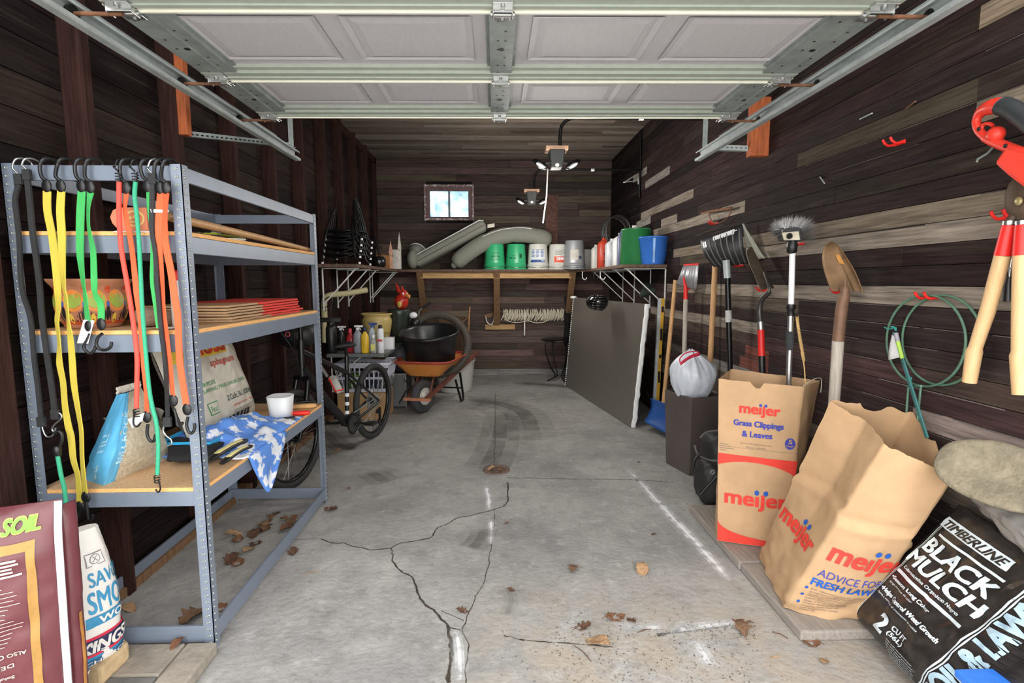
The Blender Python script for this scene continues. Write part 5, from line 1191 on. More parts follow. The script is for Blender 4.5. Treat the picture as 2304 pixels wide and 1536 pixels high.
    c=MB(); cc=bb+n*.055; c.tube([cc,cc+n*.004],.092,30); c.cur=1; c.tube([cc+n*.004,cc+n*.006],.07,30); c.build('chainring',[G['blackm'],mat('dark chain guard',S(58,60,62),.4,.3)],t)
    ch=MB(); 
    for dz in (.088,-.088): ch.tube([cc+Z*dz,rh+n*.045+Z*dz*.45],.0035,6)
    ch.build('chain',G['galvd'],t)
    for s,px in ((1,(838,946)),(-1,None)):
        p=bb+n*(.075*s); d=(q(838,948)-bb).normalized()*s; r=MB(); r.tube([p,p+d*.172],[.014,.010],10); cr=r.build('crank',G['blackm'],t)
        r=MB(); pc=p+d*.172+n*(.055*s); r.obox(pc,e*.045,n*.045,Z*.011); r.build('pedal',G['black'],cr,bev=.004)
    d=MB(); d.obox(rh-Z*.12+n*.06,e*.012,n*.008,Z*.06); d.tube([rh-Z*.19+n*.05,rh-Z*.19+n*.06],.028,14); d.tube([rh-Z*.09+n*.05-e*.03,rh-Z*.09+n*.06-e*.03],.024,14); d.build('derailleur',G['black'],t)
    a,b=q(733,850)+n*.055,q(748,878)+n*.055; m=MB(); m.tube([a,a.lerp(b,.8),b],[.032,.034,.03],14); bt=m.build('water_bottle',mat('grey white bottle',S(186,186,178),.4),t)
    m=MB(); 
    for s in (-1,1): m.tube([a.lerp(b,-.05)+e*(.038*s),b.lerp(a,-.05)+e*(.038*s)],.007,6)
    m.tube([a.lerp(b,.9)+e*.038*math.cos(k)+n*.036*math.sin(k) for k in [2*math.pi*j/12 for j in range(12)]],.006,6,closed=True); m.build('bottle_cage',G['red'],t)
    pm=MB(); pm.tube([q(700,812)+n*.05,q(722,845)+n*.05],.014,10); pm.build('hand_pump',G['steel'],t)
bicycle()
t=thing('saddle_bag','black fabric bag with pink ring hanging behind the bicycle bars','bag',(-1.5,3.9,.9)); c=at(668,752,'Y',3.95)
m=MB(); m.ball(c,(.15,.10,.11),18,10); m.build('pouch',mat('black nylon',S(26,26,28),.5,scale=30,var=.2),t); m=MB(); d=c+V((-.03,-.10,.01)); m.tube([d+V((.016*math.cos(k*.5),0,.016*math.sin(k*.5))) for k in range(13)],.004,6,closed=True); m.build('ring',mat('pink ring',S(214,90,100),.5),t)

# ------------------------------------------------------------------ narrow metal shelf with bottles
ZM=.725
t=thing('metal_shelf','grey metal shelf on white struts carrying cleaning bottles','shelf',(-1.4,5.7,ZM))
m=MB(); m.box(-1.70,5.30,ZM-.012,-1.115,6.55,ZM); m.box(-1.70,5.295,ZM-.03,-1.11,5.31,ZM+.004); m.box(-1.118,5.295,ZM-.03,-1.105,6.55,ZM+.004); m.build('tray',mat('grey green enamel',S(112,118,116),.4,.2),t)
for y in (5.45,6.3):
    m=MB(); m.bar((-1.70,y,ZM-.30),(-1.36,y,ZM-.02),.02,.01); m.box(-1.705,y-.01,ZM-.42,-1.695,y+.01,ZM-.012); m.build('strut',G['whitem'],t)
def bottle(lab,px,Y,w,h,m_,style,capm,extra=None,name='bottle',sq=1.5):
    c=at(px,790,'Y',Y); c.z=ZM; t=thing(name,lab,'bottle',tuple(c),'bottles on the metal shelf'); mb=MB()
    if style=='can': mb.lathe([(0,0),(w*.48,0),(w*.5,.006),(w*.5,h*.84),(w*.40,h*.88),(0,h*.88)],c,20)
    else: mb.lathe([(0,.001),(w*.44,0),(w*.5,.01),(w*.5,h*.55),(w*.42,h*.68),(w*.2,h*.78),(w*.19,h*.84),(0,h*.84)],c,22,sq=sq,a=V((1,0,0)))
    mats=[m_]
    if extra: mats+=extra(mb,lambda u,v:V((c.x+u,c.y-w*.5-.003,c.z+v)),h,w)
    mb.build('body',mats,t); mb=MB()
    if style=='trigger':
        mb.lathe([(w*.22,h*.80),(w*.22,h*.86),(w*.12,h*.88)],c,12); mb.obox(c+V((.012,0,h*.93)),V((.042,0,0)),V((0,.014,0)),V((0,0,h*.035))); mb.obox(c+V((.025,0,h*.85)),V((.006,0,.0)),V((0,.006,0)),V((-.008,0,h*.06))); mb.build('trigger',capm,t,bev=.003)
    else: mb.lathe([(w*.3 if style=='can' else w*.24,h*.82),(w*.3 if style=='can' else w*.24,h*.97),(w*.2,h),(0,h)],c,14); mb.build('cap',capm,t)
yb=mat('yellow bottle',S(232,190,52),.35); 
def lab1(m1,frac=(.15,.5)):
    def g(mb,s,h,w): mb.patch(s,-w*.36,h*frac[0],w*.36,h*frac[1],1,4); return [m1]
    return g
c=at(746,790,'Y',5.42); c.z=ZM; t=thing('thermos','tall black flask at the left end of the metal shelf','flask',tuple(c)); MB().lathe([(0,0),(.056,0),(.06,.01),(.058,.26),(.045,.29),(0,.292)],c,24).build('body',G['black'],t); MB().lathe([(.044,.288),(.042,.335),(.03,.345),(0,.346)],c,18).build('lid',G['blackm'],t)
bottle('black bottle with a white spray head beside the tall flask',768,5.62,.075,.27,G['black'],'trigger',G['white'])
bottle('red bottle with pink cap on the metal shelf',789,5.45,.075,.25,mat('dark red bottle',S(168,36,44),.35),'cap',mat('pink cap',S(214,60,84),.4))
bottle('grey spray bottle with white trigger on the metal shelf',806,5.42,.085,.295,mat('grey bottle',S(150,154,164),.35),'trigger',G['white'])
bottle('yellow bottle with navy cap on the metal shelf',822,5.40,.078,.27,yb,'cap',mat('navy cap',S(32,38,70),.4))
bottle('clear bottle with blue trigger behind the small clear bottle',838,5.55,.07,.31,mat('pale blue clear plastic',S(178,192,200),.15,alpha=.7),'trigger',mat('royal blue trigger',S(46,78,158),.4))
bottle('small clear bottle with yellow label at the front of the metal shelf',841,5.38,.06,.19,mat('clear grey plastic',S(190,194,190),.12,alpha=.6),'cap',G['white'],lab1(mat('pale yellow label',S(226,220,130),.6)))
bottle('white aerosol can with black cap on the metal shelf',857,5.38,.068,.29,mat('white can',S(218,220,224),.35),'can',G['black'],lab1(mat('red can print',S(206,80,80),.5),(.42,.5)))
m=MB(); c=at(876,775,'Y',5.7); c.z=ZM; m.box(c.x-.05,c.y-.04,ZM,c.x+.05,c.y+.05,ZM+.13); tag(m.build('small_box',G['white'],bev=.003),'small white box at the right end of the metal shelf','box')
m=MB(); c=at(878,779,'Z',ZM); m.lathe([(0,0),(.045,0),(.05,.012),(.04,.02),(0,.02)],c,18); tag(m.build('red_lid',mat('dull red plastic',S(176,62,46),.5)),'dull red lid lying in front of the small white box','lid')
# planter, dark pot, bird figure
c=V((-1.40,6.25,ZM)); t=thing('planter','cream ceramic planter with painted leaves behind the bottles','planter',tuple(c)); m=MB()
m.lathe([(0,.002),(.12,0),(.13,.01),(.165,.18),(.178,.27),(.17,.30),(.155,.325),(.18,.345),(.185,.36),(.165,.36),(.15,.33),(0,.31)],c,34,caps=False)
def s(u,v,o=.004): a=math.atan2(-c.y,-c.x)+u; r=lerp(.13,.172,min(1,v/.26))+o; return V((c.x+r*math.cos(a),c.y+r*math.sin(a),c.z+v))
for k in range(15):
    u0=-1.0+.15*k; l=.07+.05*rnd.random(); tw=.12*nz(k*3.1)
    m.add([s(u0-.035,.12),s(u0+.035,.12),s(u0+tw,.12+l+.06)],[(0,1,2)],False,1)
m.build('pot',[mat('cream glaze',S(196,172,108),.4,scale=6,var=.1),mat('olive brown leaf paint',S(84,76,38),.5)],t)
m=MB(); c=V((-1.16,6.38,ZM)); m.lathe([(0,0),(.10,0),(.115,.10),(.125,.33),(.14,.38),(.13,.40),(.11,.39),(0,.36)],c,26); tag(m.build('green_pot',mat('very dark green glaze',S(44,52,46),.3)),'tall dark green glazed pot right of the cream planter','pot')
c=V((-1.13,6.40,ZM+.40)); t=thing('bird_figurine','glossy red ceramic bird perched on the dark green pot','figurine',tuple(c)); red=mat('glossy red glaze',S(176,48,36),.12)
m=MB(); m.ball(c+V((0,0,.09)),(.085,.085,.10),18,10); m.ball(c+V((.03,-.02,.17)),(.06,.06,.065),16,8); m.build('body',red,t)
m=MB(); m.tube([c+V((-.02,0,.2)),c+V((-.05,0,.27)),c+V((-.06,0,.31))],[.03,.02,.004],10); m.tube([c+V((.02,0,.22)),c+V((.01,0,.28))],[.02,.005],10); m.build('crest',red,t)
m=MB(); m.tube([c+V((.07,-.05,.17)),c+V((.105,-.08,.155)),c+V((.11,-.085,.13))],[.024,.022,.006],10); m.build('beak',mat('orange beak',S(214,132,62),.3),t)
for k in (-1,1): MB().ball(c+V((.055+.02*k,-.065+.012*k,.19)),.012,10,6).build('eye',G['white'],t)
m=MB(); m.ball(c+V((-.01,-.085,.06)),(.03,.008,.04),10,6); m.build('wing_mark',mat('gold glaze',S(196,164,74),.3),t)
m=MB(); c=V((-.985,6.36,1.05)); m.ball(c,(.05,.05,.04),14,8); m.cur=1; m.ball(c+V((.02,0,-.10)),(.06,.06,.075),14,8); m.lathe([(.05,-.325),(.04,-.17)],c,12); tag(m.build('penguin_ornament',[G['white'],G['black']]),'small black and white ornament right of the red bird','ornament')
m=MB(); p=curvepts([at(826,652,'Y',5.6),at(780,660,'Y',5.5),at(742,664,'Y',5.42),at(730,676,'Y',5.40),at(730,712,'Y',5.40),at(731,770,'Y',5.40)],5); m.tube(p,.030,14); tag(m.build('bent_pipe',mat('cream plastic pipe',S(186,176,136),.5,scale=6,var=.1)),'bent cream plastic pipe hanging under the left shelf brackets','pipe')
m=MB(); m.tube(curvepts([at(733,700,'Y',5.3),at(728,680,'Y',5.3),at(740,668,'Y',5.3),at(748,676,'Y',5.3),at(738,715,'Y',5.3)],5),.006,6); m.tube(curvepts([at(725,692,'Y',5.3),at(735,690,'Y',5.3),at(742,695,'Y',5.3)],4),.006,6); tag(m.build('black_strap',G['black']),'black strap looped round the cream pipe','strap')

# ------------------------------------------------------------------ laundry basket on a carton, cases
bx0,bx1,by0,by1=-1.685,-1.11,5.46,5.88
t=tag(MB().box(bx0+.02,by0+.01,0,bx1-.05,by1,.285).build('cardboard_box',mat('cardboard',S(186,148,104),.85,scale=10,var=.12),bev=.004),'brown cardboard box under the white laundry basket','box')
t=thing('laundry_basket','white slotted laundry basket standing on the cardboard box','basket',((bx0+bx1)/2,5.67,.29)); wp=mat('white lilac plastic',S(206,208,220),.45,var=.05); m=MB(); z0,z1=.29,.60
def bwall(p0,p1,q0,q1,nb):
    p0,p1,q0,q1=map(V,(p0,p1,q0,q1)); P=lambda u,v:p0.lerp(p1,u).lerp(q0.lerp(q1,u),v); th=.006
    nn=(p1-p0).cross(q0-p0).normalized()*th
    def slab(u0,v0,u1,v1): a=[P(u0,v0),P(u1,v0),P(u1,v1),P(u0,v1)]; m.hexa([x for x in a]+[x+nn for x in a])
    for v0,v1 in ((0,.12),(.46,.54),(.86,1)): slab(0,v0,1,v1)
    for k in range(nb+1): c=k/nb; slab(max(0,c-.012*8/nb*1.1),0,min(1,c+.012*8/nb*1.1),1)
i=.05
bwall((bx0+i,by0+i,z0),(bx1-i,by0+i,z0),(bx0,by0,z1),(bx1,by0,z1),11); bwall((bx1-i,by0+i,z0),(bx1-i,by1-i,z0),(bx1,by0,z1),(bx1,by1,z1),7)
bwall((bx1-i,by1-i,z0),(bx0+i,by1-i,z0),(bx1,by1,z1),(bx0,by1,z1),11); bwall((bx0+i,by1-i,z0),(bx0+i,by0+i,z0),(bx0,by1,z1),(bx0,by0,z1),7)
m.box(bx0+i,by0+i,z0,bx1-i,by1-i,z0+.006); m.build('slatted_tub',wp,t)
m=MB(); m.tube([(bx0,by0,z1),(bx1,by0,z1),(bx1,by1,z1),(bx0,by1,z1)],.013,10,closed=True); m.build('rim',wp,t)
for k,(x,mm,lab) in enumerate(((-1.52,mat('lime cloth',S(120,160,70),.9),'lime green cloth inside the laundry basket'),(-1.32,mat('dark navy cloth',S(40,44,66),.9),'dark navy cloth inside the laundry basket'),(-1.2,mat('grey cloth',S(110,112,118),.9),'grey cloth at the right inside the laundry basket'))):
    m=MB(); m.grid(lambda u,v:V((x+(.09+.015*nz(u*6,v*6,k))*sp(v)**.6*math.cos(2*math.pi*u),5.68+(.12+.02*nz(u*5,v*5,k))*sp(v)**.6*math.sin(2*math.pi*u),.298+.17*(.5-.5*math.cos(math.pi*v)))),20,14); tag(m.build('cloth_bundle',mm),lab,'cloth')
m=MB(); m.hexa([(-1.36,5.72,.615),(-1.20,5.66,.615),(-1.20,5.68,.62),(-1.36,5.74,.62),(-1.28,5.95,.71),(-1.12,5.9,.71),(-1.12,5.92,.712),(-1.28,5.97,.712)]); tag(m.build('wood_offcut',mat('brown plywood',S(120,88,60),.8,scale=10,var=.3)),'brown plywood offcut tucked between the basket and the metal shelf','plywood')
m=MB(); c=at(893,842,'Y',6.15); m.grid(lambda u,v:V((c.x+(.20+.03*nz(u*6,v*4,5))*sp(v)**.55*math.cos(2*math.pi*u),6.2+.17*sp(v)**.55*math.sin(2*math.pi*u),.405+.31*(.5-.5*math.cos(math.pi*v))+.03*nz(u*5,v*6))),30,18); tag(m.build('tarp_bundle',mat('charcoal tarp',S(58,58,64),.6,scale=8,var=.2,bump=.1)),'charcoal grey tarp bundle between the basket and the wheelbarrow','tarp')
t=thing('equipment_case','grey hard case with silver edges on the floor behind the bicycle','case',(-1.15,6.05,0)); x0,x1,y0,y1=-1.22,-1.03,5.98,6.42
MB().box(x0,y0,0.012,x1,y1,.40).build('shell',mat('grey case shell',S(96,98,98),.5,scale=8,var=.15),t,bev=.012)
m=MB()
for x in (x0,x1): m.box(x-.006,y0-.006,.012,x+.006,y0+.012,.40); m.box(x-.006,y0-.006,.0,x+.006,y1,.014); m.box(x-.006,y0-.004,.392,x+.006,y1,.406)
m.box(x0,y0-.006,.39,x1,y0+.01,.405); m.build('edge_trim',mat('silver trim',S(150,150,142),.35,.7),t)
MB().tube(curvepts([(x1-.02,y0-.005,.34),(x1+.03,y0-.04,.26),(x1-.03,y0-.04,.14),(x1-.08,y0-.01,.06)],5),.006,6).build('cable',G['black'],t)

# ------------------------------------------------------------------ wheelbarrow and tubs
def wheelbarrow():
    O=V((-.80,5.78,0)); h=V((.22,.975,0)).normalized(); s=V((h.y,-h.x,0)); Z=V((0,0,1)); t=thing('wheelbarrow','orange wheelbarrow with faded red rim holding the black tub','wheelbarrow',tuple(O))
    L_=lambda a,b,c:O+s*a+h*b+Z*c
    org=mat('worn orange paint',S(206,134,62),.6,scale=9,var=.2,col2=S(196,92,58),cut=(.55,.75)); rd=mat('faded red rim paint',S(176,72,56),.6,scale=12,var=.3)
    bot=[(-.19,-.02),(.19,-.02),(.17,.62),(-.17,.62)]; top=[(-.345,-.16),(.345,-.16),(.33,.78),(-.33,.78)]; zb,zt=.41,.585; m=MB()
    def ring(k):
        out=[]
        for i in range(4):
            for j in range(8):
                u=j/8; p=V(bot[i]).lerp(V(bot[(i+1)%4]),u).lerp(V(top[i]).lerp(V(top[(i+1)%4]),u),k); out.append(p)
        c=sum(out,V((0,0)))/len(out)
        res=[]
        for p in out:
            d=p-c; a=abs(d.x)/(abs(out[0].x-c.x)+1e-6); b_=abs(d.y)/(abs(out[0].y-c.y)+1e-6); f=1-.10*min(a,b_)**4; q=c+d*f; res.append(L_(q.x,q.y,lerp(zb,zt,k)-.015*(1-abs(2*((q.x)/.7)))*0))
        return res
    ks=[0,.33,.7,.85,1]; rs=[ring(k) for k in ks]; n=len(rs[0]); vs=[p for r in rs for p in r]
    for i in range(len(ks)-1): m.cur=0 if i<2 else (1 if i==3 else 0); m.add(rs[i]+rs[i+1],[(j,(j+1)%n,n+(j+1)%n,n+j) for j in range(n)],True)
    m.cur=0; m.add(rs[0],[tuple(range(n))[::-1]],False); ins=[p+Z*.004 for p in rs[0]]; m.cur=1; m.add(ins,[tuple(range(n))],False)
    m.tube(rs[-1],.009,8,closed=True); m.build('tray',[org,rd],t)
    wd=mat('brown painted wood beam',S(112,66,54),.7,scale=10,var=.3)
    for k in (-1,1):
        m=MB(); m.bar(L_(.10*k,-.20,.19),L_(.30*k,1.25,.52),.035,.045); m.build('handle_beam',wd,t)
        m=MB(); a=L_(.26*k,.55,.36); b=L_(.27*k,.62,.008); c=L_(.25*k,.40,.30); m.tube(curvepts([a,L_(.27*k,.64,.06),b,L_(.27*k,.56,.01),c],4),.014,10); m.build('leg',G['blackm'],t)
    m=MB(); m.tube([L_(-.27,.62,.16),L_(.27,.62,.16)],.010,8); m.build('leg_brace',G['blackm'],t)
    m=MB(); m.bar(L_(-.15,-.20,.19),L_(.15,-.20,.19),.04,.03); m.build('front_bumper',mat('worn wood bumper',S(170,112,84),.8,scale=12,var=.3),t)
    wc=L_(0,-.03,.19); ax=V((.86,-.5,0)).normalized(); r2=Z.cross(ax)
    m=MB(); m.tube([wc+(r2*math.cos(q)+Z*math.sin(q))*.135 for q in [2*math.pi*j/32 for j in range(32)]],.052,12,closed=True); w=m.build('wheel',mat('ribbed grey tyre',S(62,62,64),.8,scale=40,var=.2,bump=.2),t)
    m=MB(); m.lathe([(.0,-.03),(.03,-.05),(.03,-.03),(.085,-.02),(.095,-.045),(.098,-.0),(.095,.045),(.085,.02),(.03,.03),(.03,.05),(0,.03)],wc,24,ax=ax); m.build('hub',mat('dusty white hub',S(206,202,194),.6,scale=12,var=.1),w)
    for k in (-1,1): MB().tube([L_(.105*k,-.12,.20),L_(.09*k,.10,.405)],.012,8).build('tray_support',wd,t)
wheelbarrow()
c=V((-.735,6.06,.445)); ax=V((-.03,-.20,1)).normalized(); m=MB(); m.lathe([(0,.01),(.245,0),(.26,.02),(.31,.37),(.325,.42),(.342,.435),(.342,.46),(.325,.465),(.302,.43),(.245,.03),(0,.025)],c,44,ax=ax)
t=tag(m.build('rubber_tub',mat('black rubber tub',S(28,28,31),.33,scale=10,var=.3)),'big black rubber tub tilted in the wheelbarrow','tub')
c=V((-.70,6.35,.70)); a_,b_=V((1,-.12,-.10)).normalized(),V((.08,.35,.92)).normalized(); m=MB(); R_=.37; N_=72; nn=a_.cross(b_)
ring=[c+a_*(R_*math.cos(2*math.pi*k/N_))+b_*(R_*math.sin(2*math.pi*k/N_)) for k in range(N_)]; m.tube(ring,.046,12,closed=True)
for k in range(N_):
    d=(ring[k]-c).normalized()
    for j in (-1,0,1): m.obox(ring[k]+d*.046*(1-.2*abs(j))+nn*(.024*j),d*.006,nn*.008,d.cross(nn)*.010)
tag(m.build('loose_tyre',mat('knobby brown grey tyre',S(74,68,60),.85,scale=50,var=.25)),'loose knobby tyre leaning behind the black tub','tyre')
c=V((-.54,6.98,0)); m=MB(); m.lathe([(0,.005),(.215,0),(.225,.012),(.262,.38),(.275,.40),(.275,.425),(.262,.428),(.252,.40),(.215,.03),(0,.02)],c,40); tag(m.build('white_bin',mat('off white ribbed tub',S(204,202,194),.5,scale=6,stretch=(1,1,14),var=.06)),'round off white tub on the floor right of the wheelbarrow','tub')
m=MB(); m.tube([at(1057,690,'Y',7.3),at(1054,740,'Y',7.25),at(1052,795,'Y',7.2)],[.012,.016,.014],8); m.tube([at(1056,800,'Y',7.2),at(1052,780,'Y',7.22)],.008,6); m.tube(curvepts([at(1035,728,'Y',7.3),at(1048,718,'Y',7.3),at(1056,712,'Y',7.3)],3),.008,6); m.tube([at(1052,795,'Y',7.2),V((-.40,7.2,0.0))],.014,8)
tag(m.build('bamboo_stake',mat('pale brown cane',S(150,108,72),.8,scale=14,var=.3)),'crooked pale cane standing behind the loose tyre','cane')
m=MB(); a,b=at(985,712,'Y',7.5),at(1042,706,'Y',7.5); m.sheet(lambda u,v:V((lerp(a.x,b.x,u),7.5+.06*math.sin(3*u)-.03*v,lerp(a.z,.004,v)+.01*nz(u*5,v*3))),12,12,.03); tag(m.build('burlap_screen',mat('brown burlap',S(82,62,46),.95,scale=60,var=.3)),'brown folded burlap screen standing behind the loose tyre','screen')
m=MB(); p=[at(940,745,'Y',6.9),at(941,712,'Y',6.9),at(944,698,'Y',6.9),at(951,693,'Y',6.9)]; m.tube(curvepts(p,5),.014,10); m.tube([p[0],V((p[0].x,6.95,0))],.014,8); m.cur=1; m.tube([at(950,693,'Y',6.9),at(969,681,'Y',6.9)],.016,10); tag(m.build('walking_stick',[G['steel'],G['black']]),'chrome stick with black grip standing behind the loose tyre','stick')
# ------------------------------------------------------------------ wall hooks and long tools on the right wall
def wq(px,py,x): return at(px,py,'X',x)
def prong(lab,px,py):
    c=wq(px,py,XR-.002); t=MB(); t.box(XR-.006,c.y-.032,c.z-.008,XR,c.y+.032,c.z+.008)
    for s in (-1,1): t.tube(curvepts([c+V((-.004,s*.024,0)),c+V((-.03,s*.023,-.006)),c+V((-.05,s*.022,.004)),c+V((-.06,s*.022,.02))],4),.0055,8)
    return tag(t.build('tool_hook',G['red']),lab,'wall hook','red coated hooks on the right wall')
prong('red hook, empty, high on the right wall',2024,322)
for lab,px,py in (('red hook holding the black snow shovel',1668,597),('red hook under the grey scrub brush head',1802,548),('red hook holding the red handled spade',1724,652),('red hook holding the round point shovel',1900,656),('red hook holding the green wire hoops',2100,668),('red hook below the rusty wire handle',1612,502),('red hook holding the loppers',2280,487)): prong(lab,px,py)
# rusty handle
t=thing('rusty_loop','rusty curved wire handle hung on the red hook above the snow shovel','handle',tuple(wq(1610,480,1.70))); m=MB()
m.tube([wq(1577,480,1.70),wq(1600,475,1.70),wq(1646,468,1.72)],[.006,.011,.010],8); m.tube(curvepts([wq(1594,478,1.70),wq(1600,495,1.70),wq(1614,503,1.70),wq(1635,492,1.72),wq(1645,476,1.72)],4),.004,6); m.build('bent_wire',G['rust'],t)
# snow shovel
t=thing('snow_shovel','black ribbed snow shovel hanging blade up on the right wall','shovel',tuple(wq(1640,700,1.66)))
TL,TR,BR,BL=at(1576,540,'Y',3.80),at(1672,504,'Y',3.58),at(1684,592,'Y',3.58),at(1607,600,'Y',3.76)
def bl(u,v):
    p=BL.lerp(BR,u).lerp(TL.lerp(TR,u),v); d=(TR-TL).cross(TL-BL).normalized()
    if d.y>0: d=-d
    return p+d*(.05*math.sin(math.pi*v)*1+.02*math.sin(math.pi*u))
sb=mat('scuffed black plastic',S(40,40,42),.45,scale=14,var=.3); m=MB(); m.sheet(bl,16,14,.006); m.build('blade',sb,t)
tip=wq(1720,580,1.755)
def side(u,v):
    a=TR.lerp(BR,v); b=TR.lerp(tip,v); return a.lerp(b,u)+V((0,.03*math.sin(math.pi*u)*v,0))
m=MB(); m.sheet(side,8,14,.006); m.tube([TR.lerp(tip,k/8)+V((0,.0,-.004*k*(8-k)*.4)) for k in range(9)],.008,8); m.build('blade_side',mat('dusty grey green plastic',S(158,158,146),.6,scale=10,var=.1),t)
m=MB()
for k in range(7):
    u=.08+.14*k; pts=[bl(u,.02+.09*j)+V((0,-.006,0)) for j in range(11)]; m.tube(pts,.005,6)
m.build('blade_ribs',mat('worn grey rib edge',S(96,96,94),.5),t)
m=MB(); nz_=0
m.patch(lambda u,v:bl(u,v)+V((-.001,-.012,0)),.03,.72,.12,.90,0,3); m.build('price_label',G['white'],t); m=MB()
for k in range(10): m.add([bl(.30+.05*k,.86)+V((0,-.012,0)),bl(.34+.05*k,.83+.05*nz(k*2))+V((0,-.012,0)),bl(.36+.05*k,.95)+V((0,-.012,0)),bl(.31+.05*k,.97)+V((0,-.012,0))],[(0,1,2,3)],False)
m.add([bl(.30,.90)+V((0,-.0115,0)),bl(.86,.90)+V((0,-.0115,0)),bl(.86,.92)+V((0,-.0115,0)),bl(.30,.92)+V((0,-.0115,0))],[(0,1,2,3)],False)
m.build('sticker_remains',G['white'],t)
p0,p1,p2=wq(1634,585,1.60),wq(1637,625,1.60),wq(1644,850,1.58); p0=at(1634,585,'Y',3.63); p1=at(1637,625,'Y',3.63); p2=at(1646,950,'Y',3.60)
m=MB(); m.tube([p0,p1],.024,12); m.build('socket',G['galv'],t); m=MB(); m.tube([p1,p2],.019,12); m.build('shaft',G['blackm'],t)
m=MB(); m.tube([p1.lerp(p2,.22),p1.lerp(p2,.30)],.0215,12); m.build('shaft_label',mat('white worn label',S(190,190,186),.7,scale=30,var=.4),t)
# small aluminium shovel
t=thing('grain_scoop','small aluminium scoop shovel with red socket standing behind the trash bag','shovel',tuple(wq(1541,800,1.62)))
TL,TR,BR,BL=at(1538,596,'Y',4.55),at(1572,594,'Y',4.40),at(1566,652,'Y',4.38),at(1521,640,'Y',4.60)
def bl2(u,v):
    p=BL.lerp(BR,u).lerp(TL.lerp(TR,u),v); return p+V((-.3,-1,0)).normalized()*(.035*math.sin(math.pi*v)-.02*math.sin(math.pi*u)+.004*math.cos(u*6*math.pi))
m=MB(); m.sheet(bl2,24,12,.004); m.build('blade',mat('dull aluminium',S(150,152,156),.4,.6,scale=16,var=.15),t)
m=MB(); m.tube([bl2(k/8,1.0) for k in range(9)],.008,8); m.build('blade_lip',G['red'],t)
a=at(1538,622,'Y',4.40);b=at(1543,648,'Y',4.40);c=at(1543,673,'Y',4.40); m=MB(); m.tube([a,b,c],[.006,.016,.020],10); m.tube([at(1552,650,'Y',4.40),b],[.005,.013],8); m.build('socket',G['red'],t)
m=MB(); m.tube([c,at(1537,890,'Y',4.38)],.019,12); m.build('handle',G['handleg'],t)
# blue scoop with wooden handle
t=thing('push_shovel','blue bladed snow shovel standing on the floor with a plain wooden handle','shovel',tuple(at(1480,950,'Y',4.85)))
def bl3(u,v):
    a,b=at(1449,948,'Y',4.95),at(1525,990,'Y',4.55); c,d=at(1460,896,'Y',5.02),at(1525,915,'Y',4.62); a.z=max(a.z,.01); b.z=max(b.z,.01)
    return a.lerp(b,u).lerp(c.lerp(d,u),v)+V((.05,.03,0))*math.sin(math.pi*v*.9)
m=MB(); m.sheet(bl3,10,14,.006); m.build('blade',mat('dark blue plastic',S(42,86,158),.4,scale=8,var=.1),t)
m=MB(); m.tube([at(1520,630,'Y',4.75),at(1493,905,'Y',4.72)],.019,12); m.build('handle',G['handle'],t)
o=MB().tube([at(1609,598,'Y',4.08),at(1592,930,'Y',4.02)],.021,14).build('wooden_pole',G['handle']); tag(o,'plain wooden pole leaning on the right wall behind the trash bag','pole')
# level
t=thing('spirit_level','long yellow spirit level leaning against the right wall','level',tuple(at(1485,900,'Y',5.32)))
a,b=at(1491,671,'Y',5.36),at(1478,915,'Y',5.30); d=(b-a).normalized(); s_=V((1,0,0)); m=MB(); m.bar(a,b,.035,.03,up=(0,1,0)); m.build('rail',mat('yellow enamel',S(214,166,52),.4),t,bev=.003)
m=MB(); m.bar(a+V((-.032,0,0)),b+V((-.032,0,0)),.026,.032,up=(0,1,0)); m.build('light_face',mat('pale aluminium',S(208,214,218),.35,.3),t)
for k,ll in ((.10,.05),(.33,.10),(.53,.03),(.72,.10)):
    c=a.lerp(b,k); MB().obox(c+V((0,-.017,0)),V((.011,0,0)),V((0,.002,0)),V((0,0,ll*.6))).build('vial_slot',G['black'],t)
# spade with red handle
t=thing('spade','long steel spade with bent neck and red handle hanging blade up','spade',tuple(wq(1712,800,1.64)))
lf=[(1688,557),(1681,571),(1695,613),(1713,654)]; rg=[(1692,556),(1705,581),(1723,613),(1742,648)]
LF=curvepts([wq(*p,1.62) for p in lf],5); RG=curvepts([wq(*p,1.70) for p in rg],5); k_=len(LF)-1
def bls(u,v):
    i=min(k_,max(0,v*k_)); i0=int(i); f_=i-i0; j=min(k_,i0+1); a=LF[i0].lerp(LF[j],f_); b=RG[i0].lerp(RG[j],f_); return a.lerp(b,u)+V((-.03*math.sin(math.pi*u),.0,0))
m=MB(); m.sheet(bls,10,18,.004); m.build('blade',mat('brown grey steel blade',S(98,88,76),.5,.4,scale=12,var=.3,bump=.1),t)
m=MB(); m.tube(curvepts([wq(1720,612,1.64),wq(1731,652,1.64),wq(1714,674,1.64),wq(1709,700,1.64),wq(1711,726,1.64)],6),[.010]*7+[.016]*18,12); m.build('neck',mat('scratched dark steel',S(84,80,78),.35,.6,scale=14,var=.3),t)
m=MB(); m.tube([wq(1711,724,1.64),wq(1712,742,1.64)],.020,14); m.build('ferrule',G['steel'],t)
m=MB(); m.tube([wq(1712,742,1.64),wq(1714,801,1.64)],.0195,14); m.build('red_handle',G['red'],t); m=MB(); m.tube([wq(1714,801,1.64),wq(1717,930,1.64)],.0195,14); m.build('grip',G['black'],t)
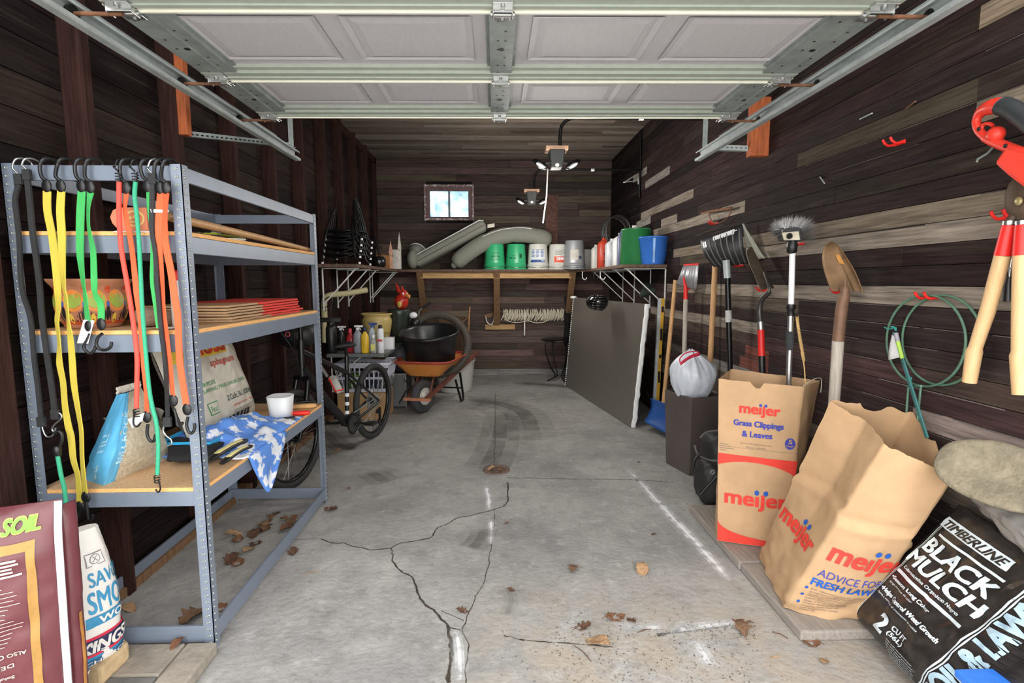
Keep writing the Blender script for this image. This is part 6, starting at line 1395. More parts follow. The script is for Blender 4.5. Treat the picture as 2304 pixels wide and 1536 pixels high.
# scrub brush
t=thing('scrub_brush','grey bristled scrub brush on a telescopic pole hanging head up','brush',tuple(wq(1780,700,1.64))); Yb=2.72
q=lambda x,y,Y=Yb:at(x,y,'Y',Y)
m=MB(); o=[q(1752,514),q(1762,541),q(1803,543),q(1799,511),q(1780,509)]; m.prism([(p.x,p.z) for p in o],lambda a,b,d:V((a,Yb+d,b)),-.012,.05); m.build('head',mat('dark grey brush head',S(62,62,64),.45),t,bev=.006)
m=MB(); o=[q(1755,524),q(1760,541),q(1795,540),q(1792,521)]; m.prism([(p.x,p.z) for p in o],lambda a,b,d:V((a,Yb-.014+d,b)),-.006,.0); m.cur=1; c=q(1769,532); m.tube([c+V((0,-.03,0)),c+V((0,-.01,0))],.010,12); m.tube([c+V((0,-.034,0)),c+V((0,-.028,0))],.015,12); m.build('hinge_plate',[mat('cream plate',S(206,198,176),.5),G['black']],t)
m=MB(); A_=q(1745,530); B=[q(1742,530,2.76),q(1747,505,2.77),(q(1768,492,2.78)),q(1800,490,2.78),q(1828,497,2.76),q(1846,515,2.74),q(1848,533,2.73),q(1825,542,2.72)]
path=curvepts(B,14); base=curvepts([q(1756,528),q(1757,520),q(1765,514),q(1790,512),q(1800,516),q(1803,525),q(1804,535),q(1803,541)],14)
for k in range(1500):
    i=rnd.randrange(len(path)); a=base[min(i,len(base)-1)]; e=path[i]; w=rnd.uniform(-.03,.09); e2=a.lerp(e,rnd.uniform(.92,1.12))+V((rnd.gauss(0,.008),w,rnd.gauss(0,.008))); s0=a+V((0,w*.5,0)); dd=frame(e2-s0)[0]*.0022
    m.add([s0-dd,s0+dd,e2],[(0,1,2)],False)
    m.t[-1]=(1,1,1) if rnd.random()<.6 else (.55,.55,.56)
b_=m.build('bristles',mat('grey white bristle',S(206,206,204),.8,attr=True,var=.1),t); b_['kind']='stuff'
m=MB(); m.lathe([(.012,-.068),(.024,-.06),(.028,-.02),(.018,.0),(.018,.01)],q(1783,541),16); m.build('joint',G['black'],t)
m=MB(); m.tube([q(1783,568),q(1780,686)],.0145,14); m.build('upper_pole',G['white'],t); m=MB(); m.tube([q(1780,684),q(1779.5,694),q(1779,697),q(1779,710)],[.021,.024,.017,.019],14); m.build('collar',G['black'],t)
m=MB(); m.tube([q(1779,708),q(1778,747)],.015,14); m.tube([q(1777,785),q(1772,930)],.0145,14); m.build('lower_pole',G['steel'],t); m=MB(); m.tube([q(1778,745),q(1777,787)],.020,14); m.build('foam_grip',mat('grey black foam',S(52,54,56),.9,scale=90,var=.2),t)
# round point shovel
t=thing('round_point_shovel','rusty round point shovel with grey wooden handle hanging blade up','shovel',tuple(wq(1890,700,1.66)))
lf=[(1868,543),(1856,553),(1850,575),(1852,600),(1861,630),(1871,654)]; rg=[(1872,543),(1886,553),(1905,580),(1922,608),(1934,636),(1941,657)]
LF2=curvepts([wq(*p,1.60+.0*i) for i,p in enumerate(lf)],5); RG2=curvepts([wq(*p,1.68) for p in rg],5); k2=len(LF2)-1
def bl4(u,v):
    i=min(k2,max(0,v*k2)); i0=int(i); f_=i-i0; j=min(k2,i0+1); a=LF2[i0].lerp(LF2[j],f_); b=RG2[i0].lerp(RG2[j],f_); fr=.035*math.exp(-((u-.55)/.10)**2)*max(0,v-.3); return a.lerp(b,u)+V((.05*math.sin(math.pi*u)*(.4+v)-fr,.02*math.sin(math.pi*u),0))
rs=mat('rusted shovel steel',S(112,88,66),.65,.25,scale=11,var=.3,bump=.15,col2=S(150,118,84)); m=MB(); m.sheet(bl4,20,24,.004); m.patch(lambda u,v:bl4(u,v)+V((-.008,-.006,0)),.40,.36,.62,.52,1,6); m.build('blade',[rs,mat('orange rust patch',S(186,132,66),.8,scale=14,var=.3)],t)
m=MB(); m.tube(curvepts([wq(1902,630,1.64),wq(1900,660,1.64),wq(1893,700,1.64),wq(1886,767,1.64)],6),[.008]*4+[.02]*3+[.026]*12,14); m.build('socket',mat('rust brown socket',S(122,92,74),.6,.3,scale=14,var=.2),t)
m=MB(); m.tube([wq(1886,765,1.64),wq(1881,840,1.64),wq(1873,960,1.64)],[.026,.0255,.024],14); m.build('handle',G['handleg'],t)
# grass stalk
m=MB(); p=curvepts([wq(1812,870,1.60),wq(1810,830,1.60),wq(1804,790,1.60),wq(1798,755,1.60),wq(1793,718,1.60)],8); n=len(p); m.tube(p,[.003 if k<n*.35 else .006+.003*nz(k*2.3) for k in range(n)],6)
for k in range(n//3,n):
    for s in (-1,1): a=p[k]; m.tube([a,a+V((s*.012,s*.008,.018))],[.005,.001],5)
tag(m.build('grass_seedhead',mat('straw',S(212,176,116),.9,var=.2)),'dry straw coloured grass stalk standing in the paper yard bag','grass stalk')
# green hoops
gw=mat('green coated wire',S(86,122,100),.5,scale=20,var=.25); t=thing('wire_hoops','green wire plant hoops with folded legs hung on the right wall','plant support',tuple(wq(2085,765,1.74)))
def hoop(cx,cy,rx,ry,x,name,ph=0):
    m=MB(); m.tube([wq(cx+rx*math.cos(a)+6*math.sin(a)*0,cy+ry*math.sin(a),x) for a in [2*math.pi*j/48 for j in range(48)]],.0048,8,closed=True); return m.build(name,gw,t)
hoop(2084,766,89,103,1.745,'hoop'); hoop(2120,765,90,101,1.755,'hoop')
for a,b in (((2044,868),(2036,975)),((2072,868),(2060,985)),((2040,868),(2073,868))): MB().tube([wq(*a,1.73),wq(*b,1.70)],.0045,8).build('leg',gw,t)
t=thing('plant_stakes','bundle of thin teal plant stakes tied to the wire hoops','plant stakes',tuple(wq(2050,870,1.71)))
tl_=mat('teal coated stake',S(58,112,112),.45)
for k in range(3): MB().tube([wq(2010+3*k,748+4*k,1.725-.004*k),wq(2084+2*k,985,1.68-.004*k)],.0045,8).build('stake',tl_,t)
m=MB()
for (x,y) in ((2010,738),(2044,850)):
    for k in range(3): m.tube([wq(x-5+3*k,y-3,1.71),wq(x+6,y+3*k,1.71)],.004,6)
m.tube(curvepts([wq(2010,738,1.71),wq(2000,740,1.71),wq(1990,736,1.71)],4),.003,6); m.build('twist_tie',mat('teal twist tie',S(52,150,140),.6),t)
a,b,c,d=wq(2007,753,1.705),wq(2020,758,1.700),wq(2026,803,1.70),wq(1999,810,1.705); m=MB(); m.sheet(lambda u,v:d.lerp(c,u).lerp(a.lerp(b,u),v)+V((-.004*math.sin(3*v),0,0)),4,6,.001); m.build('paper_tag',G['paper'],t)
m=MB(); m.tube([wq(2020,768,1.69),wq(2030,806,1.69)],.008,8); m.build('green_label',mat('lime green label',S(164,200,84),.5),t); m=MB(); m.tube([wq(2016,749,1.69),wq(2020,768,1.69)],.0085,8); m.build('barcode_label',mat('lilac grey label',S(150,146,160),.5),t)
# loppers
t=thing('loppers','wooden handled loppers with red collars hanging at the right edge','loppers',tuple(wq(2280,480,1.68)))
wo=mat('pale ash handle',S(214,176,128),.5,scale=14,stretch=(9,9,.8),var=.12)
for nm,pts in (('left',[(2272,497),(2271,506),(2256,575),(2222,700),(2192,790),(2181,860)]),('right',[(2301,497),(2301,506),(2299,575),(2296,700),(2293,800),(2296,888)])):
    x=1.66; P6=[wq(*p,x) for p in pts]; h=MB(); h.tube([P6[2],P6[3],P6[4].lerp(P6[3],.1),P6[4],P6[5]],[.0225,.022,.020,.024,.021],16); h.build('handle',wo,t)
    MB().tube([P6[1],P6[2]],[.0195,.0235],16).build('red_collar',G['red'],t); MB().tube([P6[0],P6[1]],.0185,16).build('ferrule',G['steel'],t)
m=MB(); c=wq(2300,440,1.67); m.ball(c,(.03,.05,.075),18,10); m.tube([c+V((0,.005,-.05)),wq(2273,497,1.66)],.014,10); m.tube([c+V((0,-.01,-.05)),wq(2301,497,1.66)],.014,10); m.build('blade_head',mat('rusty dark steel',S(92,76,62),.6,.4,scale=14,var=.3),t)
m=MB(); c=wq(2292,452,1.635); m.ball(c,(.006,.014,.014),8,6); m.build('pivot_bolt',mat('brassy bolt',S(190,176,126),.4,.5),t)
t=thing('screwdriver','small black handled screwdriver hanging between the lopper handles','screwdriver',tuple(wq(2265,655,1.74))); MB().tube([wq(2281,520,1.75),wq(2270,628,1.75)],.0035,8).build('shaft',G['steel'],t); MB().tube([wq(2270,622,1.75),wq(2267,640,1.75),wq(2266,678,1.75)],[.007,.010,.012],12).build('grip',G['black'],t)
m=MB(); m.tube(curvepts([wq(2262,605,1.68),wq(2268,604,1.70),wq(2292,605,1.70)],3),.004,6); tag(m.build('wire_tie',mat('white tie',S(206,206,206),.6)),'white tie around the screwdriver beside the lopper handles','tie')
# hedge trimmer
t=thing('hedge_trimmer','red electric hedge trimmer with black ribbed grip at the upper right edge','trimmer',tuple(wq(2240,300,1.64))); X_=1.63; tred=mat('tomato red plastic',S(232,62,46),.4,scale=6,var=.05)
m=MB(); hp=curvepts([wq(2300,266,X_),wq(2262,240,X_),wq(2232,240,X_),wq(2208,252,X_),wq(2197,273,X_),wq(2205,297,X_),wq(2228,314,X_),wq(2262,329,X_),wq(2310,349,X_),wq(2360,380,X_)],6); n=len(hp)
m.tube(hp,[.025 if k<12 else (lerp(.025,.013,(k-12)/10) if k<22 else (.013 if k<34 else .016)) for k in range(n)],14)
m.ball(wq(2240,303,X_),(.024,.028,.026),18,10); m.tube(curvepts([wq(2209,290,X_),wq(2213,280,X_),wq(2226,278,X_),wq(2234,283,X_)],4),.006,8)
m.build('housing',tred,t)
m=MB(); a=[wq(2268,368,X_),wq(2292,335,X_),wq(2400,370,X_),wq(2400,470,X_),wq(2300,396,X_)]; m.prism([(p.y,p.z) for p in a],lambda a_,b_,d:V((X_+d,a_,b_)),-.05,.06); m.build('motor_body',tred,t,bev=.012)
m=MB(); g=curvepts([wq(2254,238,X_-.004),wq(2278,247,X_-.004),wq(2306,267,X_-.004),wq(2340,295,X_-.004)],12); m.tube(g,[.027+.0016*math.cos(k*math.pi) for k in range(len(g))],14); m.build('grip',mat('black ribbed rubber',S(46,50,52),.6),t)
for px,py in ((2233,238),(2202,290),(2262,328)): c=wq(px,py,X_-.0165); MB().ball(c,(.004,.007,.007),8,5).build('screw',G['black'],t)
m=MB(); m.tube([wq(2240,325,1.74),wq(2222,345,1.76)],.004,6); m.tube([wq(2222,345,1.76),wq(2200,358,1.762),wq(2198,365,1.762)],.004,6); tag(m.build('nail_hook',G['galvd']),'thin grey nail hook on the wall below the hedge trimmer','nail')
# ------------------------------------------------------------------ trash can and bag, black shoulder bag
o=V((1.442,3.725,0)); e1=V((-.097,.324,0)).normalized(); e2=V((.923,.384,0)).normalized(); e2=V((e1.y,-e1.x,0)); w1,w2,hh=.335,.29,.60
t=thing('trash_can','tall dark brown plastic trash can against the right wall','trash can',tuple(o+e1*w1/2+e2*w2/2)); cc=o+e1*w1/2+e2*w2/2
tm=mat('scuffed brown black plastic',S(84,75,72),.4,scale=5,var=.15); m=MB(); 
def bring(k,z): return [cc+(e1*a*w1/2+e2*b*w2/2)*k+V((0,0,z)) for a,b in ((-1,-1),(-1,1),(1,1),(1,-1))]
r0,r1,r2,r3=bring(.88,.004),bring(1.0,hh),bring(.96,hh),bring(.85,.03); m.add(r0+r1+r2+r3,[(3,2,1,0)]+[(4*j+i,4*j+(i+1)%4,4*j+4+(i+1)%4,4*j+4+i) for j in range(3) for i in range(4)]+[(12,13,14,15)],False); m.build('bin',tm,t,bev=.016,seg=3)
c=cc+V((-.02,-.02,hh+.115)); m=MB()
def blob(u,v):
    a=2*math.pi*u; r=sp(min(1,v*1.0))**.55 if v<.55 else max(0.02,math.cos((v-.55)/.45*math.pi/2))**.75; f=max(0,v-.45)
    pl=.10*f*math.cos(a*11+3*nz(math.cos(a)*2,math.sin(a)*2,4))+.07*f*math.cos(a*19+1)+.05*nz(math.cos(a)*4,math.sin(a)*4,v*5)+.10*nz(math.cos(a)*1.6,math.sin(a)*1.6,v*2.5+7)
    k=1+pl
    return c+V((.172*r*math.cos(a)*k-.05*max(0,v-.6),.155*r*math.sin(a)*k,-.20+.42*v+.018*nz(math.cos(a)*3,math.sin(a)*3,v*4)))
m.grid(blob,120,60); wb_=mat('translucent white bag film',S(206,212,222),.3,scale=9,var=.08,bump=.25,bscale=24); tb=m.build('trash_bag',wb_); tag(tb,'full white plastic trash bag on top of the dark trash can','trash bag')
m=MB(); a,b=at(1531,818,'Y',3.62),at(1574,796,'Y',3.64); m.sheet(lambda u,v:a.lerp(b,u)+V((0,-.004,-.012+.024*v+.014*math.sin(math.pi*u))),8,3,.004); m.tube(curvepts([a,at(1530,806,'Y',3.68),at(1545,793,'Y',3.72),at(1568,791,'Y',3.72),b],6),.0045,6); dr=m.build('drawstring',mat('crimson drawstring',S(196,40,66),.5)); join(dr,tb)
t=thing('shoulder_bag','black padded shoulder bag slumped on the floor beside the trash can','bag',(1.50,3.25,0)); bk=mat('black nylon fabric',S(34,33,34),.6,scale=40,var=.25,bump=.15)
c=at(1588,1068,'Y',3.22); m=MB()
def rb(c,rx,ry,rz,p=3.0,nzs=0.0): 
    def f(u,v):
        a=2*math.pi*u; b=math.pi*(v-.5); ca,sa,cb,sb_=math.cos(a),math.sin(a),math.cos(b),math.sin(b); g=lambda x:math.copysign(abs(x)**(2/p),x); return V(c)+V((rx*g(ca)*g(cb),ry*g(sa)*g(cb),rz*g(sb_)))*(1+nzs*nz(ca*3,sa*3,sb_*3))
    return f
m.grid(rb((1.435,3.27,.148),.115,.12,.145,3.2,.1),32,22); m.build('body',bk,t); m=MB(); m.grid(rb((1.485,3.30,.335),.115,.13,.125,3,.06),32,22); m.build('upper_pouch',bk,t)
m=MB(); m.tube(curvepts([at(1563,1002,'Y',3.12),at(1571,1022,'Y',3.12),at(1595,1034,'Y',3.12),at(1617,1036,'Y',3.10)],6),.010,8,flat=.6); m.tube(curvepts([at(1575,985,'Y',3.16),at(1590,972,'Y',3.16),at(1617,968,'Y',3.14)],6),.006,8); m.build('piping',mat('worn grey piping',S(92,90,88),.7),t)
m=MB(); m.tube(curvepts([at(1560,1050,'Y',3.11),at(1564,1030,'Y',3.11),at(1576,1022,'Y',3.11)],4),.008,6); m.tube([at(1576,1112,'Y',3.08),at(1617,1066,'Y',3.06)],.009,8); m.build('strap',G['black'],t)
MB().tube([at(1603,1062,'Y',3.09)+V((.012*math.cos(k*.6),0,.012*math.sin(k*.6))) for k in range(12)],.004,6).build('buckle',G['galvd'],t)
# ------------------------------------------------------------------ low slabs under the bags
G['slab']=mat('weathered grey plank slab',S(146,138,130),.9,scale=9,stretch=(8,.8,8),var=.22,bump=.4)
for lab,y0,y1,dx in (('grey weathered slab under the upright yard waste bag',2.46,3.14,0),('grey weathered slab under the leaning yard waste bag',1.93,2.45,.006)):
    o=MB().box(1.225+dx,y0,0,1.765,y1,.045).build('step_slab',G['slab'],bev=.008); tag(o,lab,'slab','slabs along the right wall')
# ------------------------------------------------------------------ paper yard waste bags
rp=mat('red ink on kraft',S(222,62,50),.75,scale=30,var=.05); bp_=mat('blue ink on kraft',S(56,64,158),.75); bp2=mat('bright blue ink on kraft',S(28,84,172),.75); gp=mat('faint grey ink on kraft',S(116,104,100),.8)
class Ring:
    "an open paper bag: four corner edges, bottom to top; u runs 0..4 round the faces"
    def __init__(s,bot,top,bul=.02,seed=0,fold=None,crease=0.0): s.b,s.t,s.bul,s.seed,s.fold,s.cr=bot,top,bul,seed,fold,crease; s.c=sum(bot+top,V((0,0,0)))/8
    def __call__(s,u,v,o=0.0):
        u=u%4; i=int(u)%4; f=u-int(u); a=s.b[i].lerp(s.t[i],v); b=s.b[(i+1)%4].lerp(s.t[(i+1)%4],v); p=a.lerp(b,f)
        n=(b-a).cross(s.t[i]-s.b[i]); n=n.normalized(); ax=(s.b[0]+s.b[2])/2; m_=(ax).lerp((s.t[0]+s.t[2])/2,v)
        if n.dot(p-m_)<0: n=-n
        # round the corners a little and let the paper swell and crumple
        k=s.bul*math.sin(math.pi*f)*math.sin(math.pi*min(1,.15+v*.8))
        if s.fold and i==s.fold[0]: k=-s.fold[1]*(1-abs(2*f-1))*min(1,max(0,(v-.18)*2.2))
        k+=.006*nz(p.x*7+s.seed,p.y*7,p.z*7)+.0035*nz(p.x*19+s.seed,p.y*19,p.z*19)
        if s.cr: k+=-s.cr*math.exp(-((v-.62-.06*(f-.5))/.02)**2)+s.cr*.8*math.exp(-((v-.585-.06*(f-.5))/.03)**2)+s.cr*1.5*nz(p.x*12+3,p.z*26,p.y*10)*max(0,.35-v)*3
        return p+n*(k+o)
def paperbag(t,R_,rim,mats,prints):
    m=MB(); nv=44
    m.grid(lambda u,v:R_(u*4,v*rim(u*4)),96,nv); m.add([R_(k/10,0.0) for k in range(40)],[tuple(range(40))[::-1]],False)
    prints(m); m.build('paper_sack',mats,t)
# upright bag
FL,FR=V((1.205,2.672,.05)),V((1.530,2.565,.05)); BR_,BL_=V((1.68,2.80,.05)),V((1.30,2.93,.05)); dz=V((0,0,.885))
T=[at(1617,852,'Y',2.66),at(1808,870,'Y',2.545),at(1845,856,'Y',2.70),V((1.36,2.93,.95))]
t=thing('yard_waste_bag','upright open brown paper yard waste bag with red band and grass clippings lettering','paper bag',tuple(FL),'paper yard waste bags on the slabs')
Rg=Ring([FL,FR,BR_,BL_],T,.012,3)
def rim(u):
    u=u%4; r=1.0+.004*nz(u*9)
    if u<1: r-=.035*math.sqrt(max(0,1-((u-.47)/.07)**2)) if abs(u-.47)<.07 else 0
    return r
def pr1(m):
    q=lambda o:(lambda u,v:Rg(u,v,o))
    def T_(s,u0,v0,w,h,mi,b=.02,o=.004): m.text(s,q(o),u0,v0,w,h,b,m=mi,mx=.04,ua=2.2)
    T_('me\u0131\u0237er',.255,.795,.50,.068,1,.024)
    for u in (.515,.578): m.disc(q(.004),u,.868,.018,2,16,.0085)
    T_('Grass Clippings',.19,.725,.62,.046,2,.02); T_('& Leaves',.30,.672,.38,.036,2,.02)
    m.disc(q(.004),.905,.655,.065,2,24,.034); T_('5',.88,.655,.05,.026,0,.03,.006); T_('bags',.862,.634,.085,.015,0,.01,.006)
    for k in range(4): m.patch(q(.003),.02,.612-.012*k,.02+.17*rnd.uniform(.5,1.1),.615-.012*k,4,4)
    T_('FILL LINE',.36,.606,.24,.008,4,0); T_('do not fill above this line',.28,.628,.40,.008,4,0)
    for k in range(30): m.patch(q(.003),.01+.033*k,.600,.03+.033*k,.602,4,1)
    # red field with a kraft arch
    V_=[];F_=[]; n=40
    for k in range(n+1):
        u=k/n; top=.555; arc=.405+.115*math.sqrt(max(0,1-((u-.45)/.62)**2)) ; V_+=[Rg(u,min(arc,top),.0035),Rg(u,top,.0035)]
    for k in range(n): F_.append((2*k,2*k+2,2*k+3,2*k+1))
    m.add(V_,F_,False,1)
    V_=[];F_=[]
    for k in range(n+1):
        u=k/n; y=.10*(1-math.sqrt(max(0,1-((u-1)/1.0)**2)))+.035; V_+=[Rg(u,.004,.0035),Rg(u,max(.008,y),.0035)]
    for k in range(n): F_.append((2*k,2*k+2,2*k+3,2*k+1))
    m.add(V_,F_,False,1)
    T_('me\u0131\u0237er',.09,.225,.86,.10,1,.024)
    for u in (.525,.645): m.disc(q(.004),u,.337,.032,3,18,.016)
paperbag(t,Rg,rim,[G['kraft'],rp,bp_,bp2,gp],pr1)
MB().tube(curvepts([T[1]+V((.0,0,.005)),T[1].lerp(T[2],.6)+V((.0,0,.02)),T[2]+V((0,-.01,.01)),T[2]+V((-.005,-.02,-.06))],5),.0025,6).build('string_handle',mat('white string',S(214,206,190),.9),t)
# leaning bag
BF=V((1.235,2.075,.05)); BRt=V((1.518,1.99,.05)); BLk=V((1.345,2.50,.05)); BBk=BRt+(BLk-BF)
TF,TR_,TLk,TBk=at(1989,998,'Y',1.86),at(2148,1072,'Y',1.78),at(1868,903,'Y',2.12),at(2040,940,'Y',2.06)
t=thing('yard_waste_bag','wide open brown paper yard waste bag slumped over to the right, nearest the mulch','paper bag',tuple(BF),'paper yard waste bags on the slabs')
Rb=Ring([BLk,BF,BRt,BBk],[TLk,TF,TR_,TBk],.035,8,(0,.05),.013)
def rim2(u):
    u=u%4; r=1.0+.012*nz(u*5,3)+.006*nz(u*14)
    if 2<=u: r+=.035*math.sin((u-2)/2*math.pi)+.025*nz(u*6,9)
    if abs(u-3.45)<.16: r-=.03*math.sqrt(max(0,1-((u-3.45)/.16)**2))
    return r
def pr2(m):
    q=lambda o:(lambda u,v:Rb(u,v,o))
    def T_(s,u0,v0,w,h,mi,b=.02,sh=0,o=.004): m.text(s,q(o),u0,v0,w,h,b,sh,m=mi,mx=.04,ua=2.2)
    T_('me\u0131\u0237er',.06,.285,.84,.11,1,.024)
    for u in (.50,.615): m.disc(q(.005),u,.41,.034,3,16,.015)
    T_('me\u0131\u0237er',1.12,.325,1.0,.125,1,.024)
    for u in (1.66,1.79): m.disc(q(.005),u,.475,.04,3,18,.016)
    T_('ADVICE FOR A',1.13,.255,.98,.042,2,-.002); T_('FRESH LAWN',1.11,.195,.90,.043,3,.03)
    y=.168
    for ln,s_ in enumerate((('For optimal growth, apply a','program in Spring then','apply as needed'),('Mow high and never remove','more than 1/3 of the','than 1/3 of the blade'),('Water deeply for a','healthy lawn but do','not frequently when','watering'))):
        m.disc(q(.004),1.10,y+.004,.022,3,12,.008)
        for x in s_: T_(x,1.16,y-.004,.026*len(x),.011,4,0); y-.0; y-=.0155
paperbag(t,Rb,rim2,[G['kraft'],rp,bp_,bp2,gp],pr2)
# ------------------------------------------------------------------ mulch sack against the wall, pad, wrap
W0=V((.339,0,.941)); U0=V((0,-1,0)); Nm=V((-.941,0,.339)); Um=(U0*.99-W0*.10).normalized(); Wm=(U0*.36+W0*.93).normalized()
O=V((1.512,2.027,.05))+U0*.02-Um*.035
fm_=pillow(O,Um,Wm,Nm,.70,.655,.13,3.2,.009,11)
t=thing('mulch_bag','black plastic mulch bag with white lettering leaning on the right wall','bag',(1.55,1.8,0)); m=MB(); sack(m,fm_,.70,.655,60,50)
q=lambda o:(lambda u,v:fm_(u+.035,v,o))
def T_(s,u0,v0,w,h,b=.02,sh=0,o=.004,mi=1): m.text(s,q(o),u0,v0,w,h,b,sh,m=mi,mx=.03)
m.patch(q(.003),.004,.004,.008,.60,1,20); m.patch(q(.003),.012,.03,.0145,.58,1,20)
m.patch(q(.003),-.005,.556,.285,.600,1,14); T_('TIMBERLINE',.012,.562,.262,.031,.03,.25,.005,0)
m.patch(q(.003),.035,.522,.31,.531,1,14)
T_('BLACK',.02,.440,.30,.066,.045,.1); T_('MULCH',.0,.362,.345,.066,.045,.1)
T_('Cubresuelos Organico Negro',.028,.328,.275,.018,.015); m.patch(q(.003),.018,.303,.335,.317,1,14)
T_('\u2022Season Long Color',.022,.262,.215,.022,.03); T_('larga duracion de color',.035,.246,.13,.010,.005); T_('\u2022Helps Control Weed Growth',.025,.196,.30,.025,.03); T_('Ayuda a controlar el crecimiento de maleza',.03,.180,.23,.010,.005)
T_('2',.115,.058,.05,.085,.05); T_('CU FT',.178,.108,.07,.024,.02); T_('(56L)',.178,.078,.07,.024,.02)
for k in range(7): T_('Timber mulch colored ground cover for beds and borders'[k:k+34],.19+.005*k,.062-.009*k,.16*rnd.uniform(.8,1),.0055,0)
m.patch(q(.003),.365,.02,.371,.60,1,20); m.patch(q(.003),.376,.02,.381,.60,1,20)
m.text('SOIL & LAWN',lambda u,v:fm_(.035+.47-v,.03+u,.004),0,0,.52,.085,.05,0,m=2,mx=.03)
blk=mat('glossy black mulch film',S(46,42,40),.22,scale=16,var=.3,bump=.12,bscale=30); m.build('sack',[blk,mat('white print on black',S(214,226,234),.45),mat('pale blue print on black',S(178,206,222),.45)],t)
m=MB()
for k in range(26):
    v=.03+.55*k/26+rnd.uniform(-.01,.01); m.tube([fm_(.425+.035+.01*nz(k),v,.002),fm_(.47+.035,v+.01*nz(k,3),.006),fm_(.53+.035,v+.015,.002)],[.001,.003,.001],5)
m.build('film_pleats',blk,t)
c=wq(2250,1068,1.66); n_=V((-.72,-.40,.57)).normalized(); a_=V((.42,-.9,-.05)); a_=(a_-n_*a_.dot(n_)).normalized(); b_=n_.cross(a_)
m=MB()
def pad(r,o): return [c+n_*o+a_*(.175*r*math.copysign(abs(math.cos(k))**.85,math.cos(k)))+b_*(.108*r*math.copysign(abs(math.sin(k))**.85,math.sin(k))*(1+.06*nz(k*2))) for k in [2*math.pi*j/44 for j in range(44)]]
rs_=[pad(.9,-.018),pad(1.0,-.010),pad(1.02,.004),pad(.985,.012),pad(.9,.014),pad(.5,.013),pad(.48,.010),pad(.2,.008)]
vs=[p for r in rs_ for p in r]; m.add(vs,[(44*i+j,44*i+(j+1)%44,44*(i+1)+(j+1)%44,44*(i+1)+j) for i in range(7) for j in range(44)]+[tuple(range(44))[::-1],tuple(range(44*7,44*8))],True)
tag(m.build('stepping_pad',mat('worn khaki rubber pad',S(126,117,98),.9,scale=22,var=.3,bump=.6,bscale=70)),'worn khaki oval stepping pad resting on top of the plastic wrap','pad')
m=MB(); p=[wq(2150,1090,1.745),wq(2330,1270,1.66),wq(2330,1150,1.74),wq(2200,1060,1.76)]
m.sheet(lambda u,v:p[0].lerp(p[1],u).lerp(p[3].lerp(p[2],u),v)+V((-.03*math.sin(math.pi*v)-.012*nz(u*9,v*6),.0,.012*nz(u*8,v*7,4))),30,16,.002)
tag(m.build('plastic_wrap',mat('smoky clear film',S(150,146,142),.2,scale=9,var=.15,alpha=.72)),'crumpled smoky plastic wrap between the mulch bag and the wall','plastic wrap')
t=thing('blue_bin','blue scratched plastic bin at the lower right corner of the view','bin',(1.42,1.42,0)); m=MB(); m.hexa([(1.40,1.20,0),(1.52,1.20,0),(1.52,1.42,0),(1.40,1.42,0),(1.41,1.20,.25),(1.52,1.20,.25),(1.52,1.43,.25),(1.41,1.43,.25)]); m.build('tub',mat('scratched blue plastic',S(52,116,212),.35,scale=30,var=.12),t,bev=.02,seg=3)
m=MB(); m.box(1.402,1.20,.245,1.525,1.437,.27); m.build('rim',bpy.data.materials['scratched blue plastic'],t,bev=.006)

m=MB(); a,b,c,d=at(1440,668,'Y',5.75),at(1497,655,'Y',5.75),at(1492,632,'Y',6.0),at(1452,640,'Y',6.0)
m.sheet(lambda u,v:a.lerp(b,u).lerp(d.lerp(c,u),v)+V((0,0,.02*math.sin(math.pi*u)+.006*nz(u*5,v*5))),10,8,.05)
tag(m.build('canvas_bundle',mat('very dark green canvas',S(44,54,46),.8,scale=20,var=.25)),'dark green canvas bundle wedged under the right shelf bracket above the yellow level','canvas')
# ------------------------------------------------------------------ drain, leaves and grit on the floor
t=thing('floor_drain','round rusty floor drain with dry leaves in it, in the middle of the concrete','drain',tuple(P(1117,1057))); c=P(1117,1057)
m=MB(); m.lathe([(.105,.0015),(.105,.006),(.082,.006),(.078,.0025)],c,30,caps=False); m.build('rim',mat('rusty cast iron rim',S(112,92,80),.8,.2,scale=24,var=.3,bump=.2),t)
m=MB(); m.lathe([(.0,.0026),(.08,.0022)],c,30,caps=False); m.build('grate',mat('dirty drain floor',S(88,72,58),.9,scale=40,var=.5),t)
def leafmesh(kind,seed):
    r=random.Random(seed); m=MB(); n=9; L_=1.0
    def f(u,v):
        w=(math.sin(math.pi*min(1,.04+.96*u))**.8)*.34*(1+(.35*math.cos(u*22) if kind=='oak' else .05*math.cos(u*30))) ; x=u-.5; y=(v-.5)*2*w
        return V((x,y,.10+.45*(y*y)*1.6+.14*math.sin(u*3.3+seed)+.11*nz(u*6+seed,v*5)))
    m.sheet(f,18,8,.012); m.tube([f(0.02,.5)+V((0,0,0)),V((-.62,.03,.06)),V((-.75,.0,.03))],[.014,.012,.010],5)
    return m
LM=[]
lcols=[S(122,84,60),S(92,64,48),S(166,132,98),S(112,84,62)]
lm=[mat('dry leaf %s'%n_,c_,.85,scale=30,var=.4,bump=.2) for n_,c_ in zip(('russet','umber','tan','brown'),lcols)]
for i in range(6):
    o=leafmesh('oak' if i%2 else 'plain',i+3).build('dry_leaf',lm[i%4]); LM.append(o)
for o in LM: C.objects.unlink(o)
used={}
def leaf(px,py,size,k,lab,group,rz=None,zz=0.0):
    src=LM[k%6]; o=src.copy(); C.objects.link(o); p=P(px,py); o.location=(p.x,p.y,.002+zz+.0*size); o.scale=(size,size,size*rnd.uniform(.8,1.2)); o.rotation_euler=(rnd.uniform(-.1,.1),rnd.uniform(-.1,.1),rnd.uniform(0,6.28) if rz is None else rz)
    tag(o,lab,'leaf',group); return o
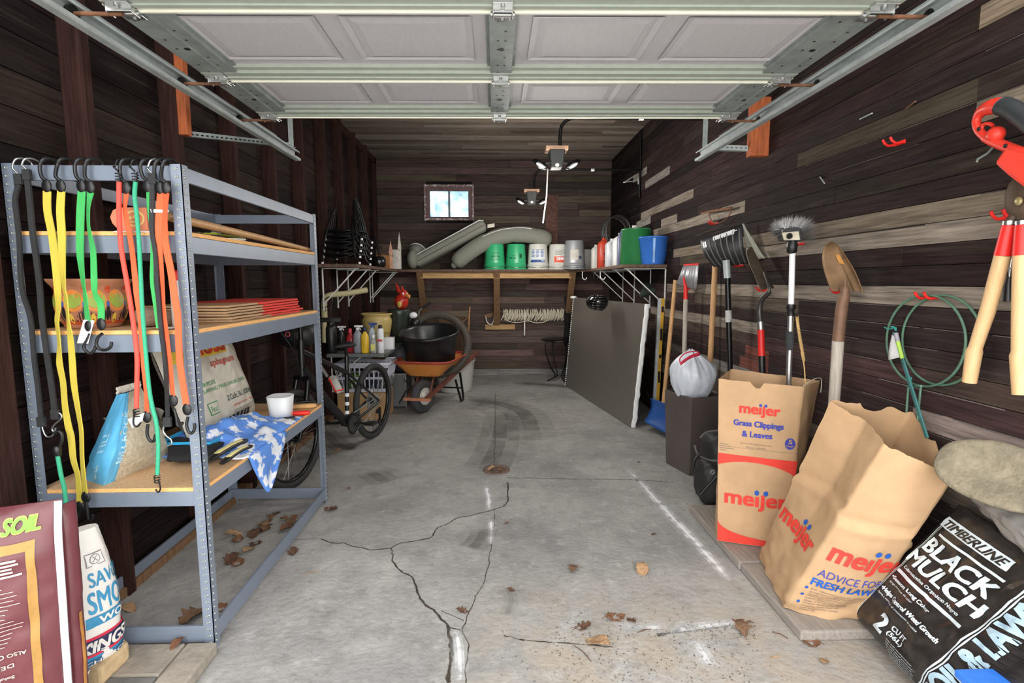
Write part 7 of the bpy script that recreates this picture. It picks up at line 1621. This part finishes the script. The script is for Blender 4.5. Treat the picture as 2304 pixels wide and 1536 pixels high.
under=[(600,1175),(618,1158),(592,1182),(655,1180),(648,1190),(570,1205),(535,1215),(575,1225),(560,1240),(640,1170),(662,1168),(520,1262),(535,1268),(590,1195),(525,1205),(600,1190),(610,1165)]
for i,(x,y) in enumerate(under): leaf(x,y,rnd.uniform(.055,.095),i,'dry brown leaf among those scattered inside the base frame of the shelving unit','dry leaves under the shelving unit')
for (x,y,s,k,lab) in [(660,1243,.07,1,'curled russet leaf just outside the base rail of the shelving unit'),(290,1372,.07,2,'pale brown leaf on the floor behind the stone block'),(500,1370,.08,0,'russet leaf beside the front right foot of the shelving unit'),(435,1395,.13,3,'big dry leaf inside the front corner of the shelving unit base'),
   (745,1147,.10,1,'dry leaf against the far right foot of the shelving unit'),(760,1017,.07,2,'tan oak leaf on the floor beside the bicycle wheels'),(785,1100,.03,4,'tiny pale leaf chip behind the shelving unit foot'),(690,1160,.05,5,'small brown leaf near the far base rail'),
   (1290,1282,.07,3,'dark crumbled leaf on the concrete left of the pale curled leaf'),(1445,1285,.09,2,'pale curled leaf on the concrete in front of the paper bags'),(1385,1390,.09,0,'russet leaf near the broken concrete edge'),(1312,1412,.07,1,'dark folded leaf left of the broken concrete edge'),(1345,1450,.10,2,'tan crumpled leaf at the front of the floor'),(1668,1416,.09,3,'dark brown leaf on the crack by the slab'),
   (1825,1448,.07,0,'curled leaf in front of the slab corner'),(1150,1328,.035,1,'small rust brown leaf scrap in the middle of the floor'),(1140,1178,.03,4,'tiny orange leaf scrap beside the crack'),(1432,1080,.04,2,'small orange leaf on the concrete joint'),(1470,1203,.03,5,'tiny tan leaf chip beside the white line'),(1612,1135,.06,2,'yellow brown leaf at the foot of the upright paper bag'),(1437,1040,.03,1,'tiny leaf scrap near the white line'),(1420,1398,.05,5,'small brown leaf right of the russet leaf'),(1105,1056,.07,2,'dry leaf lying in the floor drain'),(1125,1058,.06,0,'second dry leaf lying at the right in the floor drain'),(1040,1375,.05,1,'dry leaf caught on the main floor crack'),(1855,1490,.05,2,'pale leaf on the floor in front of the mulch bag'),(400,1478,.06,4,'pale green yellow leaf on the pavers')]:
    leaf(x,y,s,k,lab,None,zz=.05 if 'pavers' in lab else 0)
m=MB(); 
def grit(n,xr,yr,smin,smax,cl=None):
    for k in range(n):
        x,y=rnd.uniform(*xr),rnd.uniform(*yr)
        if cl and nz(x*.02,y*.03)<cl: continue
        p=P(x,y); s=rnd.uniform(smin,smax); a=rnd.uniform(0,6.28); d=V((math.cos(a),math.sin(a),0)); e=V((-d.y,d.x,0)); w=rnd.uniform(.15,.6)
        m.tone=rnd.choice(((.05,.04,.035),(.16,.10,.06),(.24,.18,.12),(.09,.06,.045),(.45,.38,.28))); z=V((0,0,.0022)); m.add([p-d*s+z,p-e*s*w+z,p+d*s+z*1.8,p+e*s*w+z],[(0,1,2,3)],False)
grit(900,(1120,1900),(1290,1536),.0015,.005,-.15); grit(500,(1240,1700),(1420,1536),.002,.006); grit(260,(1250,1560),(1370,1470),.002,.006,-.05); grit(160,(500,720),(1140,1290),.0015,.004); grit(140,(480,1200),(1100,1536),.001,.004); grit(160,(1230,1500),(1270,1300),.0015,.005,-.1); grit(150,(1540,1700),(1400,1440),.002,.006)
gm=mat('dirt and grass grit',(1,1,1,1),.95,attr=True,var=.2); o=m.build('floor_grit',gm); tag(o,'dirt, leaf crumbs and grass clippings scattered over the front of the concrete floor','debris',None,'stuff')
for i,(x,y,l,a,lab) in enumerate(((700,1290,.09,.5,'pale straw on the concrete beside the shelving unit rail'),(1310,1470,.11,2.1,'thin dark twig on the sandy concrete, left of middle'),(1755,1430,.06,2.4,'short twig in front of the slab'),(1450,1420,.07,.3,'thin twig on the broken concrete edge'),(1745,1480,.05,.2,'pale straw at the right front of the floor'))):
    p=P(x,y); d=V((math.cos(a),math.sin(a),0))*l/2; o=MB().tube([p-d+V((0,0,.003)),p+V((.004,.003,.006)),p+d+V((0,0,.003))],[.0016,.002,.0012],5).build('twig' if 'twig' in lab else 'straw',lm[1] if 'twig' in lab else lm[2]); tag(o,lab,'twig' if 'twig' in lab else 'straw')
# nails and scraps on the right wall
for i,(x,y,x2,y2,lab) in enumerate(((1845,398,1855,412,'bent pale nail on the right wall above the scrub brush'),(2038,245,2060,228,'rusty bent nail below the wide plank high on the right wall'),(1935,268,1962,255,'thin pale splinter high on the right wall'))):
    a,b=wq(x,y,XR-.004),wq(x2,y2,XR-.03); o=MB().tube([a,b],.0035,6).build('nail',G['rust'] if 'rusty' in lab else G['galv']); tag(o,lab,'nail')
